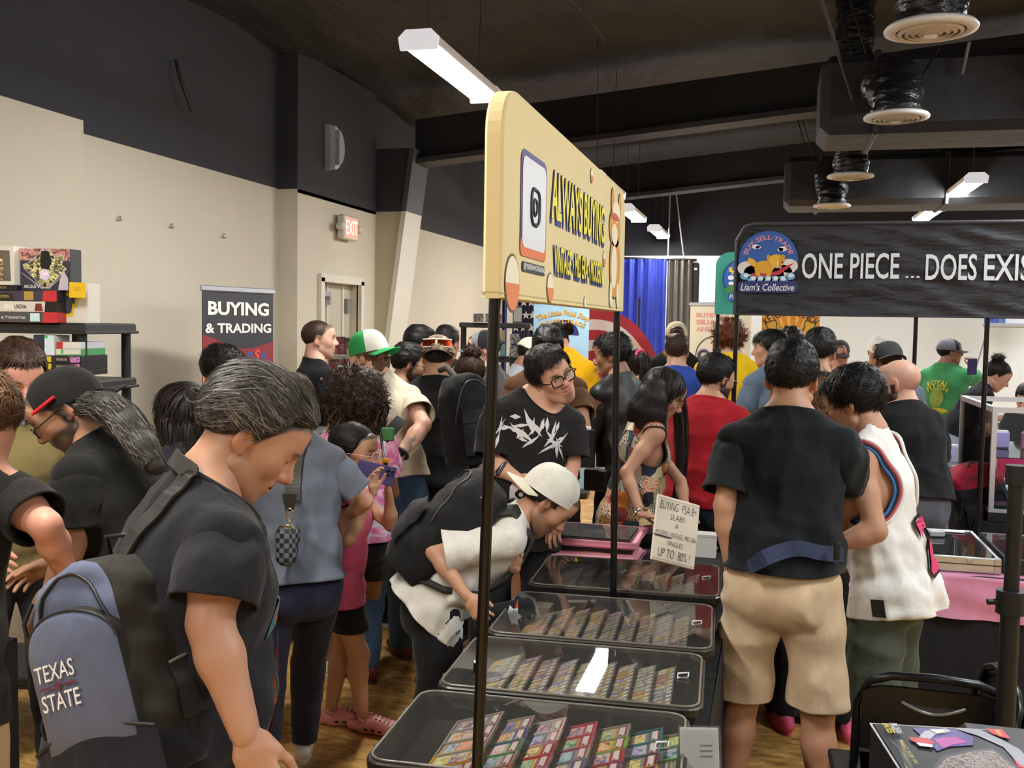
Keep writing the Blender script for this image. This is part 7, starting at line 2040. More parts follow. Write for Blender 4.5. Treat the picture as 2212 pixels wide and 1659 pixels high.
skirted_table('stall_table', 'black-covered stall table along the left wall before the shelving', -2.95, -2.38, 1.95, 2.72, .74, M_cloth_blk)
skirted_table('stall_table', 'black-covered stall table in front of the buzz-cut stallholder', -2.75, -2.2, 5.0, 5.35, .74, M_cloth_blk)
_p = PZ(700, 950, .76) * 0 + np.array([-2.5, 5.17, 0]); t = thing('acrylic_case', 'clear acrylic case standing on the stall table under the stallholder', 'display case', (_p[0], _p[1], .74))
MB().box((_p[0], _p[1], .74 + .22), (.34, .25, .44)).build('clear_case', clear_mat('acrylic', 1.0, .02, body=.03), t); MB().box((_p[0], _p[1], .75), (.36, .27, .02)).build('base', M_blkp, t); MB().box((_p[0], _p[1], 1.185), (.35, .26, .012)).build('top_edge', M_steel, t)
# ================================================================ right-hand stall
M_pinkcloth = mat('pink_tablecloth', 'd98fb0', .75, bump=(7, .8, .03), sheen=.2, stretch=(1, 1, .8))
tbl = skirted_table('stall_table', 'black-skirted stall table with a pink runner at right', .05, 2.2, 4.62, 5.42, .742, mat('navy_skirt', '14161f', .9, bump=(6, .35, .03)))
def runner():
    t = thing('table_runner', 'crinkled pink satin runner hanging over the stall table edge', 'tablecloth', (1.1, 4.6, .745))
    b = MB()
    def fp(u, v):
        x = .03 + 2.2 * u
        if v < .35: return (x, 5.43 - (5.43 - 4.60) * v / .35, .746 + .001 * math.sin(u * 90))
        q = (v - .35) / .65
        return (x, 4.598 - .010 * q + .010 * math.sin(u * 55 + 4 * q) * q + .006 * math.sin(u * 23 - 9 * q), .746 - .185 * q + .006 * math.sin(u * 9))
    b.grid(fp, 110, 22); b.build('satin', M_pinkcloth, t)
runner()
def alu_case(x0, x1, y0, y1, label, frame, inside=True):
    z0, z1 = .749, .815
    t = thing('glass_top_case', label, 'display case', ((x0 + x1) / 2, (y0 + y1) / 2, z0))
    b = MB(); w = .018
    for c, d in ((((x0 + x1) / 2, y0 + w / 2), (x1 - x0, w)), (((x0 + x1) / 2, y1 - w / 2), (x1 - x0, w)), ((x0 + w / 2, (y0 + y1) / 2), (w, y1 - y0)), ((x1 - w / 2, (y0 + y1) / 2), (w, y1 - y0))):
        b.box((c[0], c[1], (z0 + z1) / 2), (d[0], d[1], z1 - z0), bev=.003)
    b.build('frame', frame, t)
    MB().box(((x0 + x1) / 2, y0 - .001, z0 + .036), (x1 - x0, .004, .004)).build('seam_line', M_blk, t)
    MB().box(((x0 + x1) / 2, (y0 + y1) / 2, z0 + .008), (x1 - x0 - .03, y1 - y0 - .03, .008)).build('felt', mat('felt_black', '15161a', .9), t)
    MB().box(((x0 + x1) / 2, (y0 + y1) / 2, z1 - .004), (x1 - x0 - .034, y1 - y0 - .034, .004)).build('glass_top', clear_mat('case_glass', 1.2, .01, body=.03), t)
    for f in (.35, .8):
        MB().box((x0 + (x1 - x0) * f, y0 - .004, z1 - .012), (.022, .008, .018), bev=.002).build('latch', M_steel, t)
    for sx in (x0 + .014, x1 - .014): MB().box((sx, y0 + .012, (z0 + z1) / 2), (.032, .03, z1 - z0 + .004), bev=.004).build('corner_cap', M_steel, t)
    if inside:
        for k in range(5):
            y = y0 + .10 + k * .10
            MB().box(((x0 + x1) / 2 - .05, y, z0 + .022), ((x1 - x0) * .72, .012, .012)).build('card_rail', mat('rail_grey2', '8d9096', .4), t)
    return t
alu_case(.36, 1.0, 4.66, 5.30, 'aluminium-framed glass-topped case on the pink runner', mat('case_alu', 'd4d6da', .32, .85))
alu_case(1.02, 1.66, 4.68, 5.28, 'black glass-topped case at the right edge, beside the aluminium one', mat('case_black2', '17181b', .4), False)
def small(name, label, cat, c, d, col, rz=0, kind='box', cap=True):
    t = thing(name, label, cat, (c[0], c[1], c[2] - d[2] / 2), rz); M = Matrix.Rotation(rz, 3, 'Z')
    MB().box(c, d, M=M, bev=min(d) * .15).build('shell', MATS[col] if col in MATS else mat('item_' + col, col, .35), t)
    if cap: MB().box((c[0], c[1], c[2] + d[2] / 2), (d[0] * .8, d[1] * .8, d[2] * .12), M=M).build('face_plate', mat('item_face', 'e8e8ea', .4), t)
    return t
small('card_holder', 'teal card holder inside the aluminium case', 'card holder', (.86, 4.98, .775), (.10, .03, .012), '2f9a90', .0, cap=False)
small('plastic_cube', 'small clear plastic cube on the aluminium case glass', 'box', (.80, 5.10, .830), (.07, .05, .028), 'b8bcc4', .3)
small('paper_tag', 'white oval tag with pink print on the far corner of the glass case', 'tag', (.90, 5.24, .818), (.10, .05, .004), 'e6e2e0', .0)
for k, (x, y) in enumerate(((.60, 4.80), (.62, 4.90), (.78, 4.88))):
    small('pen', ('silver pen nearest the front of the aluminium case', 'silver pen behind another in the aluminium case', 'silver pen beside the teal holder')[k], 'pen', (x, y, .776), (.14, .010, .010), 'c9ccd2', 0, cap=False)

# ---------------------------------------------------------------- backpacks
def backpack(name, label, o, U, Fo, w, t_, h, c_front, c_side, c_base, parts='', group=None, cat='backpack', n=40, top_c=None):
    """Soft backpack: o = centre, U = up, Fo = outward (away from the wearer)."""
    U = N(U); Fo = N(Fo - U * (np.asarray(Fo) @ U)); R = np.cross(Fo, U) * -1
    R = np.cross(U, Fo)
    o = np.asarray(o, float); rt = thing(name, label, cat, o - U * h / 2, 0, group)
    def shape(v): return (1 - .10 * max(0, .25 - v) * 4) * (1 if v < .72 else math.sqrt(max(.0, 1 - ((v - .72) / .285) ** 2)) * .85 + .15) if v < .999 else .12
    def fp(a, v, grow=0.0):
        ca, sa = math.cos(a), math.sin(a); p = .55
        x = w / 2 * np.sign(ca) * abs(ca) ** p; y = t_ / 2 * np.sign(sa) * abs(sa) ** p
        s_ = shape(v); bulge = 1 + .10 * math.sin(PI * min(1, v * 1.1)) * (sa > 0)
        wr = .004 * math.sin(v * 23 + a * 3) + .003 * math.sin(v * 41 - a * 5)
        return o + R * (x * s_ + grow * ca + wr * ca) + Fo * (y * (.55 + .45 * s_) * bulge + grow * sa + wr * sa) + U * (h * (v - .5))
    nv = 26; vs = [fp(2 * PI * i / n, j / nv) for j in range(nv + 1) for i in range(n)]
    fs = [(j * n + i, j * n + (i + 1) % n, (j + 1) * n + (i + 1) % n, (j + 1) * n + i) for j in range(nv) for i in range(n)] + [tuple(range(n - 1, -1, -1)), tuple(range(nv * n, nv * n + n))]
    mi = []
    for j in range(nv):
        for i in range(n):
            a = 2 * PI * (i + .5) / n; sa = math.sin(a); v = (j + .5) / nv
            mi.append(2 if v < .20 else (0 if sa > .80 else 1))
            if top_c and v > .70 + .1 * (sa < .3): mi[-1] = 3
    mi += [2, 1]
    b = MB(); b.v = [tuple(p) for p in vs]; b.f = fs; b.mi = mi; b.sm = [True] * len(fs)
    mf, ms, mb_ = cloth(c_front, .8), cloth(c_side, .8), cloth(c_base, .8)
    b.build('main_body', [mf, ms, mb_] + ([cloth(top_c, .8)] if top_c else []), rt)
    return rt, fp, R, U, Fo, o
def dense(pts, k=4):
    p = np.array([np.asarray(q, float) for q in pts]); n = len(p); out = []
    for i in range(n - 1):
        a, b, c, d = p[max(i - 1, 0)], p[i], p[i + 1], p[min(i + 2, n - 1)]
        for j in range(k):
            t = j / k; out.append(.5 * (2 * b + (c - a) * t + (2 * a - 5 * b + 4 * c - d) * t * t + (3 * b - a - 3 * c + d) * t ** 3))
    return out + [p[-1]]


def smooth_on(tr, pts, lift=.010):
    Q = []; M_ = []
    for p in pts:
        p = np.asarray(p, float); r = tr.find_nearest(Vector(p)); nn = np.array(r[1]); Q.append(np.array(r[0]) + nn * lift if np.linalg.norm(np.array(r[0]) - p) < .10 else p); M_.append(nn)
    Q, M_ = np.array(Q), np.array(M_)
    for _ in range(5): Q[1:-1] = (Q[:-2] + 2 * Q[1:-1] + Q[2:]) / 4; M_[1:-1] = (M_[:-2] + 2 * M_[1:-1] + M_[2:]) / 4
    return [(q, N(m)) for q, m in zip(Q, M_)]


def zip_line(fp, pts, r, m, rt, nm='zip'):
    MB().tube([fp(a, v, .004) for a, v in pts], r, 6).build(nm, m, rt)

def pack_front():
    o = P(272, 1432, 1.90); up = P(228, 1215, 1.93) - P(335, 1640, 1.88)
    Fo = -.40 * RGT - .90 * FWD + .1 * UPV
    rt, fp, R, U, Fo, o = backpack('backpack', 'grey and black backpack with white TEXAS lettering hanging behind the bowed man', o, up, Fo, .285, .20, .415, '5f6780', '26241f', '1c1e28')
    dk = mat('zip_dark', '17171a', .5); gy = cloth('5f6780', .8)
    # raised front pocket with its arched dark flank
    w, h = .285, .415
    def pocket(sc, dep, m, nm, zt, zb):
        pr = []
        for k in range(17):
            a = PI * k / 16; pr.append((sc * .118 * math.cos(a), zt + sc * .075 * math.sin(a)))
        pr += [(-sc * .118, zb), (sc * .118, zb)]
        c0 = o + Fo * (.104)
        b = MB(); n = len(pr); vs = []
        for lv, (q, dd) in enumerate(((1.04, -.035), (1.0, dep * .8), (.93, dep), (.5, dep * 1.12))):
            cc = np.array([0, (zt + zb) / 2])
            for p in pr: p2 = cc + (np.array(p) - cc) * q; vs.append(c0 + R * p2[0] + U * p2[1] + Fo * (dd - .06 * (p2[0] / .14) ** 2 * .5))
        fs = [(l * n + i, l * n + (i + 1) % n, (l + 1) * n + (i + 1) % n, (l + 1) * n + i) for l in range(3) for i in range(n)] + [tuple(range(3 * n, 4 * n))]
        b.add(vs, fs, 0, True); b.mi = [1 if k < n else 0 for k in range(len(fs))]
        ob = b.build(nm, [m, cloth('26241f', .8)], rt)
        MB().tube([vs[n + i] for i in range(n - 2)], .0032, 6).build('zip', dk, ob)
        return c0
    c0 = pocket(.92, .034, gy, 'front_pocket', .055, -.125)
    q = c0 + Fo * .0385
    b = MB().grid(lambda u, v: o + R * (-.145 + .29 * u) + U * (-.20 + .085 * v + .03 * math.sin(PI * u)) + Fo * (.112 + .020 * math.sin(PI * u) * (1 - .3 * v)), 16, 6)
    b.build('base_panel', cloth('1f212c', .8), rt)
    MB().tube([o + R * (-.145 + .29 * u) + U * (-.113 + .03 * math.sin(PI * u)) + Fo * (.115 + .016 * math.sin(PI * u)) for u in np.linspace(0, 1, 15)], .003, 6).build('zip', dk, rt)
    wt = mat('stitch_white', 'eeeef0', .6)
    for tx, dz in (('TEXAS', .026), ('STATE', -.026)):
        letter(tx, q + U * (dz + .0) - R * .02, R, U, .094, .030, wt, rt, .004, .003, shear=.08, name='embroidery')
    st = [((.012 if k % 2 == 0 else .005) * math.sin(PI * k / 5), (.012 if k % 2 == 0 else .005) * math.cos(PI * k / 5)) for k in range(10)]
    flat(st, q - R * .02, R, U, mat('stitch_maroon', '6d2a3c', .6), rt, .003, 'embroidery')
    for s in (-1, 1): flat([(s * .014, -.002), (s * .044, -.002), (s * .044, .002), (s * .014, .002)][::s], q - R * .02, R, U, mat('stitch_maroon', '6d2a3c', .6), rt, .003, 'embroidery')
    zip_line(fp, [(.95 + 1.25 * t, .55 + .40 * math.sin(PI * t)) for t in np.linspace(0, 1, 20)], .0035, dk, rt)
    # side mesh pocket
    MB().grid(lambda u, v: fp(-.55 + .75 * u, .20 + .30 * v - .05 * u * v, .006 + .012 * math.sin(PI * u)), 12, 8).build('mesh_pocket', mat('mesh_pocket', '191917', .9, bump=(300, .8, .004)), rt)
    MB().tube([fp(-.55 + .75 * u, .50 - .05 * u, .010 + .012 * math.sin(PI * u)) for u in np.linspace(0, 1, 10)], .003, 6).build('pocket_hem', mat('hem_grey', '55534c', .7), rt)
    MB().tube([o + U * .205 - R * .02 - Fo * .05, o + U * .245 + R * .0 - Fo * .03, o + U * .235 + R * .05 - Fo * .05, o + U * .20 + R * .06 - Fo * .07], .005, 8).build('handle', dk, rt)
    # strap over the near shoulder
    T6 = J6['T']; tr = bvh(J6['top'])
    def strapf(pts, wd, m, nm):
        pts = dense(pts); b = MB(); rows = []
        for i, p in enumerate(pts):
            tg = N(pts[min(i + 1, len(pts) - 1)] - pts[max(i - 1, 0)])
            r = tr.find_nearest(Vector(p)); nn = np.array(r[1]); 
            p = np.array(r[0]) + nn * .009 if (np.linalg.norm(np.array(r[0]) - p) < .12 and 0 < i < len(pts) - 1) else p
            sd = N(np.cross(tg, nn)); rows += [p - sd * wd / 2 - nn * .002, p - sd * wd / 2 + nn * .004, p + sd * wd / 2 + nn * .004, p + sd * wd / 2 - nn * .002]
        n = len(pts)
        b.add(rows, [(i * 4 + k, i * 4 + (k + 1) % 4, (i + 1) * 4 + (k + 1) % 4, (i + 1) * 4 + k) for i in range(n - 1) for k in range(4)], 0, False); return b.build(nm, m, rt)
    web = mat('strap_web', '2a2826', .7, bump=(120, .15, .002))
    strapf([P(300, 1225, 1.92), P(312, 1170, 1.93), P(335, 1110, 1.92), P(362, 1060, 1.92), P(395, 1022, 1.93), P(430, 1006, 1.95), P(455, 1010, 2.0), P(470, 1030, 2.06)], .036, web, 'shoulder_strap')
    MB().tube([fp(3.6, .12), P(240, 1640, 1.92), P(205, 1700, 1.95)], .010, 6).build('loose_strap', web, rt)
    MB().tube([fp(2.35, .42, .006), fp(2.4, .34, .012), fp(2.4, .28, .014)], .004, 6).build('zip_pull', dk, rt)
    MB().tube([fp(2.2, .88, .004), fp(2.25, .80, .014), fp(2.25, .74, .014)], .004, 6).build('zip_pull', dk, rt)
pack_front()
def pack_bent():
    J = J17; T = J['T']; o = T((0, -.205, .27)); 
    rt, fp, R, U, Fo, o = backpack('backpack', 'large scuffed black backpack on the back of the bent man', o, J['U'], -J['F'], .31, .20, .47, '1b1b1d', '18181a', '151517')
    dk = mat('zip_dark', '17171a', .5)
    zip_line(fp, [(.5 + 2.1 * t, .45 + .46 * math.sin(PI * t)) for t in np.linspace(0, 1, 24)], .004, mat('zip_grey', '3a3a3e', .4), rt)
    MB().grid(lambda u, v: fp(.95 + 1.25 * u, .12 + .40 * v, .022 + .02 * math.sin(PI * u) * math.sin(PI * v)), 12, 10).build('front_pocket', cloth('202023', .8), rt)
    MB().tube([o + U * .26 + Fo * .02 - R * .03, o + U * .31 + Fo * .03, o + U * .26 + Fo * .02 + R * .03], .008, 8).build('handle', dk, rt)
    for s in (-1, 1):
        S0, e, wv = J['arms'][s]; tr = bvh(J['top'])
        pts = [T((s * .09, -.13, .46)), T((s * .10, -.05, .53)), T((s * .115, .06, .50)), T((s * .12, .12, .40)), T((s * .13, .13, .30)), T((s * .16, .09, .18)), T((s * .17, -.02, .08)), T((s * .14, -.15, .02))]
        b = MB(); rows = []
        for i, p in enumerate(pts):
            r = tr.find_nearest(Vector(p)); nn = np.array(r[1]); q = np.array(r[0]) + nn * .012 if 0 < i < 7 else p
            tg = N(pts[min(i + 1, 7)] - pts[max(i - 1, 0)]); sd = N(np.cross(tg, nn)); wd = .058 if i < 5 else .026
            rows += [q - sd * wd / 2, q - sd * wd / 2 + nn * .010, q + sd * wd / 2 + nn * .010, q + sd * wd / 2]
        b.add(rows, [(i * 4 + k, i * 4 + (k + 1) % 4, (i + 1) * 4 + (k + 1) % 4, (i + 1) * 4 + k) for i in range(7) for k in range(4)], 0, True); b.build('shoulder_strap', mat('strap_web', '2a2826', .7), rt)
    for k in range(3): MB().grid(lambda u, v: fp(2.0 + .5 * u, .18 + .05 * k + .12 * v, .006), 5, 4).build('worn_patch', mat('scuff_grey', '6e665e', .9, bump=(30, .6, .01), var=(40, .5)), rt) if k == 0 else None
pack_bent()
def pack_camo():
    J = J12; o = P(1008, 905, 5.0); rt, fp, R, U, Fo, o = backpack('backpack', 'black backpack slung on the shoulder of the man in the camouflage cap', o, J['U'] + .12 * RGT * -1, -FWD * .75 + RGT * .65, .26, .17, .46, '1a1a1c', '161618', '141416')
    zip_line(fp, [(.5 + 2.1 * t, .45 + .46 * math.sin(PI * t)) for t in np.linspace(0, 1, 24)], .004, mat('zip_grey', '3a3a3e', .4), rt)
    MB().grid(lambda u, v: fp(1.0 + 1.15 * u, .10 + .38 * v, .018 + .02 * math.sin(PI * u) * math.sin(PI * v)), 12, 10).build('front_pocket', cloth('232327', .8), rt)
    MB().grid(lambda u, v: fp(1.0 + 1.15 * u, .45 + .14 * v, .03 + .01 * math.sin(PI * u)), 12, 4).build('pocket_flap', cloth('2a2a2e', .8), rt)
    MB().tube([P(985, 815, 5.1), P(965, 795, 5.25), P(950, 800, 5.3)], .016, 8).build('shoulder_strap', mat('strap_web', '2a2826', .7), rt)
pack_camo()
def pack_red():
    o = P(2112, 1078, 5.75); rt, fp, R, U, Fo, o = backpack('backpack', 'black backpack with red top hanging behind the bald man at right', o, UPV + .18 * RGT * -1, -FWD * .85 - RGT * .1, .30, .20, .43, '1d1d20', '19191b', '2a1c22', top_c='a01f34')
    zip_line(fp, [(.6 + 1.9 * t, .3 + .55 * math.sin(PI * t)) for t in np.linspace(0, 1, 20)], .0035, mat('zip_grey', '3a3a3e', .4), rt)
    MB().grid(lambda u, v: fp(1.0 + 1.1 * u, .08 + .40 * v, .016 + .02 * math.sin(PI * u) * math.sin(PI * v)), 10, 8).build('front_pocket', cloth('222226', .8), rt)
    MB().tube([fp(1.2, .97), o + U * .22, fp(1.9, .97)], .007, 8).build('handle', mat('strap_web', '2a2826', .7), rt)
pack_red()

# ---------------------------------------------------------------- bags and things carried
def cross_strap(J, pts, wd, name, label, cat, m, extra=None):
    pts = dense(pts); tr = bvh(J['top']); t = thing(name, label, cat, pts[-1]); b = MB(); rows = []; n = len(pts); pts = smooth_on(tr, pts)
    for i, (q, nn) in enumerate(pts):
        tg = N(pts[min(i + 1, n - 1)][0] - pts[max(i - 1, 0)][0]); sd = N(np.cross(tg, nn))
        rows += [q - sd * wd / 2, q - sd * wd / 2 + nn * .004, q + sd * wd / 2 + nn * .004, q + sd * wd / 2]
    b.add(rows, [(i * 4 + k, i * 4 + (k + 1) % 4, (i + 1) * 4 + (k + 1) % 4, (i + 1) * 4 + k) for i in range(n - 1) for k in range(4)]); b.build('strap', m, t); return t
def purse():
    web = mat('strap_leather', '35312c', .5)
    t = cross_strap(J7, [P(650, 925, 3.68), P(643, 965, 3.58), P(636, 1010, 3.55), P(630, 1050, 3.53), P(627, 1085, 3.52)], .055, 'crossbody_bag', 'small black and grey checkered crossbody bag on a wide dark strap', 'handbag', web)
    MB().prism([(-.026, .03), (.026, .03), (.014, -.03), (-.014, -.03)], P(626, 1085, 3.50), RGT, UPV, -FWD * .006).build('strap_tab', mat('leather_black', '1c1a19', .4), t)
    MB().tube([P(626 + 7 * math.cos(a), 1112 + 14 * math.sin(a), 3.49) for a in np.linspace(0, 2 * PI, 13)[:-1]], .0025, 5, closed=True).build('clasp', mat('brass', 'c8a860', .25, .9), t)
    m = bpy.data.materials.new('checker_print'); m.use_nodes = True; nt = m.node_tree; c = nt.nodes.new('ShaderNodeTexChecker'); c.inputs['Scale'].default_value = 60; c.inputs['Color1'].default_value = (*lin('1b1c22'), 1); c.inputs['Color2'].default_value = (*lin('60646e'), 1)
    nt.links.new(nt.nodes.new('ShaderNodeTexCoord').outputs['Object'], c.inputs['Vector']); nt.links.new(c.outputs[0], nt.nodes['Principled BSDF'].inputs['Base Color']); nt.nodes['Principled BSDF'].inputs['Roughness'].default_value = .5
    f = Fld(); f.cap(P(622, 1150, 3.46), P(619, 1205, 3.46), (.045, .03), (.038, .03), side=RGT, front=FWD, k=.02); V, Q = f.mesh(.008, 1); link('bag_body', np_mesh('bag', V, Q, True, [m]), t)
    MB().tube([P(607, 1140, 3.43), P(622, 1134, 3.42), P(637, 1142, 3.43)], .003, 5).build('zip', mat('brass', 'c8a860', .25, .9), t)
purse()
def phone():
    o = P(812, 1022, 3.98); u = N(RGT - .25 * UPV + .25 * FWD); v = N(UPV + .28 * RGT); v = N(v - u * (u @ v)); n = np.cross(u, v)
    t = thing('smartphone', 'purple smartphone held up sideways by the girl in pink', 'phone', o); M = Matrix([[u[i], v[i], n[i]] for i in range(3)])
    MB().box(o, (.155, .078, .010), M=M, bev=.004).build('phone_case', mat('phone_purple', '453a6a', .35), t)
    MB().box(o + u * .052 + v * .014 + n * .006, (.038, .034, .003), M=M, bev=.0012).build('camera_bump', mat('phone_cam', '2c2a44', .25), t)
    for a, b_ in ((-.009, .008), (.009, .008), (-.009, -.008)): MB().lathe([(0, .0015), (.006, .001), (.0065, 0)], o + u * (.052 + a) + v * (.014 + b_) + n * .008, 12, M=M.to_4x4()).build('camera_lens', mat('lens_black', '08080a', .1), t)
    MB().box(o - n * .0055, (.150, .073, .001), M=M).build('screen', mat('screen_off', '101014', .1), t)
phone()
def belt_bag():
    T = J35['T']; nv = mat('belt_navy', '232d4a', .8, bump=(60, .2, .004))
    z = lambda py: None
    pts = []
    A = [P(1602, 1208, 3.30), P(1640, 1206, 3.22), P(1690, 1196, 3.2), P(1740, 1188, 3.2), P(1785, 1190, 3.24), P(1812, 1196, 3.32), P(1822, 1192, 3.45)]
    t = cross_strap(J35, A, .052, 'belt_bag', 'navy belt bag strap around the black tee of the man in khaki shorts', 'belt bag', nv)
    o = P(1808, 1190, 3.24); MB().box(o, (.02, .02, .06), bev=.004).build('buckle', M_blkp, t)
belt_bag()
def sling(J, pts, name, label, c, wd, cat='bag strap'):
    return cross_strap(J, pts, wd, name, label, cat, mat('sling_' + c, c, .7))
t = sling(J9, [P(868, 905, 4.55), P(850, 925, 4.50), P(828, 948, 4.5)], 'sling_bag', 'black sling bag strap across the cream tee', '1a1a1c', .055, 'sling bag'); MB().box(P(838, 938, 4.46), (.06, .02, .06), bev=.006).build('pouch', mat('sling_green', '3f7a44', .6), t)
t = thing('key_tag', 'yellow and black key tag on a lanyard beside the phone', 'key tag', P(832, 1002, 4.3)); MB().tube([P(822, 935, 4.45), P(826, 970, 4.4), P(830, 992, 4.3)], .006, 6).build('lanyard', M_blkp, t); MB().box(P(833, 1003, 4.28), (.035, .012, .05), bev=.006).build('tag_body', mat('tag_yellow', 'e8b21c', .4), t); MB().box(P(833, 1004, 4.26), (.018, .006, .02), bev=.002).build('tag_badge', M_blkp, t)
t = thing('smartwatch', 'black watch on the tattooed wrist', 'watch', P(866, 985, 4.6)); _w = J9['arms'][1][2]; _e = J9['arms'][1][1]; _ax = N(_w - _e); _q = _w - _ax * .035; _u = N(np.cross(_ax, ZA)); _v = np.cross(_ax, _u)
MB().tube([_q + .034 * (math.cos(a) * _u + math.sin(a) * _v) for a in np.linspace(0, 2 * PI, 21)[:-1]], .010, 6, closed=True).build('band', M_blkp, t); MB().box(_q + .038 * N(-FWD + _v * .0), (.03, .018, .03), bev=.005).build('watch_face', mat('watch_glass', '0a0a0c', .1), t)
# pouch in the hand of the bent man, dark binder behind, bracelet
_h = J17['hands'][1]; o = _h[0] + _h[1][:, 0] * .10 + _h[1][:, 2] * .045
t = thing('waist_pouch', 'black pouch with bright print gripped by the bent man', 'pouch', o); f = Fld(); f.cap(o - RGT * .03, o + RGT * .13 + UPV * .03, (.05, .03), (.05, .03), side=UPV, front=FWD, k=.02); V, Q = f.mesh(.008, 1); link('pouch_body', np_mesh('pouch_b', V, Q, True, [cloth('151517')]), t)
sp = [((.035 if k % 2 == 0 else .022) * math.cos(2 * PI * k / 14), (.04 if k % 2 == 0 else .026) * math.sin(2 * PI * k / 14)) for k in range(14)]
flat(sp, o + RGT * .075 + UPV * .02 - FWD * .033, RGT, UPV, mat('pouch_print', 'c9dce4', .5), t, .001, 'print'); flat([(0, 0), (.012, .0), (.01, .03)], o + RGT * .085 + UPV * .05 - FWD * .034, RGT, UPV, mat('pouch_red', 'c8402c', .5), t, .002, 'print')
_w = J24['arms'][1][2]; _e = J24['arms'][1][1]; _ax = N(_w - _e); _q = _w - _ax * .02; _u = N(np.cross(_ax, ZA)); _v = np.cross(_ax, _u)
t = thing('bracelet', 'silver charm bracelet on the wrist resting on the black cloth', 'bracelet', _q)
for k in range(14):
    a = 2 * PI * k / 14; MB().tube([_q + .033 * (math.cos(a + s) * _u + math.sin(a + s) * _v) + _ax * .004 * (-1) ** k for s in (-.2, 0, .2)], .005, 5).build('bracelet_link', mat('silver', 'd0ccc4', .2, .95), t)
small('card_binder', 'black binder held open by the man in brown', 'binder', P(1232, 968, 5.22), (.26, .04, .20), '121214', .3)
small('handheld_bag', 'black pouch held behind the back of the woman with the scrunchie', 'pouch', P(1286, 1036, 5.45), (.12, .06, .12), '1c1a1c', 0)

# ---------------------------------------------------------------- clogs, tattoos, prints
def clog(ft, dirv, parent, c='d98a84'):
    a = np.array([ft[0], ft[1], 0]); d = N([dirv[0], dirv[1], 0]); sd = np.cross(d, ZA); m = mat('clog_pink', c, .35, var=(220, .25)); hole = mat('clog_hole', '2a1512', .9)
    f = Fld(); f.cap(a - d * .045 + ZA * .03, a + d * .02 + ZA * .032, (.036, .03), (.042, .03), side=sd, front=ZA, k=.02); f.cap(a + d * .02 + ZA * .032, a + d * .15 + ZA * .030, (.042, .03), (.048, .028), side=sd, front=ZA, k=.03); f.cap(a + d * .06 + ZA * .05, a + d * .12 + ZA * .04, (.036, .03), (.036, .024), side=sd, front=ZA, k=.03)
    f.cap(a - d * .04 + ZA * .085, a + d * .03 + ZA * .10, (.030, .04), (.030, .04), side=sd, front=ZA, k=.01, op='s')
    V, Q = f.mesh(.007, 1); V, Q = clip(V, Q, .004 - V[:, 2])
    o = link('clog', np_mesh('clog', V, Q, True, [m]), parent); me_bv = BVHTree.FromPolygons([v.co for v in o.data.vertices], [p.vertices for p in o.data.polygons])
    MB().tube([a + sd * .046 * math.cos(q) + d * (-.045 * math.sin(q) + .03) + ZA * (.062 + .03 * math.sin(q) * .3) for q in np.linspace(0, PI, 12)], .007, 6).build('heel_strap', m, o)
    for x in (-.022, -.008, .008, .022):
        for y in (.075, .095, .115, .133):
            p = a + d * (y + .004 * (x > 0)) + sd * x + ZA * .14; h = me_bv.ray_cast(Vector(p), Vector((0, 0, -1)))
            if h[0] is not None: n_ = np.array(h[1]); u = N(np.cross(n_, d)); flat(ellipse(.0042, .0042, 8), np.array(h[0]), u, np.cross(n_, u), hole, o, .0006, 'vent_hole')
    for s in (-1, 1):
        for y in (.04, .075, .11):
            p = a + d * y + sd * s * .12 + ZA * .030; h = me_bv.ray_cast(Vector(p), Vector(-sd * s))
            if h[0] is not None: n_ = np.array(h[1]); u = N(d - n_ * (n_ @ d)); flat(ellipse(.011, .006, 10), np.array(h[0]), u, np.cross(n_, u), hole, o, .0006, 'vent_hole')
for sdn in (-1, 1):
    ank = J11['legs'][sdn][2]; clog(ank, RGT * .95 - FWD * .35 if sdn == 1 else RGT * .9 - FWD * .1, J11['root'])
def ink(J, c, r, amt=.75, seed=2):
    me = J['body'].data; n = len(me.vertices); co = np.empty(n * 3, np.float32); me.vertices.foreach_get('co', co); co = co.reshape(-1, 3)
    a = me.color_attributes['Col']; C = np.empty(n * 4, np.float32); a.data.foreach_get('color', C); C = C.reshape(-1, 4)
    d = np.linalg.norm(co - np.asarray(c), axis=1) / r
    m = np.clip(1.3 - d * 1.3, 0, 1) * (noise3(co, 75, seed) > -.05) * amt
    C[:, :3] = C[:, :3] * (1 - m[:, None]) + np.array([.06, .07, .06]) * m[:, None]; a.data.foreach_set('color', C.ravel())
for (a, b_, r) in ((.55, 1, .07), (.35, 0, .05)):
    S0, e, wv = J9['arms'][1]; c = (S0 + (e - S0) * .85) if b_ == 0 else (e + (wv - e) * .55); ink(J9, c + RGT * .02 - FWD * .03, r)
# prints on shirts
def chest(J, dx, dz, back=False, y=0):
    s = -1 if back else 1
    return J['T']((dx, 0, dz)), (J['R'] * (-1 if not back else 1)), J['U']
def shirt_decal(J, polys, dx, dz, m, back=False, off=.006, name='print', raw=None, step=.02):
    o, u, v = chest(J, dx, dz, back); return decal(polys, J['top'], o, u, v, m, J['root'], off, name, step, raw=raw)
rp = np.random.default_rng(4); M_pw = mat('print_bone', 'cfcaca', .8); M_pb = mat('print_black', '0c0b0c', .9)
shards = []
for k in range(34):
    x = rp.uniform(-.15, .15); z = .07 + .05 * math.cos(x * 9) + rp.uniform(-.07, .05); L = rp.uniform(.03, .11); a = rp.normal(0, .75) + (PI / 2 if rp.random() < .55 else .3); w = rp.uniform(.004, .011)
    c, s = math.cos(a), math.sin(a); shards.append([(x - c * L / 2, z - s * L / 2), (x + s * w, z - c * w), (x + c * L / 2, z + s * L / 2), (x - s * w, z + c * w)])
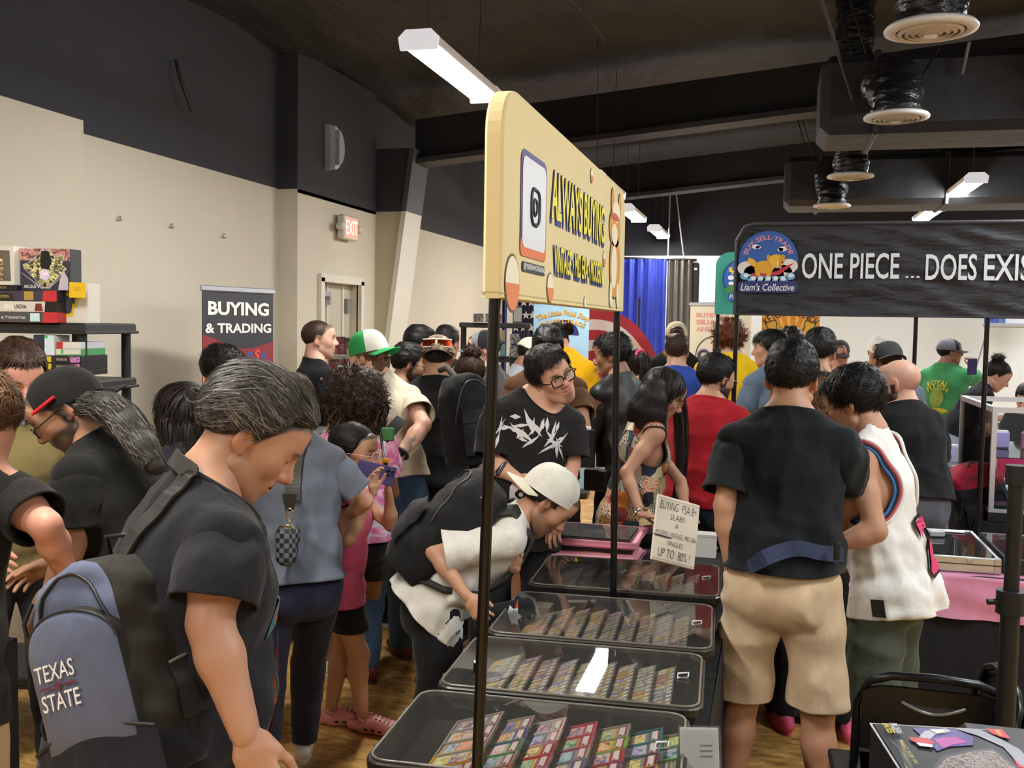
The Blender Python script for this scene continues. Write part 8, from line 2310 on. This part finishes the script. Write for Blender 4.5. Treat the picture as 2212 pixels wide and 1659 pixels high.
shirt_decal(J18, shards, .03, .30, M_pw, step=.05)
shirt_decal(J18, [[(-.04, .06), (.03, .08), (.075, .0), (.06, -.09), (.0, -.14), (-.06, -.08), (-.07, .0)]], .03, .16, M_pw, off=.006)
shirt_decal(J18, [ellipse(.026, .020, 14, -.022, -.02), ellipse(.026, .020, 14, .036, -.02), [(-.06, .03), (-.01, .015), (-.01, .024), (-.05, .04)], [(.02, .015), (.07, .03), (.06, .04), (.02, .024)], [(-.03, .08), (.01, .10), (-.005, .01)], [(.03, .09), (.055, .06), (.045, -.0)]], .03, .16, M_pb, off=.009, step=.03)
shirt_decal(J18, [ellipse(.010, .010, 10, -.022, -.02), ellipse(.010, .010, 10, .036, -.02)], .03, .16, M_pw, off=.012, step=.03)
# flame print along the front of the black tee
fl1, fl2, tl = mat('flame_orange', 'd8662c', .8), mat('flame_yellow', 'eeb050', .8), mat('print_teal', '3d6a72', .8)
fo = J6['T']((.0, .0, .14)); fu, fv = N(-J6['R'] + .0 * J6['F']), J6['U']
for fp_ in [[(x0 + .02 * math.sin(i), z0), (x0 + .03, z0 + .08), (x0 + .005, z0 + .16), (x0 + .022, z0 + .10), (x0 - .012, z0 + .05)] for i, (x0, z0) in enumerate([(-.13 + .035 * k, -.11 + .05 * ((k * 3) % 5)) for k in range(9)])]: decal([fp_], J6['top'], fo, fu, fv, fl1, J6['root'], .006, 'flame_print', .03)
for fp_ in [[(x0, z0), (x0 + .014, z0 + .05), (x0 + .002, z0 + .10), (x0 - .006, z0 + .04)] for i, (x0, z0) in enumerate([(-.13 + .035 * k, -.10 + .05 * ((k * 3) % 5)) for k in range(9)])]: decal([fp_], J6['top'], fo, fu, fv, fl2, J6['root'], .009, 'flame_print', .03)
decal([[(-.14, .12), (.1, .14), (.08, .22), (-.13, .20)]], J6['top'], fo, fu, fv, tl, J6['root'], .005, 'flame_print', .03)
ym = mat('print_yellow', 'e6d23c', .8)
for tx, dz, arc_ in (('ROYAL', .37, .16), ('FLUSH', .325, .16)):
    V, F = text_data(tx, .20, .045, .02); a = V[:, 0] / arc_; Rr = arc_ + V[:, 1]; V = np.stack([Rr * np.sin(a), Rr * np.cos(a) - arc_, V[:, 2]], 1); shirt_decal(J38, None, -.02, dz, ym, True, .012, 'back_lettering', (V, F))
shirt_decal(J38, [ellipse(.065, .09, 16, 0, -.02), ellipse(.11, .035, 14, .01, -.14)], -.02, .24, mat('print_olive', '93a84a', .8), True, .010, 'back_print'); shirt_decal(J38, [ellipse(.1, .022, 14, .01, -.135)], -.02, .24, ym, True, .013, 'back_print')
shirt_decal(J41, [ellipse(.02, .03, 10, .0, .02), ellipse(.03, .015, 10, .01, -.03)], .06, .30, mat('print_pink', 'e08ab0', .8), True, .008, 'print')
V, F = text_data('2', .13, .20, .03); shirt_decal(J36, None, .02, .12, M_pb, True, .012, 'jersey_number', (V * 1.12, F)); shirt_decal(J36, None, .02, .12, mat('jersey_crimson', 'cf2d63', .8), True, .017, 'jersey_number', (V, F))
V, F = join = None, None
tagm = mat('jersey_tag', '141417', .6); pT = J36['T']; decal([[(-.022, -.03), (.022, -.03), (.022, .03), (-.022, .03)]], J36['top'], pT((-.17, 0, -.07)), N(-J36['F'] * .7 + -J36['R'] * -.0 + RGT * .6), J36['U'], tagm, J36['root'], .012, 'jersey_tag', .02)
# coloured bands round the armholes and neck of the tank top, narrow edge on the blouse
def bands(J, cols, r):
    V, F = J['topVF']
    for lp in loops(V, F):
        if abs((lp.mean(0) - J['hip']) @ J['R']) < .06: continue
        z = ((lp.mean(0) - J['hip']) @ J['U']) / J['s']
        if z < .15: continue
        q = smooth_loop(lp, 90, 3); c = q.mean(0)
        for k, col in enumerate(cols):
            dirs = q - c; dirs /= np.linalg.norm(dirs, axis=1)[:, None]
            MB().tube(list(q + dirs * (k * r * 1.35) - J['R'] * (0 if abs((c - J['hip']) @ J['R']) < .06 else math.copysign(k * r * .5, (c - J['hip']) @ J['R']))), r, 6, closed=True).build('edge_band', mat('band_' + col, col, .7), J['root'])
bands(J36, ('2f6fb4', '1a1a22', 'b8485a', 'e3e2de'), .0062); bands(J24, ('2a2420',), .005)

# ---------------------------------------------------------------- chairs, box and pole at lower right
def folding_chair(o, rz, label):
    t = thing('folding_chair', label, 'chair', (o[0], o[1], 0), rz, 'black folding chairs'); M = Matrix.Translation((o[0], o[1], 0)) @ Matrix.Rotation(rz, 4, 'Z')
    w_ = lambda p: np.array(M @ Vector(p))
    fr = mat('chair_frame', '1b1b1e', .3, .4)
    # +y is the front; the back leans to -y
    hw = .205
    top = [w_((-hw, -.17, .52)), w_((-hw, -.215, .70)), w_((-hw + .03, -.235, .775)), w_((-hw + .09, -.245, .80)), w_((0, -.247, .806)), w_((hw - .09, -.245, .80)), w_((hw - .03, -.235, .775)), w_((hw, -.215, .70)), w_((hw, -.17, .52))]
    MB().tube([w_((-hw, .20, .0))] + top + [w_((hw, .20, .0))], .0125, 10).build('back_frame', fr, t)
    for s in (-1, 1):
        MB().tube([w_((s * (hw - .03), .16, .45)), w_((s * (hw - .03), -.25, 0))], .0115, 8).build('leg', fr, t)
    MB().tube([w_((-hw + .03, -.2, .06)), w_((hw - .03, -.2, .06))], .009, 8).build('cross_bar', fr, t)
    def bk(u, v, dy=0): x = (u - .5) * 2 * (hw - .012); return w_((x * (1 - .0 * v), -.168 - .075 * v + dy - .012 * (1 - (2 * u - 1) ** 2), .55 + .225 * v * (1 - .12 * (2 * u - 1) ** 6)))
    pl = mat('chair_plastic', '16171b', .42, bump=(200, .1, .002))
    MB().grid(lambda u, v: bk(u, v), 16, 8).grid(lambda u, v: bk(1 - u, v, -.012), 16, 8).build('back_panel', pl, t)
    MB().tube([bk(.28 + .44 * i / 12, .80 - .13 * math.sin(PI * i / 12), -.016) for i in range(13)], .006, 6).build('grip_lip', mat('chair_lip', '8f9398', .25, .5), t)
    MB().prism([(.28 + .44 * i / 12, .80) for i in range(13)] if False else [(-.085 + .17 * i / 12, .005 - .028 * math.sin(PI * i / 12)) for i in range(13)], w_((0, -.245, .73)), w_((1, 0, 0)) - w_((0, 0, 0)), ZA, (w_((0, -.004, 0)) - w_((0, 0, 0)))).build('grip_slot', mat('slot_dark', '33363c', .6), t)
    MB().box(w_((0, .02, .455)), (2 * hw - .03, .40, .03), M=M.to_3x3(), bev=.012).build('seat', pl, t)
    return t
_c = P(2048, 1490, 2.85)
folding_chair((_c[0] - .03, _c[1] + .24), math.radians(-2), 'black folding chair with a grip slot, its back to us at lower right')
_c = PZ(1868, 1640, .47)
folding_chair((_c[0] + .12, _c[1] - .12), math.radians(92), 'black folding chair seen only as a seat corner beside the boxed game set')
def near_table():
    t = thing('folding_table', 'black folding table under the boxed set at the lower right corner', 'table', (.85, 1.62, 0)); MB().box((.80, 1.66, .70), (.90, .72, .04), bev=.01).build('tabletop', mat('table_black', '1a1a1c', .5), t)
    for x in (.42, 1.2):
        for y in (1.36, 1.96): MB().tube([(x, y, 0), (x, y, .69)], .014, 8).build('leg', M_blk, t)
near_table()
def game_box():
    z = .93; A = PZ(1880, 1563, z); B_ = PZ(2166, 1579, z); u = N(B_ - A); w = np.linalg.norm(B_ - A); v = np.cross(ZA, u); L = .34; H = z - .72
    c = (A + B_) / 2 - v * L / 2
    t = thing('boxed_set', 'big dark boxed set with purple art and red corner lying face up at lower right', 'box', c * [1, 1, 0] + ZA * .72); M = Matrix([[u[i], v[i], ZA[i]] for i in range(3)])
    MB().box(c - ZA * H / 2, (w, L, H), M=M, bev=.003).build('carton', mat('gb_dark', '1d1d20', .3), t)
    MB().tube([A, A - v * L], .0022, 5).tube([A, B_], .0016, 5).build('carton_edge', mat('gb_edge', 'cfcdd2', .4), t)
    def fl(poly, m, k, nm='print'): flat([(p[0] * w - w / 2, -p[1] * L + L / 2) for p in poly][::-1], c, u, v, m, t, .0006 + k * .0005, nm)
    g = lambda c_: mat('gb_' + c_, c_, .35)
    nzm = art('gb_mix', ['101014', '6d5a22', '8f8b84', '26262c', '7a4a20'], 70); MATS['gb_mix'] = nzm
    fl([(.02, .01), (.98, .01), (.98, .99), (.02, .99)], g('232326'), 0)
    for k in range(4): fl([(.05 + .02 * k + .05 * math.sin(a * 4 + k), .25 + .75 * a) for a in np.linspace(0, 1, 10)] + [(.075 + .02 * k + .05 * math.sin(a * 4 + k), .25 + .75 * a) for a in np.linspace(1, 0, 10)], g(('4a4f50', '6f7264', '8d8a66', '3c3f44')[k]), 1 + k * .1)
    fl([(.22, .97), (.25, .62), (.38, .45), (.62, .34), (.80, .30), (.86, .55), (.90, .97)], g('4d4a52'), 2); fl([(.24, .97), (.27, .64), (.40, .48), (.62, .37), (.78, .34), (.83, .56), (.87, .97)], nzm, 3)
    fl([(.30, .06), (.62, .03), (.72, .14), (.66, .28), (.48, .32), (.36, .40), (.33, .20)], g('5a4a90'), 4); fl([(.40, .22), (.58, .16), (.64, .24), (.50, .30), (.42, .36)], g('b84a9a'), 5)
    fl([(.30, .20), (.38, .10), (.56, .04), (.58, .09), (.44, .15), (.36, .24)], g('b8b4c4'), 6); fl([(.22, .22), (.36, .22), (.38, .30), (.30, .32), (.22, .28)], g('c8404a'), 7); fl([(.24, .30), (.36, .32), (.34, .36), (.25, .35)], g('d8d8e0'), 8)
    fl([(.42, .08), (.52, .07), (.52, .12), (.45, .14)], g('e8dcd0'), 9)
    fl([(.62, .02), (.82, .02), (.92, .16), (.985, .3), (.985, .98), (.95, .8), (.88, .5), (.88, .28), (.76, .12)], g('9a9aa4'), 4); fl([(.86, .02), (.985, .02), (.985, .16), (.93, .15), (.88, .10)], g('d0343e'), 10)
    for tx, x, y_, W_, H_, m_, rot in (('PALDEAN', .165, .105, .16, .055, g('d8dce4'), -PI / 2), ('FATES', .105, .11, .15, .060, g('e0c83a'), -PI / 2), ('GREAT TUSK EX', .135, .46, .34, .028, g('b8a860'), -PI / 2), ('Pok\u00e9mon', .935, .085, .09, .035, g('f0c83a'), -PI / 2)):
        letter(tx, c + u * (x - .5) * w + v * (.5 - y_) * L, u, v, W_ * L, H_ * w, m_, t, .02, .0072, rot=rot)
    t2 = small('boxed_set', 'second boxed set with a red corner, cut by the right edge of the picture', 'box', PZ(2245, 1690, .86), (.30, .26, .14), '26262c', 0, cap=False)
    q = PZ(2205, 1645, .935); MB().box((q[0] + .02, q[1], .932), (.06, .05, .002)).build('corner_print', g('d0343e'), t2)
game_box()
def edge_pole():
    t = thing('telescopic_pole', 'thick black telescopic stand with a clamp at the right edge of the picture', 'stand', (P(2196, 1100, 2.55) * [1, 1, 0])); a = P(2197, 1005, 2.55); b_ = a * [1, 1, 0]
    MB().tube([b_ + ZA * .02, a - ZA * .35], .024, 16).build('outer_tube', M_blkp, t); MB().tube([a - ZA * .40, a - ZA * .02], .019, 16).build('inner_tube', M_blkp, t); MB().tube([a - ZA * .05, a], .027, 16).build('top_cap', M_blkp, t)
    MB().tube([a - ZA * .385, a - ZA * .325], .036, 16).build('clamp', M_blkp, t); MB().tube([a - ZA * .355 - RGT * .03, a - ZA * .355 - RGT * .06], .008, 8).build('clamp_knob', M_blkp, t)
    for k in range(3):
        q = 2 * PI * k / 3 + .4; MB().tube([b_ + ZA * .32, b_ + np.array([.34 * math.cos(q), .34 * math.sin(q), .015])], .012, 8).build('leg', M_blkp, t)
edge_pole()
# ---------------------------------------------------------------- clear display cabinet and the far right tables
def cabinet():
    x0, x1, y0, y1, z0, z1 = 1.22, 1.65, 6.0, 6.95, .80, 1.37
    t = thing('glass_cabinet', 'tall clear display cabinet with aluminium edges behind the red-topped backpack', 'display cabinet', ((x0 + x1) / 2, (y0 + y1) / 2, .745)); al = mat('cab_alu', 'd9dade', .3, .6)
    for x in (x0, x1):
        for y in (y0, y1): MB().box((x, y, (z0 + z1) / 2), (.026, .026, z1 - z0)).build('upright', al, t)
    for z in (z0, z1):
        MB().box(((x0 + x1) / 2, y0, z), (x1 - x0 + .026, .028, .03)).box(((x0 + x1) / 2, y1, z), (x1 - x0 + .026, .028, .03)).box((x0, (y0 + y1) / 2, z), (.028, y1 - y0, .03)).box((x1, (y0 + y1) / 2, z), (.028, y1 - y0, .03)).build('rail', al, t)
    g = clear_mat('cabinet_glass', 1.0, .01, tint=(.93, .97, 1.0))
    MB().box((x0, (y0 + y1) / 2, (z0 + z1) / 2), (.004, y1 - y0, z1 - z0)).build('glass_pane', g, t); MB().box(((x0 + x1) / 2, y0, (z0 + z1) / 2), (x1 - x0, .004, z1 - z0)).build('glass_pane', g, t)
    MB().box(((x0 + x1) / 2, (y0 + y1) / 2, z0 - .028), (x1 - x0 + .03, y1 - y0 + .03, .05)).build('base', M_blkp, t)
    MB().box(((x0 + x1) / 2, (y0 + y1) / 2, 1.10), (x1 - x0 - .03, y1 - y0 - .03, .006)).build('glass_shelf', g, t)
    for k, (x, y, z, c) in enumerate(((1.35, 6.3, .85, '8fb4e0'), (1.50, 6.22, .85, 'b49ae0'), (1.40, 6.6, .85, 'd0e0f0'), (1.52, 6.5, 1.155, 'c87a9a'), (1.36, 6.5, 1.155, '9a8ac0'))):
        small('boxed_toy', ('pale blue pack low in the cabinet', 'lilac pack low in the cabinet', 'white pack at the back of the cabinet', 'rose pack on the cabinet shelf', 'violet pack on the cabinet shelf')[k], 'box', (x, y, z), (.09, .05, .10), c, .2)
cabinet()
skirted_table('stall_table', 'black stall table under the clear display cabinet', 1.15, 2.6, 5.98, 7.0, .742, M_cloth_blk)
skirted_table('stall_table', 'far black stall table where the woman with the bun leans', 1.1, 3.2, 7.3, 8.3, .745, M_cloth_blk)
skirted_table('stall_table', 'pale-topped table before the far white wall', 1.5, 4.5, 12.6, 13.3, .75, mat('grey_cloth', '6a6b70', .8), top=mat('pale_top', 'c9ccd0', .5))
small('tote_bag', 'magenta bag hanging at the right edge behind the cabinet', 'bag', P(2185, 1030, 6.9), (.18, .05, .26), 'c8185c', 0)
small('tote_bag', 'pale pink printed bag beside the magenta one', 'bag', P(2160, 1010, 6.95), (.12, .05, .26), 'd8a0a8', 0)
small('acrylic_cube', 'clear card cube on the far table beside the bald man', 'box', PZ(2064, 1000, .745) + ZA * .07, (.10, .08, .14), 'a9b4d4', 0)
small('paper_sheet', 'white sheet lying on the far table', 'paper', PZ(2082, 1010, .745) + ZA * .002, (.14, .16, .004), 'e6e6e4', 0, cap=False)
def stool(x, y, z):
    t = thing('bar_stool', 'bar stool with bright blue printed seat under the red-topped backpack', 'stool', (x, y, 0)); MB().lathe([(0, 0), (.15, 0), (.16, .02), (.155, .05), (0, .06)], (x, y, z - .06), 24).build('seat', mat('stool_blue', '3434a8', .6), t)
    for k in range(4): MB().tube([(x + .17 * math.cos(k * PI / 2 + .7), y + .17 * math.sin(k * PI / 2 + .7), 0), (x + .11 * math.cos(k * PI / 2 + .7), y + .11 * math.sin(k * PI / 2 + .7), z - .055)], .012, 8).build('leg', M_blk, t)
_o = P(2112, 1078, 5.75); stool(_o[0], _o[1], _o[2] - .215)
MB().tube([P(2136, 700, 9.3), P(2107, 800, 9.2)], .006, 6).build('selfie_stick', mat('stick_grey', '8a8d92', .4)); tag(bpy.data.objects['selfie_stick'], 'thin grey rod slanting up from the hand of the man in green', 'rod')
small('smartphone', 'purple-cased phone raised by the man in the green tee', 'phone', P(2100, 792, 9.2), (.08, .02, .15), '3a2f6a', 0)
